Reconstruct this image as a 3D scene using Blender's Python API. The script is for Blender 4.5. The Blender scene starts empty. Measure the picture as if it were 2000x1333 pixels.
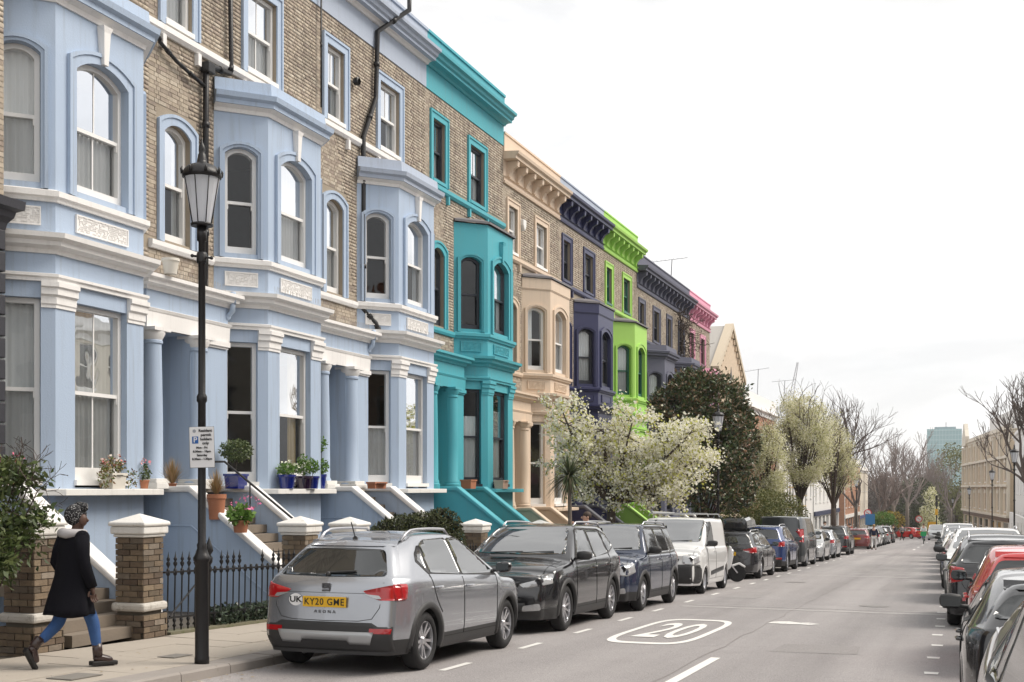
import bpy, bmesh, math, random
import numpy as np
from mathutils import Vector, Matrix, noise
from mathutils.bvhtree import BVHTree
from mathutils.geometry import delaunay_2d_cdt
rad = math.radians
random.seed(7)
RNG = np.random.default_rng(11)
sc = bpy.context.scene
COL = sc.collection
K = 0.0286                      # the street falls away from the camera by this much per metre

# ---------------------------------------------------------------- camera, sky, sun, exposure
cam_d = bpy.data.cameras.new('camera')
cam = bpy.data.objects.new('camera', cam_d); COL.objects.link(cam)
cam.location = (0, 0, 1.66)
cam.rotation_euler = (rad(90), 0, math.atan(870 / 2400))
cam_d.sensor_width = 36; cam_d.lens = 43.2
cam_d.shift_y = (955 - 666.5) / 2000
cam_d.clip_start = 0.1; cam_d.clip_end = 6000
sc.camera = cam
sc.view_settings.view_transform = 'Standard'; sc.view_settings.look = 'None'
sc.view_settings.exposure = 0.98; sc.view_settings.gamma = 1.0
sc.view_settings.use_curve_mapping = False
sc.render.engine = 'CYCLES'
sc.cycles.use_denoising = True
sc.cycles.max_bounces = 8; sc.cycles.diffuse_bounces = 3; sc.cycles.glossy_bounces = 3
sc.cycles.transparent_max_bounces = 24; sc.cycles.transmission_bounces = 3
sc.cycles.caustics_reflective = False; sc.cycles.caustics_refractive = False
sc.cycles.sample_clamp_indirect = 6.0

SUN_EL, SUN_AZ = rad(48), rad(62)      # azimuth counted from +Y (down the street) towards +X (right)
world = bpy.data.worlds.new("World"); sc.world = world; world.use_nodes = True
wn = world.node_tree; wn.nodes.clear()
def N_(nt, typ, **kw):
    n = nt.nodes.new(typ)
    for k_, v in kw.items():
        if k_.startswith('i_'): n.inputs[k_[2:].replace('_', ' ')].default_value = v
        else: setattr(n, k_, v)
    return n
sky = N_(wn, 'ShaderNodeTexSky', sky_type='NISHITA', sun_disc=False, sun_elevation=SUN_EL, sun_rotation=SUN_AZ)
tc = N_(wn, 'ShaderNodeTexCoord')
mp = N_(wn, 'ShaderNodeMapping'); mp.inputs['Scale'].default_value = (1.0, 1.0, 2.6)
wn.links.new(tc.outputs['Generated'], mp.inputs['Vector'])
cl = N_(wn, 'ShaderNodeTexNoise', i_Scale=2.3, i_Detail=9.0, i_Roughness=0.6)
wn.links.new(mp.outputs[0], cl.inputs['Vector'])
cr = N_(wn, 'ShaderNodeValToRGB')
cr.color_ramp.elements[0].position = 0.34; cr.color_ramp.elements[0].color = (0.86, 0.86, 0.86, 1)
cr.color_ramp.elements[1].position = 0.52; cr.color_ramp.elements[1].color = (1, 1, 1, 1)
wn.links.new(cl.outputs['Fac'], cr.inputs['Fac'])
cl2 = N_(wn, 'ShaderNodeTexNoise', i_Scale=3.1, i_Detail=9.0, i_Roughness=0.6, i_Distortion=.6)
wn.links.new(mp.outputs[0], cl2.inputs['Vector'])
cc = N_(wn, 'ShaderNodeValToRGB')
cc.color_ramp.elements[0].position = 0.40; cc.color_ramp.elements[0].color = (7.35, 7.32, 7.32, 1)
cc.color_ramp.elements[1].position = 0.64; cc.color_ramp.elements[1].color = (9.9, 9.8, 9.7, 1)
wn.links.new(cl2.outputs['Fac'], cc.inputs['Fac'])
mx = N_(wn, 'ShaderNodeMix', data_type='RGBA')
wn.links.new(cr.outputs[0], mx.inputs['Factor'])
wn.links.new(sky.outputs[0], mx.inputs['A']); wn.links.new(cc.outputs[0], mx.inputs['B'])
bg = N_(wn, 'ShaderNodeBackground'); bg.inputs['Strength'].default_value = 0.069
wo = N_(wn, 'ShaderNodeOutputWorld')
wn.links.new(mx.outputs['Result'], bg.inputs['Color']); wn.links.new(bg.outputs[0], wo.inputs[0])

sun_d = bpy.data.lights.new('sun', 'SUN'); sun_d.energy = 1.8; sun_d.angle = rad(32); sun_d.color = (1.0, 0.92, 0.82)
sun = bpy.data.objects.new('sun', sun_d); COL.objects.link(sun)
sdir = Vector((math.sin(SUN_AZ) * math.cos(SUN_EL), math.cos(SUN_AZ) * math.cos(SUN_EL), math.sin(SUN_EL)))
sun.rotation_euler = sdir.to_track_quat('Z', 'Y').to_euler()
sun.location = sdir * 60

# ---------------------------------------------------------------- materials
MATS = {}
def srgb(*c): return tuple((v / 255 / 12.92 if v < 10.3 else ((v / 255 + 0.055) / 1.055) ** 2.4) for v in c)
def mat(name, col, rough=0.6, metal=0.0, var=0.0, vscale=3.0, bump=0.0, bscale=60.0, spec=0.5, coat=0.0,
        stain=None, rnd=0.0, island=False, streak=0.0, alpha_t=False):
    if name in MATS: return MATS[name]
    m = bpy.data.materials.new(name); m.use_nodes = True; nt = m.node_tree; L = nt.links.new
    p = nt.nodes['Principled BSDF']; p.inputs['Roughness'].default_value = rough; p.inputs['Metallic'].default_value = metal
    p.inputs['Specular IOR Level'].default_value = spec
    if coat: p.inputs['Coat Weight'].default_value = coat; p.inputs['Coat Roughness'].default_value = 0.03
    col = tuple(col) + (1,)
    last = None
    g = N_(nt, 'ShaderNodeNewGeometry')
    if var or stain or streak or rnd:
        base = N_(nt, 'ShaderNodeRGB'); base.outputs[0].default_value = col; last = base.outputs[0]
        def dark(fac_out, amount, colr):
            nonlocal last
            q = N_(nt, 'ShaderNodeMix', data_type='RGBA'); ml = N_(nt, 'ShaderNodeMath', operation='MULTIPLY'); ml.inputs[1].default_value = amount
            L(fac_out, ml.inputs[0]); L(ml.outputs[0], q.inputs['Factor']); L(last, q.inputs['A']); q.inputs['B'].default_value = tuple(colr) + (1,)
            last = q.outputs['Result']
        if var:
            nz = N_(nt, 'ShaderNodeTexNoise', i_Scale=vscale, i_Detail=8.0, i_Roughness=0.65); L(g.outputs['Position'], nz.inputs['Vector'])
            dark(nz.outputs['Fac'], min(1.0, var * 1.6), [c * (1 - min(.9, var * 1.6)) for c in col[:3]])
        if rnd:
            oi = N_(nt, 'ShaderNodeObjectInfo'); ad = N_(nt, 'ShaderNodeMath', operation='ADD'); fr = N_(nt, 'ShaderNodeMath', operation='FRACT')
            L(oi.outputs['Random'], ad.inputs[0]); L(g.outputs['Random Per Island'], ad.inputs[1]); L(ad.outputs[0], fr.inputs[0])
            rp = N_(nt, 'ShaderNodeValToRGB'); els = rp.color_ramp.elements
            stops = island
            els[0].position = 0; els[0].color = tuple(stops[0]) + (1,); els[1].position = 1; els[1].color = tuple(stops[-1]) + (1,)
            for i_, s_ in enumerate(stops[1:-1]):
                e = els.new((i_ + 1) / (len(stops) - 1)); e.color = tuple(s_) + (1,)
            L(fr.outputs[0], rp.inputs['Fac'])
            q = N_(nt, 'ShaderNodeMix', data_type='RGBA', blend_type='MULTIPLY'); q.inputs['Factor'].default_value = 1.0
            nz2 = N_(nt, 'ShaderNodeTexNoise', i_Scale=14.0, i_Detail=6.0); L(g.outputs['Position'], nz2.inputs['Vector'])
            r2 = N_(nt, 'ShaderNodeMapRange'); r2.inputs['To Min'].default_value = .65; r2.inputs['To Max'].default_value = 1.35; L(nz2.outputs['Fac'], r2.inputs['Value'])
            L(rp.outputs[0], q.inputs['A']); L(r2.outputs[0], q.inputs['B']); last = q.outputs['Result']
            if rnd > 1:   # soot patches of wear on the wall
                nz3 = N_(nt, 'ShaderNodeTexNoise', i_Scale=1.1, i_Detail=7.0, i_Roughness=.7); L(g.outputs['Position'], nz3.inputs['Vector'])
                r3 = N_(nt, 'ShaderNodeMapRange'); r3.inputs['From Min'].default_value = .5; r3.inputs['From Max'].default_value = .75; L(nz3.outputs['Fac'], r3.inputs['Value'])
                dark(r3.outputs[0], .55, (.09, .08, .065))
        if streak:
            mpn = N_(nt, 'ShaderNodeMapping'); mpn.inputs['Scale'].default_value = (9, 9, .45); L(g.outputs['Position'], mpn.inputs['Vector'])
            nz = N_(nt, 'ShaderNodeTexNoise', i_Scale=1.0, i_Detail=6.0, i_Roughness=.7); L(mpn.outputs[0], nz.inputs['Vector'])
            r = N_(nt, 'ShaderNodeMapRange'); r.inputs['From Min'].default_value = .52; r.inputs['From Max'].default_value = .8; L(nz.outputs['Fac'], r.inputs['Value'])
            dark(r.outputs[0], streak, (.16, .15, .13))
        if stain:
            nz = N_(nt, 'ShaderNodeTexNoise', i_Scale=stain[1], i_Detail=10.0, i_Roughness=.75); L(g.outputs['Position'], nz.inputs['Vector'])
            r = N_(nt, 'ShaderNodeMapRange'); r.inputs['From Min'].default_value = stain[2]; r.inputs['From Max'].default_value = stain[2] + .14; L(nz.outputs['Fac'], r.inputs['Value'])
            dark(r.outputs[0], 1.0, stain[0])
        L(last, p.inputs['Base Color'])
    else: p.inputs['Base Color'].default_value = col
    if bump:
        nb = N_(nt, 'ShaderNodeTexNoise', i_Scale=bscale, i_Detail=6.0, i_Roughness=.6); L(g.outputs['Position'], nb.inputs['Vector'])
        b = N_(nt, 'ShaderNodeBump'); b.inputs['Strength'].default_value = min(1, bump); b.inputs['Distance'].default_value = 0.01
        L(nb.outputs['Fac'], b.inputs['Height']); L(b.outputs[0], p.inputs['Normal'])
    MATS[name] = m; return m
def stucco(name, c, streak=.18): return mat(name, c, .62, var=.1, vscale=2.2, bump=.35, bscale=45, streak=streak)
def glass_mat(name, tint=(.9, .92, .93), refl=1.0):
    if name in MATS: return MATS[name]
    m = bpy.data.materials.new(name); m.use_nodes = True; nt = m.node_tree; nt.nodes.clear(); L = nt.links.new
    o = N_(nt, 'ShaderNodeOutputMaterial'); mx_ = N_(nt, 'ShaderNodeMixShader')
    t = N_(nt, 'ShaderNodeBsdfTransparent'); t.inputs[0].default_value = tint + (1,)
    g = N_(nt, 'ShaderNodeBsdfGlossy'); g.inputs['Roughness'].default_value = .015; g.inputs[0].default_value = (.95, .97, 1, 1)
    f = N_(nt, 'ShaderNodeFresnel'); f.inputs['IOR'].default_value = 1.55
    ml = N_(nt, 'ShaderNodeMath', operation='MULTIPLY_ADD'); ml.inputs[1].default_value = .62 * refl; ml.inputs[2].default_value = .015; ml.use_clamp = True
    ge = N_(nt, 'ShaderNodeNewGeometry'); nz = N_(nt, 'ShaderNodeTexNoise', i_Scale=2.2, i_Detail=1.0); L(ge.outputs['Position'], nz.inputs['Vector'])
    b = N_(nt, 'ShaderNodeBump'); b.inputs['Strength'].default_value = .12; b.inputs['Distance'].default_value = .02; L(nz.outputs['Fac'], b.inputs['Height']); L(b.outputs[0], g.inputs['Normal'])
    L(f.outputs[0], ml.inputs[0]); L(ml.outputs[0], mx_.inputs[0]); L(t.outputs[0], mx_.inputs[1]); L(g.outputs[0], mx_.inputs[2]); L(mx_.outputs[0], o.inputs[0])
    MATS[name] = m; return m

# ---------------------------------------------------------------- mesh helpers
def fast_mesh(name, V, F):
    me = bpy.data.meshes.new(name)
    me.from_pydata([tuple(v) for v in V], [], [tuple(f) for f in F]); me.update(); return me
def np_mesh(name, V, Q):
    V = np.asarray(V, dtype=np.float32); Q = np.asarray(Q, dtype=np.int32); n = Q.shape[1]
    me = bpy.data.meshes.new(name); me.vertices.add(len(V)); me.vertices.foreach_set('co', V.ravel())
    me.loops.add(Q.size); me.loops.foreach_set('vertex_index', Q.ravel()); me.polygons.add(len(Q))
    me.polygons.foreach_set('loop_start', np.arange(0, Q.size, n, dtype=np.int32)); me.update(calc_edges=True); return me
def link(name, me, m=None, parent=None, loc=None, smooth=False, rot=None):
    o = bpy.data.objects.new(name, me); COL.objects.link(o)
    if m is not None and me is not None:
        for mm in (m if isinstance(m, (list, tuple)) else [m]): me.materials.append(mm)
    if parent is not None: o.parent = parent
    if loc is not None: o.location = loc
    if rot is not None: o.rotation_euler = rot
    if smooth and me is not None: me.polygons.foreach_set('use_smooth', [True] * len(me.polygons))
    return o
def thing(name, label, cat, loc=(0, 0, 0), rz=0, group=None):
    o = bpy.data.objects.new(name, None); COL.objects.link(o); o.location = loc; o.rotation_euler = (0, 0, rz)
    o['label'] = label; o['category'] = cat
    if group: o['group'] = group
    return o
def tag(o, label=None, cat=None, group=None, kind=None):
    if label: o['label'] = label
    if cat: o['category'] = cat
    if group: o['group'] = group
    if kind: o['kind'] = kind
    return o
class MB:
    def __init__(s): s.v = []; s.f = []; s.mi = []; s.cur = 0
    def add(s, V, F):
        n = len(s.v); s.v += [tuple(v) for v in V]; s.f += [tuple(i + n for i in f) for f in F]; s.mi += [s.cur] * len(F); return s
    def box(s, x0, x1, y0, y1, z0, z1, M=None):
        V = [(x0, y0, z0), (x1, y0, z0), (x1, y1, z0), (x0, y1, z0), (x0, y0, z1), (x1, y0, z1), (x1, y1, z1), (x0, y1, z1)]
        if M is not None: V = [tuple(M @ Vector(v)) for v in V]
        return s.add(V, [(3, 2, 1, 0), (4, 5, 6, 7), (0, 1, 5, 4), (1, 2, 6, 5), (2, 3, 7, 6), (3, 0, 4, 7)])
    def taper(s, cx, cy, z0, z1, a, b, a2, b2):
        V = [(cx - a, cy - b, z0), (cx + a, cy - b, z0), (cx + a, cy + b, z0), (cx - a, cy + b, z0), (cx - a2, cy - b2, z1), (cx + a2, cy - b2, z1), (cx + a2, cy + b2, z1), (cx - a2, cy + b2, z1)]
        return s.add(V, [(3, 2, 1, 0), (4, 5, 6, 7), (0, 1, 5, 4), (1, 2, 6, 5), (2, 3, 7, 6), (3, 0, 4, 7)])
    def prism(s, pts, axis, a, b):      # pts: 2D polygon in the other two axes (cyclic order)
        n = len(pts)
        def P3(p, w): return {'x': (w, p[0], p[1]), 'y': (p[0], w, p[1]), 'z': (p[0], p[1], w)}[axis]
        V = [P3(p, a) for p in pts] + [P3(p, b) for p in pts]
        F = [tuple(range(n))[::-1], tuple(range(n, 2 * n))] + [(i, (i + 1) % n, n + (i + 1) % n, n + i) for i in range(n)]
        return s.add(V, F)
    def tube(s, pts, r, n=8, cap=True, r1=None):
        pts = [Vector(p) for p in pts]; m = len(pts); rs = r if isinstance(r, (list, tuple)) else [r + ((r1 if r1 is not None else r) - r) * i / max(1, m - 1) for i in range(m)]
        V = []; up = None
        for i, p in enumerate(pts):
            d = (pts[min(i + 1, m - 1)] - pts[max(i - 1, 0)])
            d = d.normalized() if d.length > 1e-9 else Vector((0, 0, 1))
            if up is None: up = d.orthogonal().normalized()
            else:
                up = up - d * up.dot(d); up = up.normalized() if up.length > 1e-6 else d.orthogonal().normalized()
            w = d.cross(up)
            for k_ in range(n):
                a = 2 * math.pi * k_ / n; V.append(p + (up * math.cos(a) + w * math.sin(a)) * rs[i])
        F = [(i * n + k_, i * n + (k_ + 1) % n, (i + 1) * n + (k_ + 1) % n, (i + 1) * n + k_) for i in range(m - 1) for k_ in range(n)]
        if cap: F += [tuple(range(n))[::-1], tuple(range((m - 1) * n, m * n))]
        return s.add(V, F)
    def lathe(s, prof, c=(0, 0, 0), n=16, M=None, sx=1, sy=1):
        V = []
        for r, z in prof:
            for k_ in range(n):
                a = 2 * math.pi * k_ / n; v = Vector((r * math.cos(a) * sx, r * math.sin(a) * sy, z))
                if M is not None: v = M @ v
                V.append((v[0] + c[0], v[1] + c[1], v[2] + c[2]))
        m = len(prof)
        F = [(i * n + k_, i * n + (k_ + 1) % n, (i + 1) * n + (k_ + 1) % n, (i + 1) * n + k_) for i in range(m - 1) for k_ in range(n)]
        F += [tuple(range(n))[::-1], tuple(range((m - 1) * n, m * n))]
        return s.add(V, F)
    def ball(s, c, r, n=8, sx=1, sy=1, sz=1):
        m = max(4, n // 2 + 1)
        return s.lathe([(max(1e-4, r * math.sin(math.pi * i / m)), -r * sz * math.cos(math.pi * i / m)) for i in range(m + 1)], c, n, None, sx, sy)
    def sweep(s, path, prof, closed=False, capends=True):   # path in (x,y), profile (offset outwards, z)
        rings = []
        for o, z in prof: rings.append([(p[0], p[1], z) for p in off_path(path, o)])
        m = len(path); n = len(n_ := prof); V = [v for r in rings for v in r]
        F = [(i * m + j, i * m + j + 1, (i + 1) * m + j + 1, (i + 1) * m + j) for i in range(n - 1) for j in range(m - 1)]
        if capends: F += [tuple(i * m for i in range(n)), tuple(i * m + m - 1 for i in range(n))[::-1]]
        return s.add(V, F)
    def panel(s, p0, p1, z0, z1, ops, depth):   # wall face from p0 to p1 with openings (u0,u1,za,zb,rise) and reveals going inwards
        p0 = Vector(p0); p1 = Vector(p1); Lg = (p1 - p0).length; d = (p1 - p0) / Lg; nrm = Vector((d.y, -d.x))
        def W(u, z, dp=0.0): q = p0 + d * u - nrm * dp; return (q.x, q.y, z)
        us = sorted({0.0, Lg} | {round(o[0], 5) for o in ops} | {round(o[1], 5) for o in ops}); zs = sorted({z0, z1} | {round(o[2], 5) for o in ops} | {round(o[3], 5) for o in ops})
        us = [u for u in us if 0 <= u <= Lg]; zs = [z for z in zs if z0 <= z <= z1]
        for i in range(len(us) - 1):
            for j in range(len(zs) - 1):
                uc = (us[i] + us[i + 1]) / 2; zc = (zs[j] + zs[j + 1]) / 2
                if any(o[0] < uc < o[1] and o[2] < zc < o[3] for o in ops): continue
                s.add([W(us[i], zs[j]), W(us[i + 1], zs[j]), W(us[i + 1], zs[j + 1]), W(us[i], zs[j + 1])], [(0, 1, 2, 3)])
        for u0, u1, za, zb, rise in ops:
            top = arch_pts(u0, u1, zb, rise)
            if rise:
                V = []
                for u, z in top: V += [W(u, z), W(u, zb)]
                s.add(V, [(2 * i, 2 * i + 2, 2 * i + 3, 2 * i + 1) for i in range(len(top) - 1)])
            ring = [(u0, za)] + top + [(u1, za)]; n = len(ring)
            s.add([W(u, z) for u, z in ring] + [W(u, z, depth) for u, z in ring], [(i, (i + 1) % n, n + (i + 1) % n, n + i) for i in range(n)])
        return s
    def build(s, name, m, parent=None, smooth=False, bevel=None, loc=None, kind=None, rot=None):
        me = bpy.data.meshes.new(name); me.from_pydata(s.v, [], s.f)
        if isinstance(m, (list, tuple)): me.polygons.foreach_set('material_index', s.mi)
        if smooth:
            me.polygons.foreach_set('use_smooth', [True] * len(me.polygons))
        me.update()
        o = link(name, me, m, parent, loc, False, rot)
        if smooth and smooth is not True:
            me.set_sharp_from_angle(angle=rad(smooth))
        if bevel:
            b = o.modifiers.new('bevel', 'BEVEL'); b.width = bevel; b.segments = 2; b.limit_method = 'ANGLE'; b.angle_limit = rad(40)
        if kind: o['kind'] = kind
        return o
def arch_pts(u0, u1, zb, rise, n=10):
    if not rise: return [(u0, zb), (u1, zb)]
    w = (u1 - u0) / 2; R = (w * w + rise * rise) / (2 * rise); cz = zb - R; a0 = math.asin(min(1, w / R))
    return [((u0 + u1) / 2 + R * math.sin(-a0 + 2 * a0 * i / n), cz + R * math.cos(-a0 + 2 * a0 * i / n)) for i in range(n + 1)]
def off_path(path, o):
    P = [Vector(p) for p in path]; out = []
    for i, p in enumerate(P):
        ns = []
        if i > 0: d = (p - P[i - 1]).normalized(); ns.append(Vector((d.y, -d.x)))
        if i < len(P) - 1: d = (P[i + 1] - p).normalized(); ns.append(Vector((d.y, -d.x)))
        if len(ns) == 1: q = p + ns[0] * o
        else:
            b = (ns[0] + ns[1]).normalized(); q = p + b * (o / max(.3, b.dot(ns[0])))
        out.append((q.x, q.y))
    return out
def text_mesh(txt, size, name='lettering', spacing=1.0, align='CENTER', extrude=0.002, bold=0.0):
    cu = bpy.data.curves.new(name, 'FONT'); cu.body = txt; cu.size = size; cu.align_x = align; cu.align_y = 'CENTER'; cu.extrude = extrude
    cu.space_character = spacing; cu.offset = bold; cu.resolution_u = 3
    ob = bpy.data.objects.new(name, cu); COL.objects.link(ob)
    dg = bpy.context.evaluated_depsgraph_get(); me = bpy.data.meshes.new_from_object(ob.evaluated_get(dg))
    COL.objects.unlink(ob); bpy.data.objects.remove(ob); return me
def gz(y, t=None):                 # ground height at distance y down the street
    if y < 300: return -K * y
    return -K * 300 - .004 * (y - 300)
def copy_tree(o, parent=None):
    c = o.copy(); COL.objects.link(c)
    if parent is not None: c.parent = parent
    for ch in list(o.children): copy_tree(ch, c)
    return c
# ================================================================ the ground, road and pavement
asph = mat('asphalt', (.335, .315, .312), .8, var=.3, vscale=.8, bump=.9, bscale=120, stain=((.25, .235, .232), .5, .58))
def add_grain(m, scale=260, amt=.5):
    nt = m.node_tree; p = nt.nodes['Principled BSDF']; src = p.inputs['Base Color'].links[0].from_socket
    g = N_(nt, 'ShaderNodeNewGeometry'); nz = N_(nt, 'ShaderNodeTexNoise', i_Scale=scale, i_Detail=3.0, i_Roughness=.7); nt.links.new(g.outputs['Position'], nz.inputs['Vector'])
    r = N_(nt, 'ShaderNodeMapRange'); r.inputs['From Min'].default_value = .3; r.inputs['From Max'].default_value = .7; r.inputs['To Min'].default_value = 1 - amt; r.inputs['To Max'].default_value = 1 + amt
    nt.links.new(nz.outputs['Fac'], r.inputs['Value'])
    q = N_(nt, 'ShaderNodeMix', data_type='RGBA', blend_type='MULTIPLY'); q.inputs['Factor'].default_value = 1; nt.links.new(src, q.inputs['A']); nt.links.new(r.outputs[0], q.inputs['B'])
    nt.links.new(q.outputs['Result'], p.inputs['Base Color'])
add_grain(asph, 70, .42)
KERB, PROP, KR = -7.35, -9.62, 2.15
def strip(name, t0, t1, off0, off1, m, ys=None, kind='structure', th=None, parent=None, side=False):
    ys = ys or ([-30, -10] + list(range(0, 301, 10)) + [400, 700, 1500, 3500]); V = []; F = []
    for y in ys:
        V += [(t0, y, gz(y) + off0), (t1, y, gz(y) + off1)]
    F = [(2 * i, 2 * i + 1, 2 * i + 3, 2 * i + 2) for i in range(len(ys) - 1)]
    o = link(name, fast_mesh(name, V, F), m, parent)
    if kind: o['kind'] = kind
    return o
earth = mat('earth', (.12, .105, .085), .95, var=.4, vscale=2, bump=1, bscale=20)
strip('ground', -1200, 1200, -.03, -.03, earth)
road = strip('road', KERB - .02, KR + .02, 0, 0, asph)
white_line = mat('road paint', (.75, .74, .71), .7, var=.2, vscale=9, stain=((.3, .29, .28), 28, .62))
worn = mat('worn road paint', (.46, .44, .43), .8, var=.3, vscale=6, stain=((.26, .245, .24), 20, .5))
def road_poly(name, pts, m, h=.005):
    V = [(x, y, gz(y) + h) for x, y in pts]; return link(name, fast_mesh(name, V, [tuple(range(len(V)))]), m, road)
for y in (12.95, 15.55, 18.0, 20.55, 23.0, 25.9, 28.9, 31.9, 34.5, 37.1, 39.8, 42.5, 45.3, 48.2, 51.5, 55, 58.5, 62, 66, 70, 75, 80):
    road_poly('bay_marking', [(-5.42, y - .42), (-5.33, y - .42), (-5.33, y + .42), (-5.42, y + .42)], white_line)
for y in [14.6 + 1.72 * i for i in range(38)]:
    w = .1; q = random.uniform(-.02, .02)
    road_poly('bay_marking', [(-.34 + q, y - .11), (-.2 + q, y - .11), (-.19 + q, y + .1), (-.35 + q, y + .11)], white_line)
for y in (-3, 4.8, 12.4):
    road_poly('centre_marking', [(-2.87, y), (-2.75, y), (-2.75, y + 2.75), (-2.87, y + 2.75)], white_line)
for y in (88, 98, 110, 125, 142, 160): road_poly('centre_marking', [(-2.9, y), (-2.74, y), (-2.74, y + 3), (-2.9, y + 3)], white_line)
# 20 roundel: a stretched ring with the figures inside
def ring_mark(cx, cy, a, b, w, wy, n=48, e=3.0):
    V = []; F = []
    for i in range(n):
        th = 2 * math.pi * i / n; c, s = math.cos(th), math.sin(th)
        sx = abs(c) ** (2 / e) * (1 if c > 0 else -1); sy = abs(s) ** (2 / e) * (1 if s > 0 else -1)
        for A, B in ((a, b), (a - w, b - wy)): V.append((cx + A * sx, cy + B * sy, gz(cy + B * sy) + .006))
    F = [(2 * i, 2 * ((i + 1) % n), 2 * ((i + 1) % n) + 1, 2 * i + 1) for i in range(n)]
    link('speed_roundel', fast_mesh('speed_roundel', V, F), white_line, road)
ring_mark(-4.12, 18.75, .64, 2.3, .095, .24, 64, 4.2)
me = text_mesh('20', 1.0, bold=.012, extrude=0)
xs = [v.co.x for v in me.vertices]; ysv = [v.co.y for v in me.vertices]; cx, cy = (min(xs) + max(xs)) / 2, (min(ysv) + max(ysv)) / 2; wx, wy = max(xs) - min(xs), max(ysv) - min(ysv)
for v in me.vertices:
    x = (v.co.x - cx) / wx * .74 - 4.12; y = (v.co.y - cy) / wy * 2.7 + 18.75; v.co = (x, y, gz(y) + .008)
link('speed_number', me, white_line, road)
# speed cushions' worn pale bands across the road, a worn patch and a sealed joint
for y, w in ((24.2, .35), (24.9, .16), (41, .5), (43.5, .3), (73, .8), (118, 1.2)):
    pts = [(-5.2 + 5.4 * i / 24, y + (random.random() - .5) * .05 - .09 * i / 24) for i in range(25)]
    road_poly('hump_line', pts + [(p[0], p[1] + w * random.uniform(.5, .9)) for p in pts[::-1]], worn, .004)
patch = mat('patched asphalt', (.31, .293, .288), .9, var=.3, vscale=2, bump=1, bscale=90); add_grain(patch, 60, .35)
for (x0, x1, y0, y1) in ((-4.9, -3.9, 9.2, 11.4), (-2.3, -1.2, 16.2, 17.4), (-1.9, -.7, 33, 38), (-5.1, -4.2, 27.5, 30.2), (-3.6, -3.0, 46, 54), (-2.2, -.6, 8.0, 9.3)): road_poly('repair_patch', [(x0, y0), (x1, y0 + .1), (x1 - .05, y1), (x0 + .04, y1 - .06)], patch, .003)
drain = mat('cast iron cover', (.24, .225, .215), .6, metal=.3, bump=1, bscale=60)
for (x, y) in ((-1.6, 26.2), (-2.4, 48), (-4.4, 36.0)):
    o = link('manhole_cover', fast_mesh('manhole_cover', [(x + .3 * math.cos(a), y + .3 * math.sin(a), gz(y + .3 * math.sin(a)) + .0065) for a in [i * math.pi / 12 for i in range(24)]], [tuple(range(24))]), drain, road)
cmat = mat('blotchy road paint', (.75, .74, .71), .8, var=.2, vscale=6, stain=((.26, .245, .24), 14, .5))
road_poly('painted_arrow', [(-3.0, 20.85), (-2.7, 20.75), (-2.45, 20.8), (-2.3, 20.7), (-2.15, 20.95), (-2.35, 21.2), (-2.5, 21.12), (-2.7, 21.35), (-2.95, 21.2)], cmat, .006)
tar = mat('tar seal', (.23, .215, .21), .8, stain=((.3, .235, .23), 30, .52))
pts = [(-3.0 + .025 * math.sin(i * 1.3) + .03 * random.random(), 10 + i * .6) for i in range(110)]
V = []; F = []
for i, (x, y) in enumerate(pts): w = random.uniform(.003, .013); V += [(x - w, y, gz(y) + .0045), (x + w, y, gz(y) + .0045)]
F = [(2 * i, 2 * i + 1, 2 * i + 3, 2 * i + 2) for i in range(len(pts) - 1)]
link('tar_joint', fast_mesh('tar_joint', V, F), tar, road)
nt = asph.node_tree; p = nt.nodes['Principled BSDF']; src = p.inputs['Base Color'].links[0].from_socket   # tyre-worn lanes
g = N_(nt, 'ShaderNodeNewGeometry'); mpn = N_(nt, 'ShaderNodeMapping'); mpn.inputs['Scale'].default_value = (1.1, .03, 1); nz = N_(nt, 'ShaderNodeTexNoise', i_Scale=1.0, i_Detail=5.0); nt.links.new(g.outputs['Position'], mpn.inputs['Vector']); nt.links.new(mpn.outputs[0], nz.inputs['Vector'])
r = N_(nt, 'ShaderNodeMapRange'); r.inputs['From Min'].default_value = .35; r.inputs['From Max'].default_value = .65; r.inputs['To Min'].default_value = .82; r.inputs['To Max'].default_value = 1.12; nt.links.new(nz.outputs['Fac'], r.inputs['Value'])
q = N_(nt, 'ShaderNodeMix', data_type='RGBA', blend_type='MULTIPLY'); q.inputs['Factor'].default_value = 1; nt.links.new(src, q.inputs['A']); nt.links.new(r.outputs[0], q.inputs['B']); nt.links.new(q.outputs['Result'], p.inputs['Base Color'])
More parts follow.
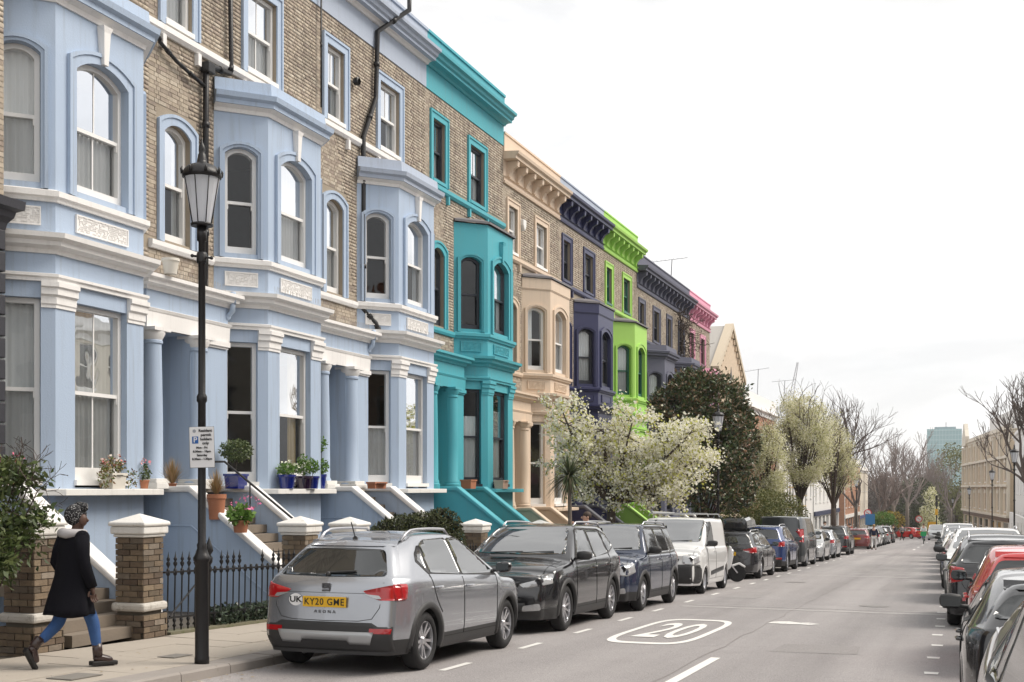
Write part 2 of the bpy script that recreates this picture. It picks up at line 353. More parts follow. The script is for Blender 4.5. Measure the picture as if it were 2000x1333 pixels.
# pavement on the left: bed, then every slab and kerb stone near the camera
bed = mat('pavement bed', (.16, .145, .125), .9, var=.3, vscale=4)
slabm = mat('paving stone', (.42, .375, .32), .85, var=.25, vscale=1.4, bump=.5, bscale=50, stain=((.2, .175, .145), 2.3, .6))
ys_far = [-30, 0, 24, 60, 100, 200, 300, 700]
pave = strip('pavement', KERB + .0, PROP, .088, .118, bed, ys=[-30, -10, 0, 5, 10, 15, 20, 25, 30, 40, 60, 100, 200, 300, 700])
strip('kerb_face', KERB, KERB + .002, .088, -.05, slabm, kind=None, parent=pave)
kerbm = mat('granite kerb', (.33, .3, .275), .8, var=.3, vscale=3, bump=.6, bscale=70, stain=((.13, .12, .1), 5, .6))
y = 6.0
while y < 62:
    l = .9 + random.uniform(-.02, .02)
    mb = MB(); a, b = y + .006, y + l - .006; za, zb = gz(a), gz(b); e = random.uniform(-.003, .003)
    x0, x1 = KERB - .28, KERB + .012
    prof = [(x0, -.02), (x0, .118 + e), (x1 - .02, .112 + e), (x1, .09 + e), (x1 + .01, -.05)]
    n = len(prof); mb.add([(p[0], a, za + p[1]) for p in prof] + [(p[0], b, zb + p[1]) for p in prof],
        [tuple(range(n)), tuple(range(n, 2 * n))[::-1]] + [(i, i + 1, n + i + 1, n + i) for i in range(n - 1)])
    mb.build('kerb_stone', kerbm, pave); y += l
rows = [(-7.64, -8.24), (-8.25, -8.95), (-8.96, -9.6)]
for r, (xa, xb) in enumerate(rows):
    y = 6.0 + r * .37 % .9
    while y < 34:
        l = random.choice([.6, .75, .9, .9]); mb = MB(); a, b = y + .006, y + l - .006
        ha = [.09 + .03 * (KERB - x) / (KERB - PROP) + .022 + random.uniform(-.003, .003) for x in (xa, xb)]
        mb.add([(xa, a, gz(a)), (xb, a, gz(a)), (xb, b, gz(b)), (xa, b, gz(b)), (xa, a, gz(a) + ha[0]), (xb, a, gz(a) + ha[1]), (xb, b, gz(b) + ha[1]), (xa, b, gz(b) + ha[0])],
               [(4, 5, 6, 7), (0, 1, 5, 4), (1, 2, 6, 5), (2, 3, 7, 6), (3, 0, 4, 7)])
        mb.build('paving_slab', slabm, pave); y += l
covm = mat('iron cover', (.22, .205, .185), .7, metal=.1, bump=.6, bscale=200)
for (x, y, w, l) in ((-8.0, 9.7, .3, .45), (-8.2, 11.6, .22, .35)):
    mb = MB(); mb.box(-w / 2, w / 2, -l / 2, l / 2, 0, .008); o = mb.build('access_cover', covm, pave, loc=(x, y, gz(y) + .125)); o.rotation_euler = (-K, 0, 0)
strip('front_gardens', PROP, -13.1, .10, .10, earth, ys=[-30, 0, 20, 40, 60, 75, 90, 200])
# right-hand pavement
strip('far_pavement', KR, 5.2, .12, .15, slabm)
strip('far_kerb_face', KR, KR + .003, -.05, .12, kerbm)

# fallen petals and leaf scraps along the gutter
rg_ = np.random.default_rng(3); n = 1500; yy = rg_.uniform(9, 60, n); tt = KERB + np.abs(rg_.normal(0, .16, n)) + .02; k_ = rg_.random(n) < .3; tt[k_] = KERB - .3 - rg_.random(k_.sum()) * 1.9
zz = np.array([gz(a) for a in yy]) + np.where(tt < KERB, .128, .009) + rg_.random(n) * .004; an = rg_.uniform(0, 6.28, n); sz = rg_.uniform(.008, .024, n); V = []
for i in range(n):
    c, s_ = math.cos(an[i]) * sz[i], math.sin(an[i]) * sz[i]; V += [(tt[i] + c, yy[i] + s_, zz[i]), (tt[i] - s_, yy[i] + c, zz[i] + .003), (tt[i] - c, yy[i] - s_, zz[i]), (tt[i] + s_, yy[i] - c, zz[i] + .002)]
o = link('leaf_litter', np_mesh('leaf_litter', V, np.arange(4 * n).reshape(-1, 4)), mat('litter scraps', (.3, .24, .15), .9, rnd=1, island=[(.55, .52, .42), (.16, .11, .06), (.3, .22, .1), (.6, .56, .48)])); o['kind'] = 'stuff'; o['label'] = 'fallen petals and leaf scraps scattered along the left gutter'
# ================================================================ the terrace
BRICKS = [(.25, .205, .17), (.40, .335, .26), (.46, .395, .31), (.42, .355, .28), (.33, .275, .22), (.50, .44, .355), (.37, .305, .245), (.29, .235, .195)]
brickm = mat('stock brick', (.4, .3, .2), .9, rnd=2, island=BRICKS, bump=.8, bscale=90)
DB = [(.10, .07, .05), (.17, .125, .085), (.22, .165, .11), (.14, .10, .07), (.25, .19, .125), (.11, .085, .06), (.30, .25, .2)]
brick_old = mat('old dark brick', (.2, .15, .1), .9, rnd=2, island=DB, bump=1, bscale=70)
mortar = mat('mortar', (.385, .325, .25), .95, var=.35, vscale=3, bump=.7, bscale=90)
mortar_d = mat('dark mortar', (.16, .14, .11), .95, var=.3, vscale=4)
white_paint = mat('white stucco trim', (.80, .785, .765), .62, var=.1, vscale=2.2, bump=.35, bscale=45, streak=.2, stain=((.42, .38, .32), 9, .69))
white_dirty_ = None
white_dirty = mat('dirty white coping', (.78, .765, .73), .7, var=.15, vscale=3, bump=.4, bscale=40, stain=((.36, .32, .22), 5, .6), streak=.2)
white_wood = mat('white gloss joinery', (.8, .79, .77), .35, var=.06, vscale=4)
lead = mat('lead roofing', (.19, .18, .19), .7, var=.3, vscale=4)
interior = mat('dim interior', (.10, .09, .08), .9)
curtain_w = mat('net curtain', (.86, .86, .84), .9, var=.05, vscale=5)
curtain_g = mat('grey curtain', (.74, .75, .74), .9, var=.1, vscale=5)
curtain_y = mat('ochre curtain', (.55, .40, .16), .9, var=.1, vscale=5)
glass = glass_mat('window glass', refl=1.25)
black_iron = mat('black iron', (.009, .0085, .0095), .4, spec=.45, bump=.3, bscale=40)
dark_joinery = mat('dark joinery', (.025, .028, .038), .4)
def near_first(items, key, n=300):
    items = sorted(items, key=key); return items[:n], items[n:]
BRK = {}
def brick_mesh(w, axis, m, d=.007, h=.065):
    key = (round(w, 2), axis, m.name, h)
    if key not in BRK:
        mb = MB(); w = round(w, 2); r = .004
        if axis == 'y': mb.box(0, d, 0, w, 0, h)
        else: mb.box(0, w, 0, d, 0, h)
        mb.f = [f for i, f in enumerate(mb.f)]
        BRK[key] = fast_mesh('brick', mb.v, mb.f); BRK[key].materials.append(m)
    return BRK[key]
def lay_bricks(root, y0, y1, z0, z1, blocked, x, m, limit=300, single=True):
    items = []; row = 0; z = z0
    while z + .065 <= z1 + 1e-6:
        off = (0, .17)[row % 2]; y = y0 - off * 1.0
        alt = 0
        while y < y1:
            w = (.215, .10)[(alt + row) % 2]; a, b = max(y, y0), min(y + w, y1)
            segs = [(a, b)]
            for (ba, bb, bz0, bz1) in blocked:
                if z + .065 > bz0 and z < bz1:
                    ns = []
                    for s_, e_ in segs:
                        if e_ <= ba or s_ >= bb: ns.append((s_, e_))
                        else:
                            if s_ < ba - .03: ns.append((s_, ba))
                            if e_ > bb + .03: ns.append((bb, e_))
                    segs = ns
            for s_, e_ in segs:
                if e_ - s_ > .03: items.append((s_, z, e_ - s_))
            y += w + .01; alt += 1
        z += .075; row += 1
    def dist(it): return (root.location.y + it[0]) ** 2 + (root.location.z + it[1] - 1.6) ** 2 * 1.0
    near, far = near_first(items, dist, limit if single else 0)
    for (y, z, w) in near:
        o = bpy.data.objects.new('brick', brick_mesh(w, 'y', m)); COL.objects.link(o); o.parent = root
        o.location = (x + random.uniform(-.003, .003), y, z)
    if far:
        V = []; Q = []
        for (y, z, w) in far:
            xx = x + .007 + random.uniform(-.003, .003); n = len(V)
            V += [(x, y, z), (x, y + w, z), (x, y + w, z + .065), (x, y, z + .065), (xx, y, z), (xx, y + w, z), (xx, y + w, z + .065), (xx, y, z + .065)]
            Q += [(n + 4, n + 5, n + 6, n + 7), (n, n + 1, n + 5, n + 4), (n + 1, n + 2, n + 6, n + 5), (n + 2, n + 3, n + 7, n + 6), (n + 3, n, n + 4, n + 7)]
        o = link('brickwork', np_mesh('brickwork', V, Q), m, root); o['kind'] = 'stuff'

def frame_ring(mb, u0, u1, z0, z1, rise, w, d0, d1, W):   # picture-frame moulding that follows an arched or flat head
    out = [(u0, z0)] + arch_pts(u0, u1, z1, rise) + [(u1, z0)]
    inn = [(u0 + w, z0)] + arch_pts(u0 + w, u1 - w, z1 - w, rise * .9 if rise else 0) + [(u1 - w, z0)]
    n = len(out); V = [W(u, z, d0) for u, z in out] + [W(u, z, d0) for u, z in inn] + [W(u, z, d1) for u, z in out] + [W(u, z, d1) for u, z in inn]
    F = []
    for i in range(n - 1):
        F += [(i, i + 1, n + i + 1, n + i), (i, i + 1, 2 * n + i + 1, 2 * n + i), (n + i, n + i + 1, 3 * n + i + 1, 3 * n + i)]
    mb.add(V, F)
def bar(mb, W, u0, u1, z0, z1, d0, d1):
    V = [W(u, z, d) for d in (d0, d1) for (u, z) in ((u0, z0), (u1, z0), (u1, z1), (u0, z1))]
    mb.add(V, [(0, 1, 2, 3), (4, 5, 6, 7), (0, 1, 5, 4), (1, 2, 6, 5), (2, 3, 7, 6), (3, 0, 4, 7)])
def sash_window(root, p0, p1, u0, u1, z0, z1, rise, fm, rec=.17, curtain=None, bars=True, arch_m=None, aw=.19, arch_z0=None, step=True, sill=True, half=False):
    p0 = Vector(p0); p1 = Vector(p1); d = (p1 - p0).normalized(); nr = Vector((d.y, -d.x))
    def W(u, z, dp): q = p0 + d * u + nr * dp; return (q.x, q.y, z)
    mb = MB(); fw = .075
    frame_ring(mb, u0 + .004, u1 - .004, z0, z1 - .004, rise, fw, -rec + .06, -rec - .06, W)
    zm = z0 + (z1 - z0) * .5; bot = .2 if (z1 - z0) > 1.9 else .12
    bar(mb, W, u0 + .006, u1 - .006, z0, z0 + bot, -rec + .055, -rec - .055)
    bar(mb, W, u0 + fw, u1 - fw, zm - .028, zm + .028, -rec + .045, -rec - .05)
    for q in (u0 + fw, u1 - fw - .022): bar(mb, W, q, q + .022, zm - .12, zm - .028, -rec + .04, -rec)
    um = (u0 + u1) / 2
    if bars and u1 - u0 > .55:
        bar(mb, W, um - .013, um + .013, zm + .028, z1 - fw - .01, -rec + .02, -rec - .01)
        if bars == 2: bar(mb, W, um - .013, um + .013, z0 + bot, zm - .028, -rec, -rec - .03)
    win = mb.build('window', fm, root)
    g = MB()
    top = arch_pts(u0 + fw * .6, u1 - fw * .6, z1 - fw * .7, rise * .9)
    ring = [(u0 + fw * .6, zm)] + top + [(u1 - fw * .6, zm)]; g.add([W(u, z, -rec + .012) for u, z in ring], [tuple(range(len(ring)))])
    g.add([W(u, z, -rec - .018) for u, z in ((u0 + fw * .6, z0 + bot * .8), (u1 - fw * .6, z0 + bot * .8), (u1 - fw * .6, zm), (u0 + fw * .6, zm))], [(0, 1, 2, 3)])
    g.build('pane', glass, win)
    if curtain:
        cmat_, spans, ztop = curtain
        c = MB()
        for (a, b) in spans:
            ua, ub = u0 + (u1 - u0) * a, u0 + (u1 - u0) * b; n = max(6, int((ub - ua) / .022)); V = []
            for i in range(n + 1):
                u = ua + (ub - ua) * i / n; w = .022 * math.sin(i * 1.35 + a * 9) + .008 * random.uniform(-1, 1)
                V += [W(u, z0 + .03, -rec - .085 + w), W(u, z0 + (z1 - z0) * ztop, -rec - .085 + w * .8)]
            c.add(V, [(2 * i, 2 * i + 2, 2 * i + 3, 2 * i + 1) for i in range(n)])
        c.build('curtain', cmat_, win, smooth=True)
    if arch_m is not None:
        a = MB(); az = z0 if arch_z0 is None else arch_z0
        o = aw
        def band(o1, w, d1):
            out = [(u0 - o1, az)] + arch_pts(u0 - o1, u1 + o1, z1 + o1, rise * 1.12 if rise else 0) + [(u1 + o1, az)]
            inn = [(u0 - o1 + w, az)] + arch_pts(u0 - o1 + w, u1 + o1 - w, z1 + o1 - w, rise * 1.06 if rise else 0) + [(u1 + o1 - w, az)]
            n = len(out); V = [W(u, z, d1) for u, z in out] + [W(u, z, d1) for u, z in inn] + [W(u, z, 0) for u, z in out] + [W(u, z, 0) for u, z in inn]; F = []
            for i in range(n - 1): F += [(i, i + 1, n + i + 1, n + i), (i, i + 1, 2 * n + i + 1, 2 * n + i), (n + i, n + i + 1, 3 * n + i + 1, 3 * n + i)]
            F += [(0, n, 3 * n, 2 * n), (n - 1, 2 * n - 1, 4 * n - 1, 3 * n - 1)]
            a.add(V, F)
        band(o, o + .001, .035)
        band(o + .001, .055, .06)
        a.build('architrave', arch_m, root)
    if sill:
        s_ = MB(); bar(s_, W, u0 - .02, u1 + .02, z0 - .07, z0 + .012, .05, -rec - .05); s_.build('sill', fm if fm is not dark_joinery else arch_m or fm, root)
    return win

def house(b, Wd, Lv, label, c):
    """c: colours/styles. local x = out towards the street, y = down the street, z = 0 at the raised ground floor"""
    root = thing('terraced_house', label, 'house', (-13.02, b, 1.66 + Lv))
    st, tr, fm = c['wall'], c.get('trim', c['wall']), c.get('frame', white_wood)
    A = c.get('top', 'A'); near = b < 36; zg = gz(b) - 1.66 - Lv
    S2 = (8.2, 9.8) if A == 'A' else (7.98, 9.38)
    zf = 10.45 if A == 'A' else 9.95
    y2, y3 = Wd - 3.15, Wd - 1.1; y1, y4 = y2 - .73, y3 + .72; p = .72
    B = [(0, y1), (p, y2), (p, y3), (0, y4)]
    # main wall
    ops = [(-.0 + .0, .78, 0.0, 2.7, 0), (.42, 1.22, 4.35, 6.42, .16), (.47, 1.28, S2[0], S2[1], 0), (3.1, 4.2, S2[0], S2[1], 0), (y1 + .12, y4 - .12, 0.0, 7.0, 0)]
    w = MB(); w.panel((0, 0), (0, Wd), zg - .6, zf, ops, .3); w.build('wall', mortar, root)
    sh = MB(); D = -8.5; zt = zf + .3
    sh.add([(0, 0, zg), (D, 0, zg), (D, 0, zt), (0, 0, zt), (0, Wd, zg), (D, Wd, zg), (D, Wd, zt), (0, Wd, zt)], [(0, 1, 2, 3), (4, 7, 6, 5), (1, 5, 6, 2), (3, 2, 6, 7)])
    sh.build('party_wall', mortar, root)
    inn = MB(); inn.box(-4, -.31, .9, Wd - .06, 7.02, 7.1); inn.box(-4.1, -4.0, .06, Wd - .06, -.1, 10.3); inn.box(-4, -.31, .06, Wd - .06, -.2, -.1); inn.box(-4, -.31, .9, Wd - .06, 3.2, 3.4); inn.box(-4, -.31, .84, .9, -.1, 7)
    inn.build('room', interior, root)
    # bay
    w = MB(); cl_ = (Vector(B[0]) - Vector(B[1])).length; fl = y3 - y2
    g0 = .02; gh = 2.76; f0, f1, rise = 4.42, 6.45, .2
    cops = [(.2, cl_ - .2, g0, gh, 0), (.2, cl_ - .2, f0, f1 - .03, .13)]; fops = [(.42, fl - .42, g0, gh, 0), (.42, fl - .42, f0, f1, rise)]
    if c.get('rightrev'): cops2 = cops
    w.panel(B[0], B[1], zg - .3, 7.3, cops, .24); w.panel(B[1], B[2], zg - .3, 7.3, fops, .24); w.panel(B[2], B[3], zg - .3, 7.3, cops, .24)
    w.build('bay_wall', st, root)
    sm = c.get('slab', white_dirty)
    s_ = MB(); s_.sweep(B, [(0, -.1), (.3, -.1), (.3, -.005), (0, 0.0)]); s_.build('balcony_slab', sm, root, bevel=.008)
    # capitals of the piers
    cap = MB(); cprof = [(0, 2.62), (.02, 2.62), (.02, 2.66), (.0351, 2.68), (.035, 2.78), (.07, 2.81), (.07, 2.9), (.1, 2.92), (.1, 2.99), (0, 2.99)]
    def lerp(a, b_, t): a = Vector(a); b_ = Vector(b_); q = a + (b_ - a).normalized() * t; return (q.x, q.y)
    for pth in ([B[0], lerp(B[0], B[1], .2)], [lerp(B[1], B[0], .2), B[1], lerp(B[1], B[2], .42)], [lerp(B[2], B[1], .42), B[2], lerp(B[2], B[3], .2)], [lerp(B[3], B[2], .2), B[3]]):
        cap = MB(); cap.sweep(pth, cprof); cap.build('capital', tr, root)
    e = MB(); e.sweep(B, [(0, 2.993), (.06, 2.993), (.06, 3.04), (.09, 3.06), (.09, 3.1), (0, 3.12)]); e.build('entablature', tr, root)
    co = MB(); co.sweep(B, [(0, 3.4), (.04, 3.4), (.06, 3.46), (.16, 3.5), (.17, 3.56), (.25, 3.6), (.26, 3.67), (.0, 3.7)]); co.build('cornice', tr, root)
    sb = MB(); sb.sweep(B, [(0, 4.15), (.05, 4.15), (.06, 4.2), (.1, 4.22), (.1, 4.3), (0, 4.335)]); sb.build('sill_band', tr, root)
    # apron panels
    for (pa, pb, L0, L1) in ((B[0], B[1], .2, cl_ - .2), (B[1], B[2], .42, fl - .42)):
        pa = Vector(pa); dd = (Vector(pb) - pa).normalized(); nn = Vector((dd.y, -dd.x))
        def W(u, z, dp, pa=pa, dd=dd, nn=nn): q = pa + dd * u + nn * dp; return (q.x, q.y, z)
        m_ = MB(); bar(m_, W, L0, L1, 3.8, 4.07, .0, .022)
        for (a0, a1, z0, z1) in ((L0, L1, 4.05, 4.07), (L0, L1, 3.8, 3.82), (L0, L0 + .02, 3.82, 4.05), (L1 - .02, L1, 3.82, 4.05)): bar(m_, W, a0, a1, z0, z1, .023, .035)
        if near:
            rr = random.Random(5); u = L0 + .04
            while u < L1 - .04:
                z = 3.84
                while z < 4.04:
                    if rr.random() < .72: bar(m_, W, u, u + .02, z, z + .015, .0225, .033)
                    z += .028
                u += .03
        m_.build('apron_panel', tr if c.get('whitepanel') else st, root)
    # bay head
    if c.get('bayhead', 'cornice') == 'cornice':
        co = MB(); co.sweep(B, [(0, 7.05), (.03, 7.05), (.05, 7.12), (.15, 7.17), (0, 7.171)]); co.build('cornice', tr, root)
        co = MB(); co.sweep(B, [(0, 7.173), (.17, 7.173), (.17, 7.25), (.24, 7.29), (.26, 7.38), (.1, 7.42), (.08, 7.66), (-.1, 7.68), (-.1, 7.4)]); co.build('bay_parapet', c.get('head', st), root)
    else:
        co = MB(); co.sweep(B, [(0, 7.302), (0, 7.34), (-.05, 7.35)]); co.sweep(B, [(0, 6.98), (.02, 6.98), (.02, 7.02), (0, 7.03)]) if c.get('headline') else None
        co.sweep(B, [(0, 7.0), (.035, 7.01), (.035, 7.34), (-.05, 7.345)]) if c.get('headline') else None
        co.build('bay_parapet', st, root)
    rf = MB(); rf.sweep(B, [(.08 if c.get('bayhead') == 'flat' else -.05, 7.36), (.08 if c.get('bayhead') == 'flat' else -.05, 7.42), (-.3, 7.55), (-.62, 7.62)]); rf.add([(0, y1, 7.37), (p, y2, 7.37), (p, y3, 7.37), (0, y4, 7.37)], [(0, 1, 2, 3)])
    rf.build('bay_roof', lead, root)
    if c.get('keystone', True):
        for (pa, pb, um) in ((B[1], B[2], fl / 2),):
            pa = Vector(pa); dd = (Vector(pb) - pa).normalized(); nn = Vector((dd.y, -dd.x))
            k_ = MB(); q = pa + dd * um
            V = []
            for (wd, z, dp) in ((.05, 6.46, .0), (.05, 6.46, .09), (.075, 6.95, .11), (.11, 7.04, .13), (.11, 7.04, .0)):
                V += [tuple((q + dd * (-wd) + nn * dp).to_3d() + Vector((0, 0, z))), tuple((q + dd * wd + nn * dp).to_3d() + Vector((0, 0, z)))]
            k_.add(V, [(0, 1, 3, 2), (2, 3, 5, 4), (4, 5, 7, 6), (6, 7, 9, 8), (0, 2, 4, 6, 8), (1, 9, 7, 5, 3)]); k_.build('keystone', tr, root)
    # windows of the bay
    cu = c.get('curtains', [(curtain_w, [(.05, .45), (.6, .95)], .95)] * 6)
    am = c.get('arch', st)
    sash_window(root, B[0], B[1], .2, cl_ - .2, g0 + .1, gh, 0, fm, curtain=cu[0], bars=False, sill=True)
    sash_window(root, B[1], B[2], .42, fl - .42, g0 + .1, gh, 0, fm, curtain=cu[1], bars=c.get('gbars', False), sill=True)
    sash_window(root, B[0], B[1], .2, cl_ - .2, f0 - .06, f1 - .03, .13, fm, curtain=cu[2], bars=False, arch_m=am, aw=.1, arch_z0=4.335, sill=False)
    sash_window(root, B[1], B[2], .42, fl - .42, f0 - .06, f1, rise, fm, curtain=cu[3], bars=c.get('fbars', True), arch_m=am, aw=.17, arch_z0=4.335, sill=False)
    sash_window(root, B[2], B[3], .2, cl_ - .2, g0 + .1, gh, 0, fm, bars=False, sill=False)
    sash_window(root, B[2], B[3], .2, cl_ - .2, f0 - .06, f1 - .03, .13, fm, bars=False, arch_m=am, aw=.1, arch_z0=4.335, sill=False)
    # wall windows
    sash_window(root, (0, 0), (0, Wd), .42, 1.22, 4.3, 6.42, .16, fm, rec=.16, curtain=cu[4], bars=False, arch_m=am, aw=.18, arch_z0=4.31, sill=False)
    for i_, (u0, u1) in enumerate(((.47, 1.28), (3.1, 4.2))):
        sash_window(root, (0, 0), (0, Wd), u0, u1, S2[0], S2[1], 0, fm, rec=.14, curtain=cu[5], bars=c.get('sbars', True) and (2 if i_ and c.get('sbars2') else True), arch_m=am, aw=.2, arch_z0=S2[0] - .08, sill=True)
    # bands on the wall
    bd = MB(); zb2 = S2[0] - .3
    bd.sweep([(0, 0.0), (0, y1 - .1)], [(0, 4.14), (.06, 4.14), (.09, 4.2), (.09, 4.28), (0, 4.3)]); bd.build('sill_band', tr, root)
    bd = MB(); bd.sweep([(0, 0.0), (0, Wd)], [(0, zb2), (.05, zb2), (.1, zb2 + .06), (.1, zb2 + .16), (0, zb2 + .2)])
    for u in (.35, 1.4, 2.95, 4.35): bd.box(.0, .09, u - .05, u + .05, zb2 - .22, zb2 - .002)
    bd.build('sill_band', tr if not c.get('bandm') else c['bandm'], root)
    if c.get('porch', True):
        # porch
        x = .32; py0, py1 = -.48, y1 - .02
        P = [(0, py0), (x, py0), (x, py1), (0, py1)]
        po = MB(); po.box(.0, x, py0, py1, 2.785, 3.36); po.build('porch_frieze', st, root)
        po = MB(); po.sweep(P, [(0, 2.98), (.04, 2.98), (.06, 3.03), (.0, 3.05)]); po.box(.0, x - .003, py0 + .003, py1 - .003, 2.7, 2.783)
        po.sweep(P, [(0, 2.7), (.02, 2.7), (.03, 2.98), (0, 2.979)]); po.build('entablature', tr, root)
        po = MB(); po.sweep(P, [(0, 3.34), (.04, 3.34), (.06, 3.4), (.15, 3.43), (.16, 3.49), (.22, 3.52), (.22, 3.58), (-.1, 3.62)]); po.build('cornice', tr, root)
        rc = MB()
        for (ya, yb) in ((-.0, .0), ): pass
        rc.add([(.3, .772, 0), (-1.3, .772, 0), (-1.3, .772, 2.69), (.3, .772, 2.69)], [(0, 1, 2, 3)])
        rc.add([(0, .012, 0), (-1.3, .012, 0), (-1.3, .012, 2.69), (0, .012, 2.69)], [(0, 1, 2, 3)]); rc.add([(.3, -.1, 2.69), (.3, .77, 2.69), (-1.3, .77, 2.69), (-1.3, -.1, 2.69)], [(0, 1, 2, 3)])
        rc.box(0, .3, .79, py1, 0, 2.7); rc.box(-1.4, -1.3, -.0, .8, 0, 2.68); rc.box(0.002, .12, py0, -.12, 0, 2.69)
        rc.build('porch_recess', st, root)
        dr = MB(); dr.box(-1.3, -1.24, .02, .72, 0, 2.15); 
        for (za, zb) in ((.15, .85), (.95, 1.95)):
            for (ya, yb) in ((.08, .34), (.4, .66)): dr.box(-1.24, -1.225, ya, yb, za, zb)
        door = dr.build('front_door', c.get('door', dark_joinery), root); k_ = MB(); k_.ball((-1.19, .1, 1.0), .035, 8); k_.build('door_knob', mat('brass', (.7, .5, .2), .3, metal=1), door)
        for (cy_, r_) in ((-.31, .185), (.985, .2)):
            k_ = MB(); k_.lathe([(r_ * 1.25, 0), (r_ * 1.25, .12), (r_ * 1.12, .14), (r_ * 1.12, .2), (r_, .24), (r_ * .98, 1.2), (r_ * .86, 2.42), (r_ * .98, 2.44), (r_ * .98, 2.48), (r_ * .88, 2.5), (r_ * .9, 2.56), (r_ * 1.2, 2.62)], (x - .02, cy_, 0), 24)
            cm = k_.build('column', st, root, smooth=40)
            k_ = MB(); k_.lathe([(r_ * .9, 2.49), (r_ * 1.2, 2.6), (r_ * 1.2, 2.64), (.1, 2.64)], (x - .02, cy_, 0), 24); k_.box(x - .02 - r_ * 1.22, x - .02 + r_ * 1.22, cy_ - r_ * 1.22, cy_ + r_ * 1.22, 2.641, 2.699); k_.build('capital', tr, cm, smooth=40)
            if c.get('whitepanel'):
                k_ = MB(); k_.box(x - .3, x + .28, cy_ - .27, cy_ + .27, -.004, .1); k_.box(x - .26, x + .24, cy_ - .23, cy_ + .23, .1, .17); k_.build('plinth', white_dirty, cm, bevel=.01)
        k_ = MB(); k_.box(.3, x + .02, 1.24, py1 - .1, 0, 2.55); k_.build('pilaster', st, root); k_ = MB(); k_.box(.3, x + .05, 1.22, py1 - .06, 2.56, 2.6); k_.box(.3, x + .08, 1.2, py1 - .04, 2.6, 2.69); k_.build('capital', tr, root)
    # stoop: flank walls with copings, steps
    zl = zg + .12
    xe = 3.15; slope = .752
    for wy in c.get('stoop', (-.1, 1.78)):
        zt0, zt1 = .0, .0 - (xe - .97) * slope
        q = MB(); q.prism([(.0, zl - .3), (xe, zl - .3), (xe, zt1 - .06), (.97, -.06), (.0, -.06)], 'y', wy - .09, wy + .09); q.build('stoop_wall', c.get('stoopm', st), root)
        q = MB(); q.prism([(.33, -.058), (.97, -.058), (xe + .02, zt1 - .058), (xe + .02, zt1 + .05), (.99, .055), (.33, .055)], 'y', wy - .15, wy + .15); q.build('coping', c.get('coping', tr), root, bevel=.03)
        if near and c.get('whitepanel'):
            q = MB(); q.tube([(.2, wy - .095, -.62), (1.0, wy - .095, -.62), (3.1, wy - .095, -.62 - 2.1 * slope)], .018, 6); q.build('string_moulding', st, root)
    nst = 12
    for i in range(nst):
        xa = .34 + i * (xe - .3) / nst; zt_ = -.02 - (i + 1) * (abs(zl) - .02) / (nst + 1)
        q = MB(); q.box(.31 if i == 0 else xa - .02, xa + (xe - .3) / nst + .02, (-.0 if not c.get('porch', True) else c.get('stoop', (-.1, 1.78))[0] + .1), c.get('stoop', (-.1, 1.78))[-1] - .1, zt_ - .14, zt_); q.build('step', mat('worn step stone', (.26, .215, .17), .85, var=.35, vscale=3, bump=.5, bscale=50), root)
    q = MB(); q.box(-1.3, .36, .0 - .0, 1.68, -.06, -.012); q.build('doorstep', slabm, root)
    # brickwork
    blocked = [(y1 - .02, y4 + .02, -5, 7.64), (.22, 1.42, 4.3, 6.66), (.25, 1.5, zb2 + .2, S2[1] + .22), (2.88, 4.42, zb2 + .2, S2[1] + .22), (-1, 9, 4.13, 4.31), (-1, 9, zb2, zb2 + .21), (-1, y1, -5, 3.6)]
    if b < 50: lay_bricks(root, 0, Wd, 0.6, zf - .01, blocked + ([(-1, 9, -5, 0)]), 0.0, brickm, 300, single=b < 41)
    else: lay_bricks(root, 0, Wd, 3.6, zf - .01, blocked, 0.0, brickm, 300, single=False)
    # top
    hd = c.get('head', st); ex = c.get('x0', 0), Wd
    cp = [(0, 0.0), (0, Wd)]
    if A == 'A':
        t_ = MB(); t_.box(-.3, .03, .0, Wd, zf, 11.03); t_.build('frieze', hd, root)
        t_ = MB(); t_.sweep(cp, [(0, 11.031), (.08, 11.031), (.12, 11.08), (.18, 11.1), (0, 11.101)]); t_.build('cornice_soffit', tr, root)
        t_ = MB(); t_.sweep(cp, [(0, 11.103), (.3, 11.103), (.3, 11.17), (.36, 11.2), (.38, 11.27), (.46, 11.3), (.47, 11.37), (-.1, 11.4)]); t_.build('main_cornice', hd, root)
        t_ = MB(); t_.box(-.35, .06, 0, Wd, 11.38, 11.9); t_.box(-.38, .1, 0, Wd, 11.9, 11.97); t_.build('parapet', c.get('par', hd), root)
    else:
        t_ = MB(); t_.sweep(cp, [(0, zf), (.06, zf), (.08, zf + .06), (.04, zf + .08), (.04, zf + .17), (.1, zf + .2), (0, zf + .22)]); t_.box(-.3, .02, 0, Wd, zf + .2, 10.68); t_.build('frieze', hd, root)
        nb = 7
        for i in range(nb):
            yy = Wd * (i + .5) / nb; q = MB(); q.prism([(.02, 10.2), (.08, 10.2), (.12, 10.3), (.2, 10.42), (.36, 10.5), (.38, 10.66), (.02, 10.66)], 'y', yy - .085, yy + .085); q.build('bracket', hd, root)
        t_ = MB(); t_.sweep(cp, [(0, 10.67), (.42, 10.67), (.42, 10.76), (.5, 10.8), (.52, 10.88), (-.1, 10.92)]); t_.build('main_cornice', hd, root)
        t_ = MB(); t_.box(-.35, .05, 0, Wd, 10.9, 11.44); t_.box(-.38, .08, 0, Wd, 11.44, 11.5); t_.build('parapet', c.get('par', hd), root)
    t_ = MB(); zz = 11.2 if A == 'A' else 10.8; t_.box(-8.5, -.35, 0, Wd, zf + .3, zz); t_.build('roof', lead, root)
    return root
blue = stucco('pale blue stucco', (.395, .485, .615), .4); teal = stucco('turquoise stucco', (.065, .375, .44), .3); beige = stucco('beige stucco', (.67, .535, .41), .25)
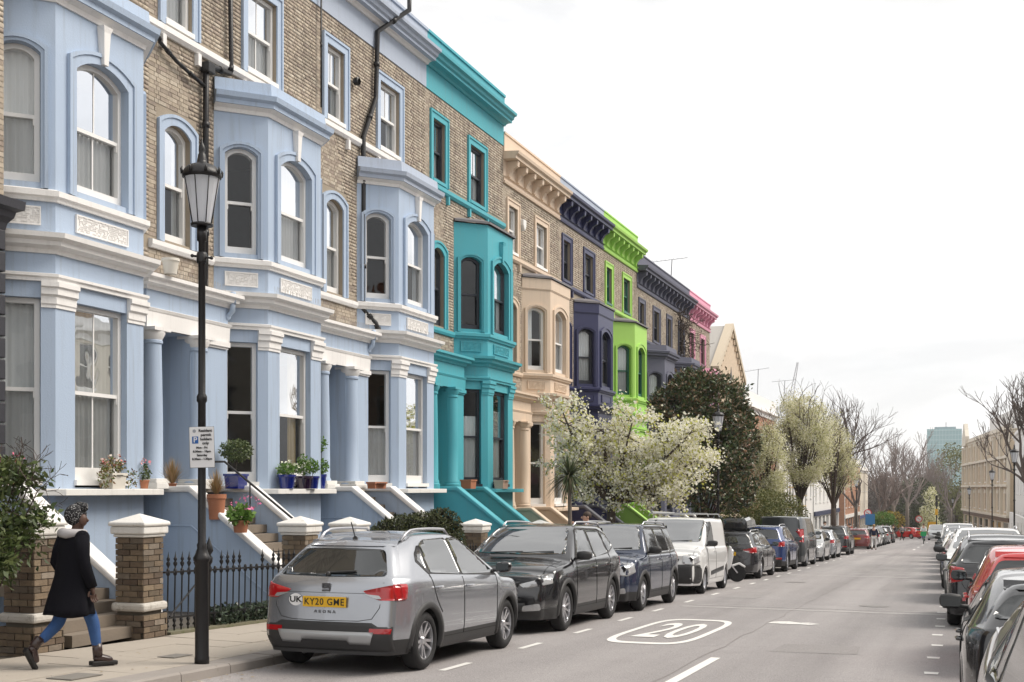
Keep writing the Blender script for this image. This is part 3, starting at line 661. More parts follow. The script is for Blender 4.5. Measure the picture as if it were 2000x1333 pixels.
navy = mat('navy stucco', (.032, .036, .098), .42, var=.15, vscale=2, bump=.3, bscale=40); green = stucco('lime green stucco', (.36, .62, .12), .1)
grey = stucco('slate grey stucco', (.098, .102, .145), .1); pink = stucco('pink stucco', (.70, .33, .44), .1); bgrey = stucco('blue grey stucco', (.12, .15, .17), .1)
lav = stucco('grey lavender stucco', (.40, .455, .55), .3)
navy_top = stucco('faded navy render', (.30, .32, .42), .3)
CN = (curtain_w, [(.03, .97)], .97); CG = (curtain_g, [(.03, .97)], .97); CS = (curtain_w, [(.0, .28)], .97); CY = (curtain_y, [(.62, .85)], .97); CL = (curtain_w, [(.03, .97)], .5); CB = (curtain_g, [(.72, .98)], .97)
hb = dict(wall=blue, trim=white_paint, whitepanel=True, top='A')
house(11.85, 5.8, 0, 'pale blue house with grey curtained bay window behind the walking woman', dict(hb, curtains=[CG, CG, (curtain_w, [(.03, .97)], .97), CL, None, CS], gbars=2, fbars=2, porch=False, stoop=(1.68,)))
H1 = None
H2 = house(17.65, 5.85, 0, 'pale blue house whose steps carry terracotta pots, behind the near lamp post', dict(hb, curtains=[None, CY, None, CN, CB, CL], gbars=False, fbars=False, sbars2=True))
H3 = house(23.5, 5.8, 0, 'pale blue house next to the turquoise one, crooked black drainpipe on its brick', dict(hb, curtains=[CL, CL, None, CB, CN, CB], fbars=False, bayhead='cornice', head=lav, par=lav))
house(29.3, 5.8, 0, 'turquoise house with dark framed sash windows and plain flat cornice', dict(wall=teal, frame=dark_joinery, top='A', bayhead='flat', slab=teal, curtains=[(curtain_w, [(.03, .97)], .72), (curtain_w, [(.03, .97)], .8), None, CB, CB, CB], fbars=False))
house(35.1, 5.6, -.62, 'beige house with white sash windows and bracketed cornice', dict(wall=beige, frame=white_wood, top='B', bayhead='flat', headline=True, slab=beige, keystone=False, curtains=[None, None, (curtain_w, [(.0, .45)], .97), CB, CB, CN], fbars=False))
house(40.7, 5.6, -.62, 'dark navy house between the beige and the lime green ones', dict(wall=navy, frame=dark_joinery, top='B', bayhead='flat', headline=True, slab=navy, keystone=False, par=lav, coping=mat('black grey coping', (.12, .12, .14), .5), curtains=[None, None, CG, None, None, CB], fbars=False))
house(46.3, 5.4, -.62, 'bright lime green house with matching bracketed cornice', dict(wall=green, frame=mat('dark green joinery', (.02, .12, .08), .4), top='B', bayhead='flat', slab=green, keystone=False, curtains=[None, CB, CG, None, None, CB], fbars=False))
house(51.7, 5.4, -1.25, 'slate grey house beside the lime green one, magnolia in front', dict(wall=grey, frame=dark_joinery, top='B', slab=grey, keystone=False, head=grey, coping=white_dirty, fbars=False, curtains=[None, None, CG, None, None, None]))
house(57.1, 5.5, -1.25, 'slate grey house with climber on its upper brick, beside the pink topped one', dict(wall=grey, frame=dark_joinery, top='B', slab=grey, keystone=False, coping=white_dirty, fbars=False, curtains=[None] * 6))
house(62.6, 5.7, -1.25, 'house with pink cornice and pink window surrounds at the terrace end', dict(wall=bgrey, arch=pink, head=pink, bandm=pink, frame=mat('plum joinery', (.1, .02, .05), .4), top='B', slab=bgrey, keystone=False, fbars=False, curtains=[None] * 6))
# ================================================================ cars
def chaikin(P, axis, it=2):
    P = np.moveaxis(P, axis, 0)
    for _ in range(it):
        Q = np.empty((2 * (len(P) - 1) + 2,) + P.shape[1:]); Q[0] = P[0]; Q[-1] = P[-1]
        Q[1:-1:2] = .75 * P[:-1] + .25 * P[1:]; Q[2:-1:2] = .25 * P[:-1] + .75 * P[1:]; P = Q
    return np.moveaxis(P, 0, axis)
rubber = mat('tyre rubber', (.014, .014, .015), .8, var=.2, vscale=8, bump=.4, bscale=80)
plastic = mat('black plastic trim', (.03, .03, .031), .55, bump=.2, bscale=200)
well = mat('wheel well', (.008, .008, .008), .9)
carglass = mat('car window glass', (.012, .016, .017), .03, spec=.6, coat=.25); carglass.node_tree.nodes['Principled BSDF'].inputs['IOR'].default_value = 3.3
rearglass = mat('privacy glass', (.010, .013, .014), .03, spec=.6, coat=.2); rearglass.node_tree.nodes['Principled BSDF'].inputs['IOR'].default_value = 1.7
def cg_mat():
    m = glass_mat('tinted car glass', (.22, .27, .27), 1.5); return m
alloy = mat('alloy', (.62, .62, .64), .28, metal=.9); alloy_d = mat('dark alloy', (.05, .05, .055), .35, metal=.6)
chrome = mat('chrome', (.75, .75, .77), .1, metal=1)
red_lens = mat('red tail lens', (.42, .008, .012), .12, coat=.8, var=.2, vscale=20); clear_lens = mat('clear lamp lens', (.55, .56, .57), .08, metal=.35, coat=.8, var=.35, vscale=30)
plate_y = mat('yellow plate', (.75, .43, .01), .45); plate_w = mat('white plate', (.75, .75, .72), .45); ink = mat('black ink', (.01, .01, .01), .5)
seam_m = mat('panel gap', (.006, .006, .006), .8)
mirror_glass = mat('mirror glass', (.10, .11, .115), .03, metal=1)
def carpaint(name, c, metal=.0, rough=.3): return mat('car paint ' + name, c, rough, metal=metal, coat=1.0, spec=.5)
P_SILVER = carpaint('silver', (.37, .385, .415), .7, .27); P_BLACK = carpaint('black', (.008, .008, .010), 0, .2); P_NAVY = carpaint('navy', (.022, .034, .07), .3, .25)
P_WHITE = carpaint('white', (.74, .74, .73), 0, .3); P_BLUE = carpaint('blue', (.012, .04, .16), .3, .25); P_GREYV = carpaint('dark grey', (.045, .05, .055), .4, .3); P_GREY = carpaint('grey', (.22, .22, .23), .6, .3)
P_RED = carpaint('red', (.55, .012, .01), 0, .25); P_DARK = carpaint('charcoal', (.02, .02, .024), .2, .25); P_LGREY = carpaint('light grey', (.5, .51, .52), .5, .3); P_GREEN = carpaint('green', (.02, .12, .05), .1, .3)
P_FOREST = carpaint('bottle green', (.02, .05, .04), .2, .3); P_BRONZE = carpaint('warm grey', (.27, .25, .24), .5, .32)

# side profile tables: x forward. top: centre line height; each type gives real metres
TYPES = {
 'suv': dict(L=4.14, W=1.78, H=1.54, wb=2.566, fo=.83, R=.325, belt=(.97, 1.04), nose=.80, hood=(1.0, .86), cowl=1.06, wsx=.98, roofx=.16, rx=-1.48, rz=1.45, tail=.99, ro=.745, tum=.25, clad=.36, rails=True, flare=.05),
 'suvbig': dict(L=4.48, W=1.85, H=1.64, wb=2.67, fo=.93, R=.35, belt=(1.03, 1.12), nose=.84, hood=(1.08, .92), cowl=1.14, wsx=1.0, roofx=.2, rx=-1.75, rz=1.58, tail=1.08, ro=.88, clad=.36, rails=True, flare=.05),
 'boxsuv': dict(L=4.22, W=1.80, H=1.66, wb=2.58, fo=.87, R=.335, belt=(1.03, 1.04), nose=.86, hood=(1.07, .96), cowl=1.12, wsx=.98, roofx=.42, rx=-1.93, rz=1.63, tail=1.08, ro=.77, clad=.34, rails=True, flare=.04),
 'hatch': dict(L=4.05, W=1.73, H=1.45, wb=2.52, fo=.83, R=.31, belt=(.9, .98), nose=.74, hood=(.93, .80), cowl=.98, wsx=1.0, roofx=.1, rx=-1.5, rz=1.39, tail=.95, ro=.7, clad=.0, rails=False, flare=0),
 'lowhatch': dict(L=4.15, W=1.76, H=1.34, wb=2.55, fo=.86, R=.32, belt=(.86, .94), nose=.70, hood=(.88, .76), cowl=.92, wsx=.95, roofx=.05, rx=-1.45, rz=1.28, tail=.93, ro=.74, clad=.0, rails=False, flare=0),
 'estate': dict(L=4.6, W=1.8, H=1.46, wb=2.68, fo=.93, R=.32, belt=(.92, .97), nose=.74, hood=(.94, .80), cowl=1.0, wsx=1.0, roofx=.1, rx=-2.05, rz=1.42, tail=.98, ro=.99, clad=.0, rails=True, flare=0),
 'smallvan': dict(L=4.21, W=1.83, H=1.82, wb=2.7, fo=.84, R=.31, belt=(1.08, 1.08), nose=.86, hood=(1.12, .98), cowl=1.2, wsx=1.26, roofx=.52, rx=-1.94, rz=1.8, tail=1.1, ro=.67, clad=.0, rails=False, flare=0, van=True),
 'bigvan': dict(L=4.97, W=1.99, H=2.0, wb=2.93, fo=.97, R=.34, belt=(1.2, 1.2), nose=.92, hood=(1.22, 1.08), cowl=1.32, wsx=1.62, roofx=.86, rx=-2.36, rz=1.97, tail=1.2, ro=1.07, clad=.0, rails=False, flare=0, van=True),
 'ridged': dict(crown=.27, L=4.6, W=1.92, H=1.74, wb=2.66, fo=.92, R=.37, belt=(1.12, 1.14), nose=.98, hood=(1.36, 1.28), cowl=1.38, wsx=.36, roofx=-.25, rx=-1.95, rz=1.7, tail=1.15, ro=1.0, clad=.0, rails=False, flare=0),
 'tallsuv': dict(L=4.6, W=1.92, H=1.84, wb=2.66, fo=.92, R=.37, belt=(1.18, 1.2), nose=1.02, hood=(1.24, 1.15), cowl=1.28, wsx=.82, roofx=.4, rx=-1.95, rz=1.8, tail=1.2, ro=1.0, clad=.3, rails=True, flare=.04),
}
def car_surface(T, it=3):
    L, W, H = T['L'], T['W'], T['H']; xf = T['wb'] / 2 + T['fo']; xr = -T['wb'] / 2 - T['ro']; hw = W / 2
    b0, b1 = T['belt'][0], T['belt'][1]
    van = T.get('van')
    # control stations: (x, z_top_centre, roofness 0..1)
    st = [(xr + .02, T['rz'] - .02, 1), (xr + .12, T['rz'], 1), (xr + .3, T['rz'] + .02, 1), (-T['wb'] / 2, None, 1), (-.6, None, 1), (T['roofx'] - .35, H - .005, 1), (T['roofx'], H - .03, 1),
          (T['roofx'] * .5 + T['wsx'] * .5, None, .5), (T['wsx'], T['cowl'] + .01, .04), (T['wsx'] + .1, T['hood'][0], 0), ((T['wsx'] + xf) / 2, None, 0), (xf - .42, T['hood'][1] + .045, 0), (xf - .2, T['hood'][1], 0), (xf - .08, T['hood'][1] - .05, 0)]
    rows = 11
    G = np.zeros((len(st), rows, 3)); drop = -.03 if not van else 0
    for i, (x, z, rf) in enumerate(st):
        if z is None:
            if rf == 1: z = H - (0.005 if x > -1 else .02)
            elif rf == .5: z = (H - .03 + T['cowl']) / 2 + .035
            else: z = (T['hood'][0] * .55 + T['hood'][1] * .45) + .025
        fr = (x - xr) / (xf - xr); zb = b1 + (b0 - b1) * fr
        end = min(x - xr, xf - x); nar = 1 - .10 * max(0, 1 - end / .55) ** 2; narF = 1 - .10 * max(0, 1 - (xf - x) / .9) ** 2
        w = hw * nar * narF; zs = .24
        crown = .035 if rf < .3 else .05
        if rf > 0:
            inset = (T.get('tum', .2) if not van else .09) * (z - zb) / (H - zb)
            y4 = w - .05 - inset; z4 = z - crown
            ye = y4 - .12
        else:
            crown = T.get('crown', .035) * min(1, max(.15, (xf - x) / .9)); z4 = z - crown - .02; y4 = w - .11; ye = w - .35; zb = min(zb, z4 - .01)
        zm = zb - .26
        ww = w * 1.0
        pts = [(ww - .05, zs - .03), (ww - .025, zs + .03), (ww - .012, zs + .13), (ww, zs + .22), (ww - .004, zm), (ww - .008, zb - .1), (w - .035, zb - .015), (w - .06, zb + .012 if rf > 0 else z4 - .003), (y4, z4), (ye, z - .012 if rf > 0 else z - .01), (0, z)]
        if rf > 0 and rf < .06: pts[7] = (w - .07, z4 - .01)
        for j, (y, zz) in enumerate(pts): G[i, j] = (x, y, zz)
    # end fascias: push each row to its own x, then close towards the centre line
    Hn = T['nose']
    def rear_x(z):
        t = T['tail']
        if z > t: return xr + .06 + (z - t) * ((.42 if not van else .1) if T['rx'] > xr + .25 else .22) * 1.0
        if z > t - .12: return xr + .05
        if z > .62: return xr + .03
        if z > .3: return xr - .0
        return xr + .07
    def front_x(z):
        if z > T['hood'][1] - .06: return xf - .13
        if z > Hn - .12: return xf - .055
        if z > .32: return xf - .0
        return xf - .07
    rear = []; front = []
    slope = (T['rx'] - xr - .06) / max(.1, T['rz'] - T['tail'])
    def rear_x2(z):
        t = T['tail']
        return xr + .06 + (z - t) * slope if z > t else rear_x(z)
    for fr_, dx in ((1.0, .0), (.955, -.0)):
        pass
    def ring(i, fx, s, sy, dx):
        R_ = G[i].copy()
        for j in range(rows): R_[j, 0] = fx(R_[j, 2]) + s * dx; R_[j, 1] *= sy
        return R_
    fr_l = [ring(-1, front_x, -1, 1.0, .13), ring(-1, front_x, -1, .97, .035), ring(-1, front_x, -1, .84, -.0), ring(-1, front_x, 1, .5, .035), ring(-1, front_x, 1, 0, .05)]
    rr_l = [ring(0, rear_x2, 1, 1.0, .14), ring(0, rear_x2, 1, .955, .045), ring(0, rear_x2, 1, .84, -.0), ring(0, rear_x2, -1, .5, .035), ring(0, rear_x2, -1, 0, .05)]
    # shift stations near the rear so that they follow the raked tailgate
    body = [G[i].copy() for i in range(len(st))]
    for k_ in (0, 1, 2):
        for j in range(rows):
            lim = rear_x2(body[k_][j, 2]) + (.14, .22, .34)[k_]
            body[k_][j, 0] = max(body[k_][j, 0], lim) if body[k_][j, 2] > T['tail'] else lim
    for k_ in (3,):
        for j in range(rows): body[k_][j, 0] = max(body[k_][j, 0], body[2][j, 0] + .1)
    for k_ in (-1, -2):
        for j in range(rows): body[k_][j, 0] = min(body[k_][j, 0], front_x(body[k_][j, 2]) - (.16 if k_ == -1 else .26))
    C = np.array(rr_l[::-1] + body + fr_l)
    C = chaikin(C, 0, it); C = chaikin(C, 1, 2)
    return C, xf, xr
def circle_cut(V, Q, cx, cz, R, ymin):
    side = np.abs(V[:, 1]) > ymin
    d = np.hypot(V[:, 0] - cx, V[:, 2] - cz); sel = side & (d > R - .055) & (d < R + .02)
    s_ = R / np.maximum(d[sel], 1e-6)
    V[sel, 0] = cx + (V[sel, 0] - cx) * s_; V[sel, 2] = cz + (V[sel, 2] - cz) * s_
    d = np.hypot(V[:, 0] - cx, V[:, 2] - cz)
    bad = side & (d < R - .004); keep = ~bad[Q].any(axis=1)
    return V, Q[keep], keep
CAR = {}
def car_type(kind, it=3):
    if (kind, it) in CAR: return CAR[(kind, it)]
    T = TYPES[kind]; C, xf, xr = car_surface(T, it); n, m = C.shape[:2]
    V = C.reshape(-1, 3); idx = np.arange(n * m).reshape(n, m)
    Q = np.stack([idx[:-1, :-1], idx[1:, :-1], idx[1:, 1:], idx[:-1, 1:]], -1).reshape(-1, 4)
    rowid = np.tile(np.arange(m - 1), n - 1)
    V2 = V.copy(); V2[:, 1] *= -1; Q2 = Q[:, ::-1] + len(V)
    V = np.vstack([V, V2]); Q = np.vstack([Q, Q2]); rowid = np.concatenate([rowid, rowid])
    bvh = BVHTree.FromPolygons([Vector(v) for v in V], [tuple(q) for q in Q])
    Ra = T['R'] + .05
    for cx in (T['wb'] / 2, -T['wb'] / 2):
        V, Q, keep = circle_cut(V, Q, cx, T['R'], Ra, T['W'] * .32); rowid = rowid[keep]
    jc = 9 if T['clad'] else -1
    def sub(mask, nm):
        q = Q[mask]; u, inv = np.unique(q, return_inverse=True); me = np_mesh(nm, V[u], inv.reshape(-1, 4)); me.polygons.foreach_set('use_smooth', [True] * len(me.polygons)); return me
    Z = V[:, 2]
    D = dict(T=T, bvh=bvh, xf=xf, xr=xr, body=sub(rowid > jc, 'body'), clad=sub(rowid <= jc, 'lower_cladding') if jc >= 0 else None, meshes={})
    CAR[(kind, it)] = D; return D
def decal(D, poly, view, eps=.004, res=.05, sgn=1, holes=None):
    """a shell laid on the body: poly in (x,z) seen from the side, (y,z) from front/rear, (x,y) from above; offset off the surface, with edges"""
    P = [Vector(p) for p in poly]; n = len(P)
    B = []
    for i in range(n):
        a, b = P[i], P[(i + 1) % n]; k_ = max(1, int((b - a).length / res))
        B += [a + (b - a) * (j / k_) for j in range(k_)]
    nb = len(B); xs = [p.x for p in B]; ys = [p.y for p in B]; inner = []
    x = min(xs) + res * .5
    def inside(px, py):
        c = False; j = nb - 1
        for i in range(nb):
            if (B[i].y > py) != (B[j].y > py) and px < (B[j].x - B[i].x) * (py - B[i].y) / (B[j].y - B[i].y) + B[i].x: c = not c
            j = i
        return c
    while x < max(xs):
        y = min(ys) + res * .5
        while y < max(ys):
            if inside(x, y) and min((Vector((x, y)) - b).length for b in B) > res * .35: inner.append(Vector((x, y)))
            y += res
        x += res
    pts = B + inner
    vs, es, fs, ov, *_ = delaunay_2d_cdt(pts, [(i, (i + 1) % nb) for i in range(nb)], [], 1, 1e-5)
    bvh = D['bvh']; out = []; nr = []
    last = None
    for v in vs:
        if view == 'side': o = Vector((v.x, sgn * 3, v.y)); d = Vector((0, -sgn, 0))
        elif view == 'front': o = Vector((4, v.x, v.y)); d = Vector((-1, 0, 0))
        elif view == 'rear': o = Vector((-4, v.x, v.y)); d = Vector((1, 0, 0))
        elif view == 'top': o = Vector((v.x, v.y, 4)); d = Vector((0, 0, -1))
        h = bvh.ray_cast(o, d)
        if h[0] is None:
            near = bvh.find_nearest(o + d * (3.2 if view in ('front', 'rear') else 2.4)); p, nn = near[0], near[1]
        else: p, nn = h[0], h[1]
        if view == 'side' and abs(p.y) < D['T']['W'] * .3:
            h = bvh.find_nearest(Vector((v.x, sgn * D['T']['W'] * .5, v.y))); p, nn = h[0], h[1]; d = Vector((0, -sgn, 0))
        if nn.dot(d) > 0: nn = -nn
        out.append(p + nn * eps); nr.append(nn)
    F = [tuple(f) for f in fs]; V = [tuple(p) for p in out]; nV = len(V)
    # rim so that the shell has thickness
    cnt = {}
    for f in F:
        for i in range(len(f)):
            e = (f[i], f[(i + 1) % len(f)]); key = tuple(sorted(e)); cnt[key] = cnt.get(key, 0) + 1
    V += [tuple(out[i] - nr[i] * (eps + .004)) for i in range(len(out))]
    F += [(a, b, b + nV, a + nV) for (a, b), c_ in cnt.items() if c_ == 1]
    return V, F
def surf_pt(D, a, b, view, sgn=1, eps=.0):
    if view == 'side': o = Vector((a, sgn * 3, b)); d = Vector((0, -sgn, 0))
    elif view == 'front': o = Vector((4, a, b)); d = Vector((-1, 0, 0))
    elif view == 'rear': o = Vector((-4, a, b)); d = Vector((1, 0, 0))
    else: o = Vector((a, b, 4)); d = Vector((0, 0, -1))
    h = D['bvh'].ray_cast(o, d)
    if h[0] is None: h = D['bvh'].find_nearest(o + d * 3)
    nn = h[1] if h[1].dot(d) < 0 else -h[1]
    return h[0] + nn * eps
def shrink(poly, k_, cx=None):
    c = sum((Vector(p) for p in poly), Vector((0, 0))) / len(poly); out = []
    n = len(poly)
    for i in range(n):
        a, b, c_ = Vector(poly[i - 1]), Vector(poly[i]), Vector(poly[(i + 1) % n])
        d1 = (b - a).normalized(); d2 = (c_ - b).normalized(); n1 = Vector((-d1.y, d1.x)); n2 = Vector((-d2.y, d2.x)); m = (n1 + n2)
        m = m.normalized() if m.length > 1e-6 else n1; s_ = k_ / max(.35, m.dot(n1))
        if (b + m * .001 - c).length > (b - c).length: m = -m
        q = b + m * s_; out.append((q.x, q.y))
    return out
def rounded(poly, r, n=3):
    out = []; N = len(poly)
    for i in range(N):
        a, b, c_ = Vector(poly[i - 1]), Vector(poly[i]), Vector(poly[(i + 1) % N]); rr = min(r, (a - b).length * .45, (c_ - b).length * .45)
        p, q = b + (a - b).normalized() * rr, b + (c_ - b).normalized() * rr
        for j in range(n + 1):
            t = j / n; v = p * (1 - t) ** 2 + b * 2 * t * (1 - t) + q * t * t; out.append((v.x, v.y))
    return out
def wheel_meshes(R, style):
    key = ('wheel', round(R, 3), style)
    if key in CAR: return CAR[key]
    w = .105; t = MB(); M = Matrix.Rotation(rad(90), 4, 'X'); rr = R * .655
    prof = [(rr, -w * .8), (rr + .012, -w), (R - .05, -w * 1.02), (R - .012, -w * .8), (R, -w * .55), (R, w * .55), (R - .012, w * .8), (R - .05, w * 1.02), (rr + .012, w), (rr, w * .8)]
    n = 40; V = []; F = []
    for r, z in prof:
        for k_ in range(n): a = 2 * math.pi * k_ / n; V.append((r * math.cos(a), z, r * math.sin(a)))
    m = len(prof); F = [(i * n + k_, i * n + (k_ + 1) % n, ((i + 1) % m) * n + (k_ + 1) % n, ((i + 1) % m) * n + k_) for i in range(m) for k_ in range(n)]
    tyre = fast_mesh('tyre', V, F); tyre.polygons.foreach_set('use_smooth', [True] * len(tyre.polygons)); tyre.materials.append(rubber)
    r = MB(); r.cur = 1
    M = Matrix.Rotation(rad(-90), 4, 'X')   # lathe z -> +y (outer side)
    r.lathe([(.01, .02), (rr * .95, .015), (rr * .97, .03), (rr * .97, -.08)], n=32, M=M)
    r.cur = 0
    r.lathe([(rr * 1.005, -.08), (rr * 1.01, .088), (rr * .955, .092), (rr * .945, .06), (rr * .945, -.0801)], n=40, M=M)
    r.lathe([(.001, .075), (.03, .078), (.04, .07), (rr * .2, .06), (rr * .21, .02)], n=16, M=M)
    ns = {'twin': 5, 'ten': 10, 'five': 5, 'steel': 0}[style]
    for i in range(ns):
        a0 = 2 * math.pi * i / ns + .3
        for da in ((-.16, .16) if style == 'twin' else (0,)):
            w0, w1 = {'twin': (.018, .014), 'ten': (.02, .014), 'five': (.05, .032)}[style]
            a = a0; R2 = Matrix.Rotation(a, 4, 'Y')
            x0, x1 = rr * .15, rr * .955; s0, s1 = math.sin(da) * rr * .25, math.sin(da) * rr * 1.35
            V = [Vector(v) for v in ((x0, .058, s0 - w0), (x0, .058, s0 + w0), (x1, .078, s1 + w1), (x1, .078, s1 - w1), (x0, .02, s0 - w0 * 1.3), (x0, .02, s0 + w0 * 1.3), (x1, .03, s1 + w1 * 1.3), (x1, .03, s1 - w1 * 1.3))]
            r.add([R2 @ v for v in V], [(3, 2, 1, 0), (0, 1, 5, 4), (1, 2, 6, 5), (2, 3, 7, 6), (3, 0, 4, 7)])
    if style == 'steel':
        r.lathe([(.04, .045), (rr * .5, .055), (rr * .8, .03), (rr * .97, .06)], n=24, M=M)
    rim = bpy.data.meshes.new('rim'); rim.from_pydata(r.v, [], r.f); rim.materials.append(alloy); rim.materials.append(alloy_d if style != 'steel' else plastic); rim.polygons.foreach_set('material_index', r.mi); rim.update()
    CAR[key] = (tyre, rim); return CAR[key]
def side_windows(T, kind):
    H = T['H']; z0a, z0b = T['belt'][0] + .035, T['belt'][1] + .03
    xb = -T['wb'] / 2 - T['ro']
    zt = H - .105; xw, xr_ = T['wsx'] - .06, T['roofx'] + .02
    ytop_f = xr_ - .02; rear_top = T['rx'] + .42; bot_r = xb + .52
    if kind == 'suv': return [[(.84, z0a + .0), (xr_ - .0, zt), (-.18, zt + .02), (-.22, z0a + .02)], [(-.27, z0a + .02), (-.23, zt + .02), (-.90, zt + .0), (-1.06, zt - .05), (-1.12, z0b + .0)], [(-1.17, z0b + .02), (-1.13, zt - .1), (-1.24, zt - .16), (-1.3, zt - .24), (-1.29, z0b + .14)]]
    if kind == 'suvbig': return [[(.84, z0a), (xr_, zt), (-.2, zt + .02), (-.24, z0a + .02)], [(-.3, z0a + .02), (-.26, zt + .02), (-1.0, zt - .01), (-1.14, z0b + .0)], [(-1.19, z0b + .01), (-1.06, zt - .02), (-1.3, zt - .06), (-1.6, z0b + .16), (-1.58, z0b + .09)]]
    if kind == 'boxsuv' or kind == 'tallsuv': return [[(xw - .05, z0a), (xr_ + .02, zt), (-.1, zt + .01), (-.12, z0a)], [(-.18, z0a), (-.16, zt + .01), (-.95, zt), (-.98, z0b)], [(-1.04, z0b), (-1.02, zt), (-1.7, zt - .01), (-1.82, z0b + .02)]]
    if kind in ('smallvan', 'bigvan'): return [[(xw - .1, z0a), (xr_ + .1, zt - .02), (T['roofx'] - .35, zt - .01), (T['roofx'] - .42, z0a)]]
    if kind in ('estate',): return [[(xw - .05, z0a), (xr_, zt), (-.2, zt + .01), (-.22, z0a)], [(-.28, z0a), (-.26, zt + .01), (-.98, zt), (-1.1, z0b)], [(-1.16, z0b), (-1.05, zt), (-1.75, zt - .03), (-1.95, z0b + .05)]]
    return [[(xw - .05, z0a), (xr_, zt), (-.2, zt + .01), (-.24, z0a)], [(-.3, z0a), (-.26, zt + .01), (-.92, zt - .03), (-1.2, z0b + .12), (-1.18, z0b)]]
def build_car(kind, paint, label, loc, heading, cat='car', wheel='twin', group=None, rear_lights=None, front=None, opt={}, detail=2, name='parked_car'):
    """heading +1: pointing away down the street, -1: facing the camera end"""
    D = car_type(kind, 3 if detail > 1 else 2); T = D['T']; xf, xr = D['xf'], D['xr']; hw = T['W'] / 2
    root = thing(name, label, cat, (loc[0], loc[1], gz(loc[1]) + .004), 0, group)
    root.rotation_euler = Matrix.Rotation(-K * 1.0, 4, 'X').to_3x3().to_4x4().__matmul__(Matrix.Rotation(rad(90 if heading > 0 else -90) + opt.get('yaw', 0), 4, 'Z')).to_euler()
    def put(nm, me, m=None, smooth=False, parent=root):
        o = bpy.data.objects.new(nm, me); COL.objects.link(o); o.parent = parent
        if m is not None:
            if not len(me.materials): me.materials.append(m)
            o.material_slots[0].link = 'OBJECT'; o.material_slots[0].material = m
        return o
    def cached(nm, fn):
        key = nm
        if key not in D['meshes']: D['meshes'][key] = fn()
        return D['meshes'][key]
    def dec(nm, key, polys, view, m, eps=.004, both=False, res=None, smooth=True, parent=root):
        def fn():
            V = []; F = []
            for p in polys:
                for s_ in ((1, -1) if both else (1,)):
                    v, f = decal(D, p if view == 'side' or s_ == 1 else [(-a, b) for a, b in p], view, eps, res or (.06 if detail > 1 else .14), s_); k_ = len(V); V += v; F += [tuple(i + k_ for i in q) for q in f]
            me = fast_mesh(nm, V, F); me.polygons.foreach_set('use_smooth', [len(q) == 3 for q in F]); return me
        return put(nm, cached(key + str(detail), fn), m, parent=parent)
    put('body', D['body'], paint)
    if D['clad'] is not None: put('lower_cladding', D['clad'], plastic)
    # underside and wells
    def under():
        b = MB(); b.box(xr + .35, xf - .4, -hw + .2, hw - .2, .17, .26)
        for cx in (T['wb'] / 2, -T['wb'] / 2):
            R = T['R'] + .06; n = 16
            for s_ in (1, -1):
                V = []
                for i in range(n + 1):
                    a = math.pi * (i / n) * 1.2 - math.pi * .1
                    V += [(cx + R * math.cos(a), s_ * (hw - .03), T['R'] + R * math.sin(a)), (cx + R * math.cos(a), s_ * (hw - .42), T['R'] + R * math.sin(a))]
                b.add(V, [(2 * i, 2 * i + 2, 2 * i + 3, 2 * i + 1) for i in range(n)])
                b.add([V[2 * i + 1] for i in range(n + 1)], [tuple(range(n + 1))])
        return fast_mesh('underbody', b.v, b.f)
    put('underbody', cached('under', under), well)
    # side glass
    wins = side_windows(T, kind); isv = T.get('van')
    fr_poly = []
    for i, p in enumerate(wins):
        for s_ in (1, -1):
            key = 'sw%d%d' % (i, s_)
            o = dec('side_window', key, [rounded(p, .05)], 'side', opt.get('glass', carglass), .009) if s_ == 1 else None
            if s_ == -1:
                def fn(p=p):
                    v, f = decal(D, rounded(p, .05), 'side', .009, .06 if detail > 1 else .14, -1); me = fast_mesh('side_window', v, f); me.polygons.foreach_set('use_smooth', [len(q) == 3 for q in f]); return me
                put('side_window', cached(key + str(detail), fn), opt.get('glass', carglass))
    if not isv:
        a = wins[0]; z = wins[-1]
        outl = [(a[0][0] + .06, a[0][1] - .03), (a[1][0] + .0, a[1][1] + .035), (wins[-1][1][0], wins[-1][1][1] + .035 if len(wins) > 2 else wins[-1][1][1] + .03)] + [(p[0] - .03, p[1] + .012) for p in z[2:-1]] + [(z[-1][0] - .035, z[-1][1] - .02), (z[0][0], z[0][1] - .028)]
        dec('window_surround', 'surr', [outl], 'side', plastic, .005, both=True)
    # windscreen and rear window
    tu = T.get('tum', .2); yw = hw - .17; yt = hw - .13 - tu if not isv else hw - .2; zc, zt = T['cowl'] + .035, T['H'] - .085
    ws = [(-yw, zc - .01), (-yw * .5, zc - .03), (0, zc - .035), (yw * .5, zc - .03), (yw, zc - .01), (yt, zt), (0, zt + .02), (-yt, zt)]
    dec('windscreen', 'ws', [rounded(ws, .06)], 'front', opt.get('wsglass', carglass), .006)
    wp = MB()
    for (a, b, c_, d_) in ((-.5, zc - .02, .05, zc - .0), (.02, zc - .02, .55, zc + .01)):
        wp.tube([surf_pt(D, a + (c_ - a) * t, b + (d_ - b) * t, 'front', eps=.018) for t in (0, .3, .6, 1)], .008, 5)
    put('wiper', cached('wip', lambda: fast_mesh('wiper', wp.v, wp.f)), plastic)
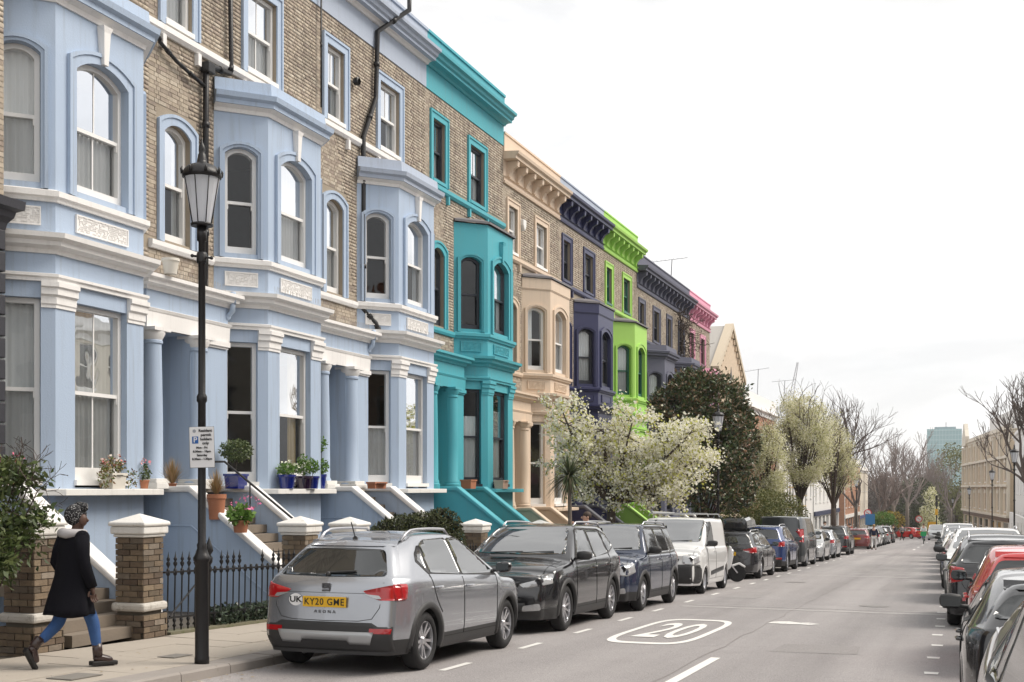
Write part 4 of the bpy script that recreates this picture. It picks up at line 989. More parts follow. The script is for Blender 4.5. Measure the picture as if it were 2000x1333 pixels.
    if not isv or opt.get('rearglass'):
        yb = hw - .2; yr = hw - .14 - tu; zb, zr = T['tail'] + .06, T['rz'] - .12
        if kind in ('suv', 'suvbig'): zb = T['tail'] + .05; yb = hw - .23
        rw = [(-yb, zb + .015), (0, zb), (yb, zb + .015), (yr, zr), (0, zr + .015), (-yr, zr)]
        dec('rear_window', 'rw', [rounded(rw, .06)], 'rear', opt.get('rwglass', rearglass), .008)
        sp = MB(); y_ = hw - .1 - tu; zz = T['rz'] - .03
        prof = [[surf_pt(D, y, zz - .055, 'rear', eps=.01), Vector((T['rx'] - .03 + .1 * (y / y_) ** 2, y, zz - .05)), Vector((T['rx'] + .02 + .1 * (y / y_) ** 2, y, zz + .012)), surf_pt(D, T['rx'] + .3, y, 'top', eps=.004)] for y in [y_ * (i / 6 - 1) for i in range(13)]]
        V = [p for r_ in prof for p in r_]; sp.add(V, [(i * 4 + j, i * 4 + j + 1, i * 4 + j + 5, i * 4 + j + 4) for i in range(12) for j in range(3)])
        me = cached('spoil', lambda: fast_mesh('spoiler', sp.v, sp.f)); put('spoiler', me, paint if not opt.get('blackspoil') else plastic)
        wv = MB(); wv.tube([surf_pt(D, .02 - .32 * t, zb + .03 + .02 * t, 'rear', eps=.02) for t in (0, .5, 1)], .01, 5); wv.ball(surf_pt(D, .02, zb + .02, 'rear', eps=.01), .03, 8)
        put('wiper', cached('rwip', lambda: fast_mesh('wiper', wv.v, wv.f)), plastic)
    # lights
    if rear_lights is None: rear_lights = 'wide'
    zt_ = T['tail'] - .02
    RL = {'wide': ([(hw - .46, zt_ - .075), (hw - .1, zt_ - .0), (hw - .07, zt_ - .17), (hw - .28, zt_ - .17)], [(xr + .1, zt_ - .0), (xr + .3, zt_ + .0), (xr + .26, zt_ - .17), (xr + .1, zt_ - .17)]),
          'tall': ([(hw - .22, zt_ + .3), (hw - .12, zt_ + .32), (hw - .07, zt_ - .22), (hw - .22, zt_ - .2)], [(xr + .08, zt_ + .3), (xr + .13, zt_ + .3), (xr + .16, zt_ - .2), (xr + .08, zt_ - .2)]),
          'round': ([(hw - .3, zt_ + .0), (hw - .08, zt_ + .03), (hw - .06, zt_ - .25), (hw - .28, zt_ - .2)], [(xr + .1, zt_ + .03), (xr + .2, zt_), (xr + .19, zt_ - .22), (xr + .1, zt_ - .22)])}[rear_lights]
    for s_ in (() if opt.get('nolights') else (1, -1)):
        def fr(s_=s_):
            v, f = decal(D, rounded([(s_ * a, b) for a, b in RL[0]], .03), 'rear', .012, .05); v2, f2 = decal(D, rounded(RL[1], .03), 'side', .011, .05, s_)
            V = v + v2; F = f + [tuple(i + len(v) for i in q) for q in f2]; me = fast_mesh('tail_light', V, F); me.polygons.foreach_set('use_smooth', [len(q) == 3 for q in F]); return me
        tl = put('tail_light', cached('tl%s%d' % (rear_lights, s_), fr), red_lens)
        if detail > 1 and rear_lights == 'wide':
            def fr2(s_=s_):
                v, f = decal(D, rounded([(s_ * a, b) for a, b in ((hw - .44, zt_ - .105), (hw - .27, zt_ - .12), (hw - .24, zt_ - .155), (hw - .29, zt_ - .158))], .01), 'rear', .017, .05); return fast_mesh('lens', v, f)
            put('lens', cached('tl2%d' % s_, fr2), clear_lens, parent=tl)
    nz = T['hood'][1] - .06; fs = opt.get('lamp', 'slant')
    FL = {'slant': ([(hw - .5, nz - .13), (hw - .1, nz - .02), (hw - .07, nz - .12), (hw - .4, nz - .19)], [(xf - .16, nz - .02), (xf - .42, nz + .03), (xf - .36, nz - .06), (xf - .16, nz - .13)]),
          'big': ([(hw - .42, nz - .02), (hw - .1, nz + .0), (hw - .06, nz - .16), (hw - .16, nz - .23), (hw - .4, nz - .2)], [(xf - .16, nz + .0), (xf - .3, nz + .03), (xf - .26, nz - .12), (xf - .16, nz - .18)])}[fs]
    for s_ in (() if opt.get('nolights') else (1, -1)):
        def fl(s_=s_):
            v, f = decal(D, rounded([(s_ * a, b) for a, b in FL[0]], .03), 'front', .012, .05); v2, f2 = decal(D, rounded(FL[1], .03), 'side', .011, .05, s_)
            V = v + v2; F = f + [tuple(i + len(v) for i in q) for q in f2]; me = fast_mesh('headlight', V, F); me.polygons.foreach_set('use_smooth', [len(q) == 3 for q in F]); return me
        hl = put('headlight', cached('hl%s%d' % (fs, s_), fl), clear_lens)
        if detail > 1:
            def fb(s_=s_):
                b = MB(); c = surf_pt(D, s_ * (hw - .22), nz - .1, 'front', eps=.013); b.lathe([(.05, 0), (.052, .012), (.03, .006), (.001, .006)], c, 16, Matrix.Rotation(rad(90), 4, 'Y')); return fast_mesh('bulb', b.v, b.f)
            put('bulb', cached('bulb%s%d' % (fs, s_), fb), alloy_d, parent=hl)
    gy = hw - .47
    if not opt.get('nogrille'):
        dec('grille', 'gr', [rounded([(-gy, nz - .08), (gy, nz - .08), (gy - .08, nz - .26), (.0, nz - .3), (-gy + .08, nz - .26)], .04)], 'front', mat('grille mesh', (.02, .02, .022), .4, bump=1, bscale=160), .006)
        if detail > 1:
            def gb():
                b = MB()
                for i in range(4):
                    z = nz - .1 - .045 * i; w = gy - .03 - .02 * i; b.tube([surf_pt(D, -w + 2 * w * j / 8, z, 'front', eps=.014) for j in range(9)], .006, 4)
                return fast_mesh('grille_bar', b.v, b.f)
            put('grille_bar', cached('grb', gb), chrome if opt.get('chromegrille', True) else plastic)
    lz = .46 if not opt.get('vanbumper') else .5
    dec('lower_grille', 'lg', [rounded([(-.55, lz), (.55, lz), (.48, lz - .14), (-.48, lz - .14)], .03)], 'front', plastic, .006)
    if opt.get('fog', True) and not opt.get('vanbumper'):
        for s_ in (1, -1):
            def fg(s_=s_):
                v, f = decal(D, rounded([(s_ * a, b) for a, b in ((hw - .42, .42), (hw - .18, .46), (hw - .17, .36), (hw - .44, .34))], .03), 'front', .008, .05); return fast_mesh('fog_light', v, f)
            put('fog_light', cached('fog%d' % s_, fg), clear_lens)
    if opt.get('vanbumper'):
        bz = nz - .22
        dec('bumper', 'bump', [rounded([(-hw + .05, bz), (hw - .05, bz), (hw - .06, .26), (-hw + .06, .26)], .05)], 'front', plastic, .007)
        dec('bumper', 'bump2', [rounded([(xf - .12, bz), (xf - .42, bz - .08), (xf - .46, .3), (xf - .12, .26)], .05)], 'side', plastic, .0065, both=True)
        dec('side_moulding', 'smould', [rounded([(.75, .52), (-.9, .6), (-.9, .5), (.75, .42)], .02)], 'side', plastic, .012, both=True)
    if opt.get('rearplastic', D['clad'] is not None):
        dec('rear_bumper', 'rb', [[(-hw + .12, .52), (-.62, .52), (-.55, .56), (.55, .56), (.62, .52), (hw - .12, .52), (hw - .13, .25), (-hw + .13, .25)]], 'rear', plastic, .006)
        dec('skid_plate', 'sk', [[(-.58, .46), (.58, .46), (.53, .33), (.3, .33), (.27, .37), (-.27, .37), (-.3, .33), (-.53, .33)]], 'rear', mat('satin plate', (.42, .43, .44), .4, metal=.5), .012)
        for s_ in (1, -1):
            def rf(s_=s_):
                v, f = decal(D, [(s_ * a, b) for a, b in ((hw - .36, .5), (hw - .13, .5), (hw - .14, .445), (hw - .36, .445))], 'rear', .010, .05); return fast_mesh('reflector', v, f)
            put('reflector', cached('refl%d' % s_, rf), red_lens)
    # plates
    for which, m in (('rear', plate_y), ('front', plate_w)):
        zz = (T['tail'] - .22 if which == 'rear' else .5); c = surf_pt(D, 0, zz, which, eps=.02); b = MB(); b.box(-.008, .008, -.26, .26, -.056, .056)
        pl = bpy.data.objects.new('number_plate', cached('plate' + which, lambda: fast_mesh('number_plate', b.v, b.f))); COL.objects.link(pl); pl.parent = root; pl.location = c
        if not len(pl.data.materials): pl.data.materials.append(m)
        txt = opt.get('plate')
        if which == 'rear' and txt:
            me = text_mesh(txt, .1, 'plate_letters', 1.12, bold=.0008); q = link('plate_letters', me, ink, pl, (-.0095, 0, -.003)); q.rotation_euler = (rad(90), 0, rad(-90)); q.scale = (.98, 1.02, 1)
    # seams, handles
    if (detail > 1 or isv) and not opt.get('nogap'):
        def seams():
            b = MB(); zt2 = T['belt'][0] + .02; zb2 = .4
            cols = [(wins[0][0][0] + .03, zt2 - .02, T['wb'] / 2 - T['R'] - .12, .36), ((wins[0][3][0]) - .02, zt2 + .01, wins[0][3][0] - .02, .33)]
            if len(wins) > 1: cols.append((wins[1][-1][0] - .03, T['belt'][1] + .02, -T['wb'] / 2 + T['R'] + .06, .62))
            for (xa, za, xb, zb_) in cols:
                for s_ in (1, -1):
                    pts = [surf_pt(D, xa + (xb - xa) * (t ** 2), za + (zb_ - za) * t, 'side', s_, .001) for t in [i / 10 for i in range(11)]]; b.tube(pts, .0055, 4)
            for s_ in (1, -1):
                b.tube([surf_pt(D, x, .335, 'side', s_, .001) for x in np.linspace(-T['wb'] / 2 + T['R'] + .08, T['wb'] / 2 - T['R'] - .08, 12)], .004, 4)
            tl = T['tail']; yy = hw - .24
            b.tube([surf_pt(D, s_, z, 'rear', eps=.001) for s_, z in [(-yy, tl + .0), (-yy + .02, .72), (-yy + .1, .6), (-.4, .575), (0, .57), (.4, .575), (yy - .1, .6), (yy - .02, .72), (yy, tl)]], .0045, 4)
            b.tube([surf_pt(D, s_, tl - .12, 'rear', eps=.001) for s_ in np.linspace(-yy, yy, 12)], .003, 4)
            for s_ in (1, -1): b.tube([surf_pt(D, x, s_ * (hw - .19 - .04 * (x - T['wsx']) ), 'top', eps=.001) for x in np.linspace(T['wsx'] + .12, xf - .22, 10)], .004, 4)
            return fast_mesh('panel_gap', b.v, b.f)
        put('panel_gap', cached('seams', seams), seam_m)
        def handles(ix):
            def f():
                b = MB()
                x = (wins[0][3][0] + .13, (wins[1][-1][0] if len(wins) > 1 else 0) + .1)[ix]
                for s_ in (1, -1):
                    z = T['belt'][0] - .085 + .02 * ix; p = [surf_pt(D, x + t, z, 'side', s_, e) for t, e in ((-.09, .002), (-.07, .03), (0, .036), (.07, .03), (.09, .002))]; b.tube(p, [.012, .015, .016, .015, .012], 6)
                return fast_mesh('door_handle', b.v, b.f)
            return f
        put('door_handle', cached('h0', handles(0)), paint)
        if len(wins) > 1: put('door_handle', cached('h1', handles(1)), paint)
        # rocker strip and mirror
    def mirror(s_):
        def f():
            x = wins[0][0][0] - .02; zb_ = T['belt'][0] + .06; p = surf_pt(D, x, zb_, 'side', s_, 0); b = MB()
            c = p + Vector((.03, s_ * .16, .05)); big = 1.25 if isv or kind in ('tallsuv', 'boxsuv', 'suvbig') else 1.0
            b.lathe([(.001, -.072), (.05, -.068), (.075, -.035), (.08, .02), (.066, .058), (.001, .07)], c, 14, Matrix.Scale(1.0, 4), .85, 1.3 * big)
            b.tube([p, p + Vector((.0, s_ * .07, .005)), c + Vector((0, -s_ * .04, -.02))], .022, 6)
            return fast_mesh('mirror', b.v, b.f)
        return f
    for s_ in (1, -1):
        if opt.get('nomirror'): break
        me = cached('mir%d' % s_, mirror(s_)); me.polygons.foreach_set('use_smooth', [True] * len(me.polygons)); mo = put('wing_mirror', me, opt.get('mirror', plastic))
        def mg(s_=s_):
            x = wins[0][0][0] - .02; p = surf_pt(D, x, T['belt'][0] + .06, 'side', s_, 0); c = p + Vector((.03, s_ * .16, .05)); b = MB(); big = 1.25 if isv or kind in ('tallsuv', 'boxsuv', 'suvbig') else 1.0
            b.box(c.x - .078, c.x - .07, c.y - .085 * big, c.y + .085 * big, c.z - .046, c.z + .046); return fast_mesh('mirror_glass', b.v, b.f)
        put('mirror_glass', cached('mg%d' % s_, mg), mirror_glass, parent=mo)
    if T['rails'] and not opt.get('norails'):
        for s_ in (1, -1):
            def rl(s_=s_):
                b = MB(); xs_ = np.linspace(T['roofx'] - .1, T['rx'] + .22, 12); y = hw - .12 - tu; pts = []
                for i, x in enumerate(xs_):
                    q = surf_pt(D, x, s_ * y, 'top'); lift = .055 if 0 < i < 11 else .0; pts.append(q + Vector((0, 0, lift)))
                b.tube(pts, .017, 6); return fast_mesh('roof_rail', b.v, b.f)
            me = cached('rail%d' % s_, rl); me.polygons.foreach_set('use_smooth', [True] * len(me.polygons)); put('roof_rail', me, opt.get('rail', alloy))
    if T['flare']:
        def flr():
            b = MB()
            for cx in (T['wb'] / 2, -T['wb'] / 2):
                for s_ in (1, -1):
                    n = 22; V = []; R1, R2 = T['R'] + .035, T['R'] + .035 + .075
                    for i in range(n + 1):
                        a = math.pi * (-.13 + 1.26 * i / n)
                        for R, e in ((R1, -.03), (R1, .012), (R1 + .02, .018), (R2 - .01, .014), (R2, .001)):
                            px, pz = cx + R * math.cos(a), T['R'] + R * math.sin(a); px = max(xr + .1, min(xf - .1, px)); pz = max(pz, .2)
                            V.append(surf_pt(D, px, pz, 'side', s_, e))
                    b.add(V, [(i * 5 + j, i * 5 + j + 1, i * 5 + j + 6, i * 5 + j + 5) for i in range(n) for j in range(4)])
            return fast_mesh('arch_trim', b.v, b.f)
        me = cached('flare', flr); me.polygons.foreach_set('use_smooth', [True] * len(me.polygons)); put('arch_trim', me, plastic)
    else:
        def lip():
            b = MB()
            for cx in (T['wb'] / 2, -T['wb'] / 2):
                for s_ in (1, -1):
                    n = 22; V = []; R1 = T['R'] + .03
                    for i in range(n + 1):
                        a = math.pi * (-.1 + 1.2 * i / n)
                        for R, e in ((R1, -.03), (R1 + .003, .006), (R1 + .03, .006), (R1 + .05, .0)):
                            px, pz = cx + R * math.cos(a), T['R'] + R * math.sin(a); px = max(xr + .1, min(xf - .1, px)); pz = max(pz, .2); V.append(surf_pt(D, px, pz, 'side', s_, e))
                    b.add(V, [(i * 4 + j, i * 4 + j + 1, i * 4 + j + 5, i * 4 + j + 4) for i in range(n) for j in range(3)])
            return fast_mesh('arch_lip', b.v, b.f)
        me = cached('lip', lip); me.polygons.foreach_set('use_smooth', [True] * len(me.polygons)); put('arch_lip', me, paint)
    ty, rm = wheel_meshes(T['R'], wheel)
    for cx in (T['wb'] / 2, -T['wb'] / 2):
        for s_ in (1, -1):
            w = bpy.data.objects.new('wheel', ty); COL.objects.link(w); w.parent = root; w.location = (cx, s_ * (hw - .135), T['R']); w.rotation_euler = (0, 0, 0 if s_ > 0 else math.pi)
            if cx > 0 and opt.get('steer'): w.rotation_euler.z += opt['steer']
            r = bpy.data.objects.new('rim', rm); COL.objects.link(r); r.parent = w
    if opt.get('aerial'):
        b = MB(); c = surf_pt(D, opt['aerial'], 0, 'top'); b.tube([c, c + Vector((-.03, 0, .02))], .03, 8); b.tube([c + Vector((-.01, 0, .01)), c + Vector((-.12, 0, .2))], .007, 5); put('aerial', fast_mesh('aerial', b.v, b.f), plastic)
    root['_'] = 0; del root['_']
    return root, D
CX = -6.42
def away(kind, y_rear_axle): return y_rear_axle + TYPES[kind]['wb'] / 2
def toward(kind, y_front_axle): return y_front_axle + TYPES[kind]['wb'] / 2
A_, DA = build_car('suv', P_SILVER, 'silver crossover with yellow rear plate and UK sticker, parked nearest', (CX, away('suv', 12.55)), 1, opt=dict(plate='KY20 GME', aerial=-1.35, rearplastic=True, mirror=P_BLACK, chromegrille=False, yaw=-.004), group='cars parked along the left kerb')
# sticker, emblem and model lettering
st_ = MB(); c = surf_pt(DA, .37, .785, 'rear', eps=.006); st_.lathe([(.066, 0), (.066, .003)], (0, 0, 0), 28, Matrix.Rotation(rad(-90), 4, 'Y'), 1.0, 1.0)
s = st_.build('country_sticker', mat('white sticker', (.8, .8, .8), .4), A_, loc=c); s.scale = (1, 1.25, 1)
q = link('sticker_letters', text_mesh('UK', .088, bold=.002), ink, s, (-.0045, 0, 0)); q.rotation_euler = (rad(90), 0, rad(-90))
c = surf_pt(DA, 0, .925, 'rear', eps=.008)
em = MB(); 
for (y0, y1, z0, z1) in ((-.05, .05, .028, .045), (-.05, -.03, .0, .028), (-.05, .05, -.008, .006), (.03, .05, -.03, -.008), (-.05, .05, -.045, -.03), (-.02, .05, .012, .02), (-.05, .02, -.024, -.016)): em.box(-.004, .004, -y1, -y0, z0, z1)
em.build('emblem', mat('dark chrome', (.12, .12, .13), .2, metal=1), A_, loc=c)
c = surf_pt(DA, 0, .665, 'rear', eps=.008); q = link('model_lettering', text_mesh('ARONA', .048, spacing=1.9), mat('dark chrome', (.12, .12, .13), .2, metal=1), A_, c); q.rotation_euler = (rad(90), 0, rad(-90))
LK = 'cars parked along the left kerb'
build_car('suvbig', P_BLACK, 'glossy black SUV facing the camera behind the silver crossover', (-6.52, toward('suvbig', 17.95)), -1, wheel='ten', group=LK, opt=dict(steer=.0, yaw=.006))
build_car('boxsuv', P_NAVY, 'navy boxy SUV with silver roof rails, facing the camera', (-6.45, toward('boxsuv', 22.7)), -1, wheel='five', group=LK, opt=dict(lamp='big'))
VAN, DV = build_car('smallvan', P_WHITE, 'small white panel van with black bumper and roof bars', (-6.5, toward('smallvan', 28.9)), -1, cat='van', wheel='steel', group=LK, name='parked_van', opt=dict(vanbumper=True, lamp='big', nogrille=False))
rb = MB()
for x in (.3, -1.2):
    rb.tube([(x, -.75, 1.83), (x, -.72, 1.9), (x, .72, 1.9), (x, .75, 1.83)], .015, 6)
rb.tube([(.8, -.55, 1.92), (-1.7, -.55, 1.92)], .03, 8); rb.build('roof_bars', mat('galvanised', (.4, .4, .4), .5, metal=.7), VAN)
build_car('estate', P_DARK, 'charcoal estate with a black roof box, seen from behind', (-6.5, away('estate', 37.9)), 1, wheel='five', group=LK, rear_lights='wide')
build_car('suvbig', P_BLUE, 'blue SUV with white pressed roof, rear lights lit red, beside the dark van', (-6.5, away('suvbig', 43.9)), 1, wheel='five', group=LK)
build_car('bigvan', P_GREYV, 'tall dark grey panel van with tall red tail lights', (-6.55, away('bigvan', 49.7)), 1, cat='van', wheel='steel', group=LK, rear_lights='tall', name='parked_van')
SEQ = [('hatch', P_LGREY, -1, 'pale grey hatchback facing the camera past the dark van', 56.9), ('hatch', P_SILVER, 1, 'silver hatchback in front of the black rear-lit SUV', 62.6), ('suvbig', P_BLACK, 1, 'black SUV at the end of the close left-hand queue', 70.5),
       ('hatch', carpaint('maroon', (.16, .012, .012)), 1, 'maroon hatchback beyond the woman in white trousers', 88), ('estate', P_DARK, 1, 'dark estate car past the maroon hatchback', 94), ('hatch', P_WHITE, 1, 'white hatchback far down the left kerb', 100), ('suv', P_GREYV, -1, 'dark grey crossover far down the left kerb', 106), ('hatch', P_SILVER, 1, 'silver hatchback far down beside the shop fronts', 113), ('suvbig', P_BLACK, 1, 'black SUV last before the far crossing', 121)]
for kd, pt, hd, lb, y in SEQ:
    far = y > 80
    build_car(kd, pt, lb, (-6.5 - (max(0, y - 110) ** 2) * .0003, y + 1.3), hd, wheel='five', group=LK if not far else 'distant cars on the left', detail=1)
# right-hand row
RX = 1.08; RKG = 'cars parked along the right kerb'
R1, D1 = build_car('ridged', P_BRONZE, 'warm grey ridged bonnet of the nearest car, bottom corner', (1.02, 4.3), 1, wheel='five', group=RKG, opt=dict(norails=True, nomirror=True, nolights=True, nogap=True))
rg = MB(); P_ = P_BRONZE
for y in (.84, .7, .48, .15, -.15, -.48, -.7, -.84):
    pts = [surf_pt(D1, x, y, 'top', eps=.002) for x in np.linspace(.5, D1['xf'] - .28, 14)]; rg.tube(pts, .009, 6)
me = fast_mesh('bonnet_ridge_highlight', rg.v, rg.f); me.polygons.foreach_set('use_smooth', [True] * len(me.polygons)); link('bonnet_ridge_highlight', me, P_LGREY, R1)  # ridges in lighter paint than the body, imitating highlights along the creases
build_car('lowhatch', P_BLACK, 'low glossy black hatchback with square mirror, right foreground', (.9, 11.1), 1, wheel='five', group=RKG, rear_lights='round', opt=dict(rearplastic=False, nolights=True))
build_car('hatch', P_RED, 'bright red hatchback in the right-hand row', (.97, 16.4), 1, wheel='five', group=RKG)
build_car('suv', P_BLACK, 'black crossover with roof rails in front of the red hatchback', (.7, 23.2), 1, wheel='five', group=RKG, rear_lights='round')
build_car('suvbig', P_WHITE, 'white people carrier facing the camera on the right', (.64, 29.9), -1, wheel='five', group=RKG, opt=dict(lamp='slant'))
RS = [('suv', P_SILVER, 1), ('hatch', P_BLACK, 1), ('estate', P_WHITE, -1), ('hatch', P_LGREY, 1), ('suvbig', P_DARK, -1), ('hatch', P_NAVY, 1), ('smallvan', P_WHITE, -1), ('estate', P_SILVER, 1), ('suv', P_BLACK, 1), ('hatch', P_WHITE, -1), ('hatch', P_GREYV, 1), ('suvbig', P_WHITE, -1), ('hatch', P_BLACK, 1)]
nmP = {id(P_SILVER): 'silver', id(P_BLACK): 'black', id(P_WHITE): 'white', id(P_LGREY): 'pale grey', id(P_DARK): 'charcoal', id(P_NAVY): 'navy', id(P_GREYV): 'dark grey'}
for i, (kd, pt, hd) in enumerate(RS):
    y = 36 + 5.9 * i; ordn = ['first', 'second', 'third', 'fourth', 'fifth', 'sixth', 'seventh', 'eighth', 'ninth', 'tenth', 'eleventh', 'twelfth', 'thirteenth'][i]
    build_car(kd, pt, '%s car, %s beyond the white people carrier on the right' % (nmP[id(pt)], ordn), (.5 - (y - 33) * .0125, y), hd, wheel='five', group='distant cars on the right', detail=1)
build_car('smallvan', P_LGREY, 'pale van driving towards the camera far down the road', (-2.3, 150), -1, cat='van', name='moving_van', wheel='steel', detail=1)
build_car('hatch', P_RED, 'red car pulling across the road near the forsythia', (-6.0, 165), 1, wheel='five', detail=1, opt=dict(yaw=.9), name='moving_car')
def leaf_mat0(name, tr_=.55, df=.3):
    m = bpy.data.materials.new(name); m.use_nodes = True; nt = m.node_tree; nt.nodes.clear(); o = N_(nt, 'ShaderNodeOutputMaterial'); t = N_(nt, 'ShaderNodeBsdfTranslucent'); t.inputs[0].default_value = (.85, .87, .92, 1)
    tr = N_(nt, 'ShaderNodeBsdfTransparent'); x = N_(nt, 'ShaderNodeMixShader'); x.inputs[0].default_value = tr_; nt.links.new(t.outputs[0], x.inputs[1]); nt.links.new(tr.outputs[0], x.inputs[2])
    d = N_(nt, 'ShaderNodeBsdfDiffuse'); d.inputs[0].default_value = (.8, .82, .86, 1); y = N_(nt, 'ShaderNodeMixShader'); y.inputs[0].default_value = df; nt.links.new(x.outputs[0], y.inputs[1]); nt.links.new(d.outputs[0], y.inputs[2]); nt.links.new(y.outputs[0], o.inputs[0]); return m
# ================================================================ gate piers, railings, lamps, signs
def pier(y, label, t=-9.87, w=.41, full=True):
    r = thing('gate_pier', label, 'gate pier', (t, y, gz(y) + .12), 0, 'brick gate piers with white caps')
    h = w / 2
    mb = MB(); mb.box(-h + .012, h - .012, -h + .012, h - .012, -.1, 1.32); mb.build('pier_core', mortar_d, r)
    mb = MB(); mb.box(-h - .05, h + .05, -h - .05, h + .05, .36, .47); mb.build('stone_band', mat('flaking white paint', (.62, .59, .54), .85, var=.3, vscale=5, bump=1, bscale=25, stain=((.17, .14, .1), 7, .56)), r, bevel=.035)
    z = -.05; row = 0
    while z < 1.28:
        hh = h + (.035 if z < .34 else 0)
        if not (.32 < z < .46):
            for face in range(4):
                u = -hh - (.0 if row % 2 else .11)
                while u < hh:
                    a, b = max(u, -hh), min(u + .215, hh)
                    if b - a > .04:
                        o = bpy.data.objects.new('brick', brick_mesh(b - a, 'y', brick_old, .02)); COL.objects.link(o); o.parent = r
                        j = random.uniform(-.004, .004)
                        ang = [0, math.pi / 2, math.pi, -math.pi / 2][face]; M = Matrix.Rotation(ang, 4, 'Z') @ Matrix.Translation((hh - .012 + j, a, z)); o.matrix_local = M
                    u += .225
        z += .075; row += 1
    mb = MB(); mb.box(-h - .03, h + .03, -h - .03, h + .03, 1.3, 1.34); mb.box(-h - .055, h + .055, -h - .055, h + .055, 1.34, 1.44)
    q = h + .075; mb.add([(-q, -q, 1.441), (q, -q, 1.441), (q, q, 1.441), (-q, q, 1.441), (-q, -q, 1.49), (q, -q, 1.49), (q, q, 1.49), (-q, q, 1.49), (0, 0, 1.6)], [(0, 3, 2, 1), (0, 1, 5, 4), (1, 2, 6, 5), (2, 3, 7, 6), (3, 0, 4, 7), (4, 5, 8), (5, 6, 8), (6, 7, 8), (7, 4, 8)])
    mb.build('cap', white_dirty, r, bevel=.02); return r
pier(11.25, 'dark brick gate pier behind the leafy bush, just behind the walking woman')
pier(13.2, 'weathered brick gate pier with white pyramid cap between woman and railings')
pier(17.3, 'brick gate pier with white cap at the far end of the spiked railings')
pier(19.0, 'white capped gate pier with the silver car aerial in front of it')
pier(24.9, 'white capped gate pier between the hedge and the turquoise steps')
for i, (y, lb) in enumerate(((29.3, 'gate pier at the foot of the turquoise steps'), (30.9, 'gate pier hidden behind the black SUV'), (35.2, 'gate pier at the foot of the beige steps'))):
    if i != 1: pier(y, lb)
def railing(y0, y1, label, t=-9.74, step=.155):
    r = thing('iron_railing', label, 'railing', (t, y0, gz(y0) + .12), 0, 'black iron railings'); r.rotation_euler = (-K, 0, 0)
    L = y1 - y0; mb = MB(); mb.box(-.13, .13, 0, L, -.1, .06); mb.build('plinth', mat('mossy kerb', (.2, .185, .12), .9, var=.4, vscale=5, bump=.8, bscale=40, stain=((.08, .1, .03), 6, .55)), r)
    mb = MB(); mb.box(-.018, .018, 0, L, .82, .845); mb.build('rail', black_iron, r); mb = MB(); mb.box(-.018, .018, 0, L, .22, .245); mb.build('rail', black_iron, r)
    b = MB(); b.lathe([(.011, .05), (.011, .16), (.022, .18), (.022, .21), (.011, .225), (.011, .78), (.026, .8), (.028, .83), (.02, .87), (.012, .885)], n=8); bars = fast_mesh('bar', b.v, b.f)
    b = MB(); b.lathe([(.008, .88), (.01, .9), (.026, .93), (.03, .95), (.012, .975), (.022, .99), (.024, 1.01), (.012, 1.03), (.003, 1.09), (.0005, 1.11)], n=8); fin = fast_mesh('finial', b.v, b.f)
    b = MB(); b.lathe([(.007, .1), (.03, .12), (.008, .16), (.03, .2), (.007, .215)], n=6); dn = fast_mesh('drop', b.v, b.f)
    for m_ in (bars, fin, dn): m_.materials.append(black_iron); m_.polygons.foreach_set('use_smooth', [True] * len(m_.polygons))
    y = .1; i = 0; rr = random.Random(3)
    while y < L:
        if i == 6 or (i > 8 and i % 18 == 6):
            b = MB(); b.lathe([(.03, .0), (.03, .8), (.045, .82), (.045, .86), (.025, .9), (.05, .94), (.055, 1.0), (.025, 1.04), (.06, 1.1), (.045, 1.16), (.012, 1.26), (.001, 1.3)], n=12); q = b.build('main_post', black_iron, r, smooth=True); q.location = (0, y, 0)
        else:
            q = bpy.data.objects.new('bar', bars); COL.objects.link(q); q.parent = r; q.location = (0, y, 0)
            if not (rr.random() < .16 or 12 <= i <= 14):
                f_ = bpy.data.objects.new('finial', fin); COL.objects.link(f_); f_.parent = q
            d_ = bpy.data.objects.new('drop', dn); COL.objects.link(d_); d_.parent = q
        y += step; i += 1
    b = MB(); b.tube([(0, .15, .25), (0, .95, .8)], .014, 6); b.build('brace', black_iron, r)
    return r
railing(13.5, 17.0, 'spiked black iron railings between the two brick piers, ivy at their foot')
railing(19.35, 24.6, 'black iron railings in front of the clipped hedge')
railing(25.2, 29.0, 'black iron railings beside the turquoise steps, behind parked cars')
LAMPG = leaf_mat0('lantern glass', .35, .5)
frost = leaf_mat0('frosted lantern lining')
_lm = {}
LZ = lambda z: 5.6 - (5.6 - z) * .85 if z >= 4.5 else z
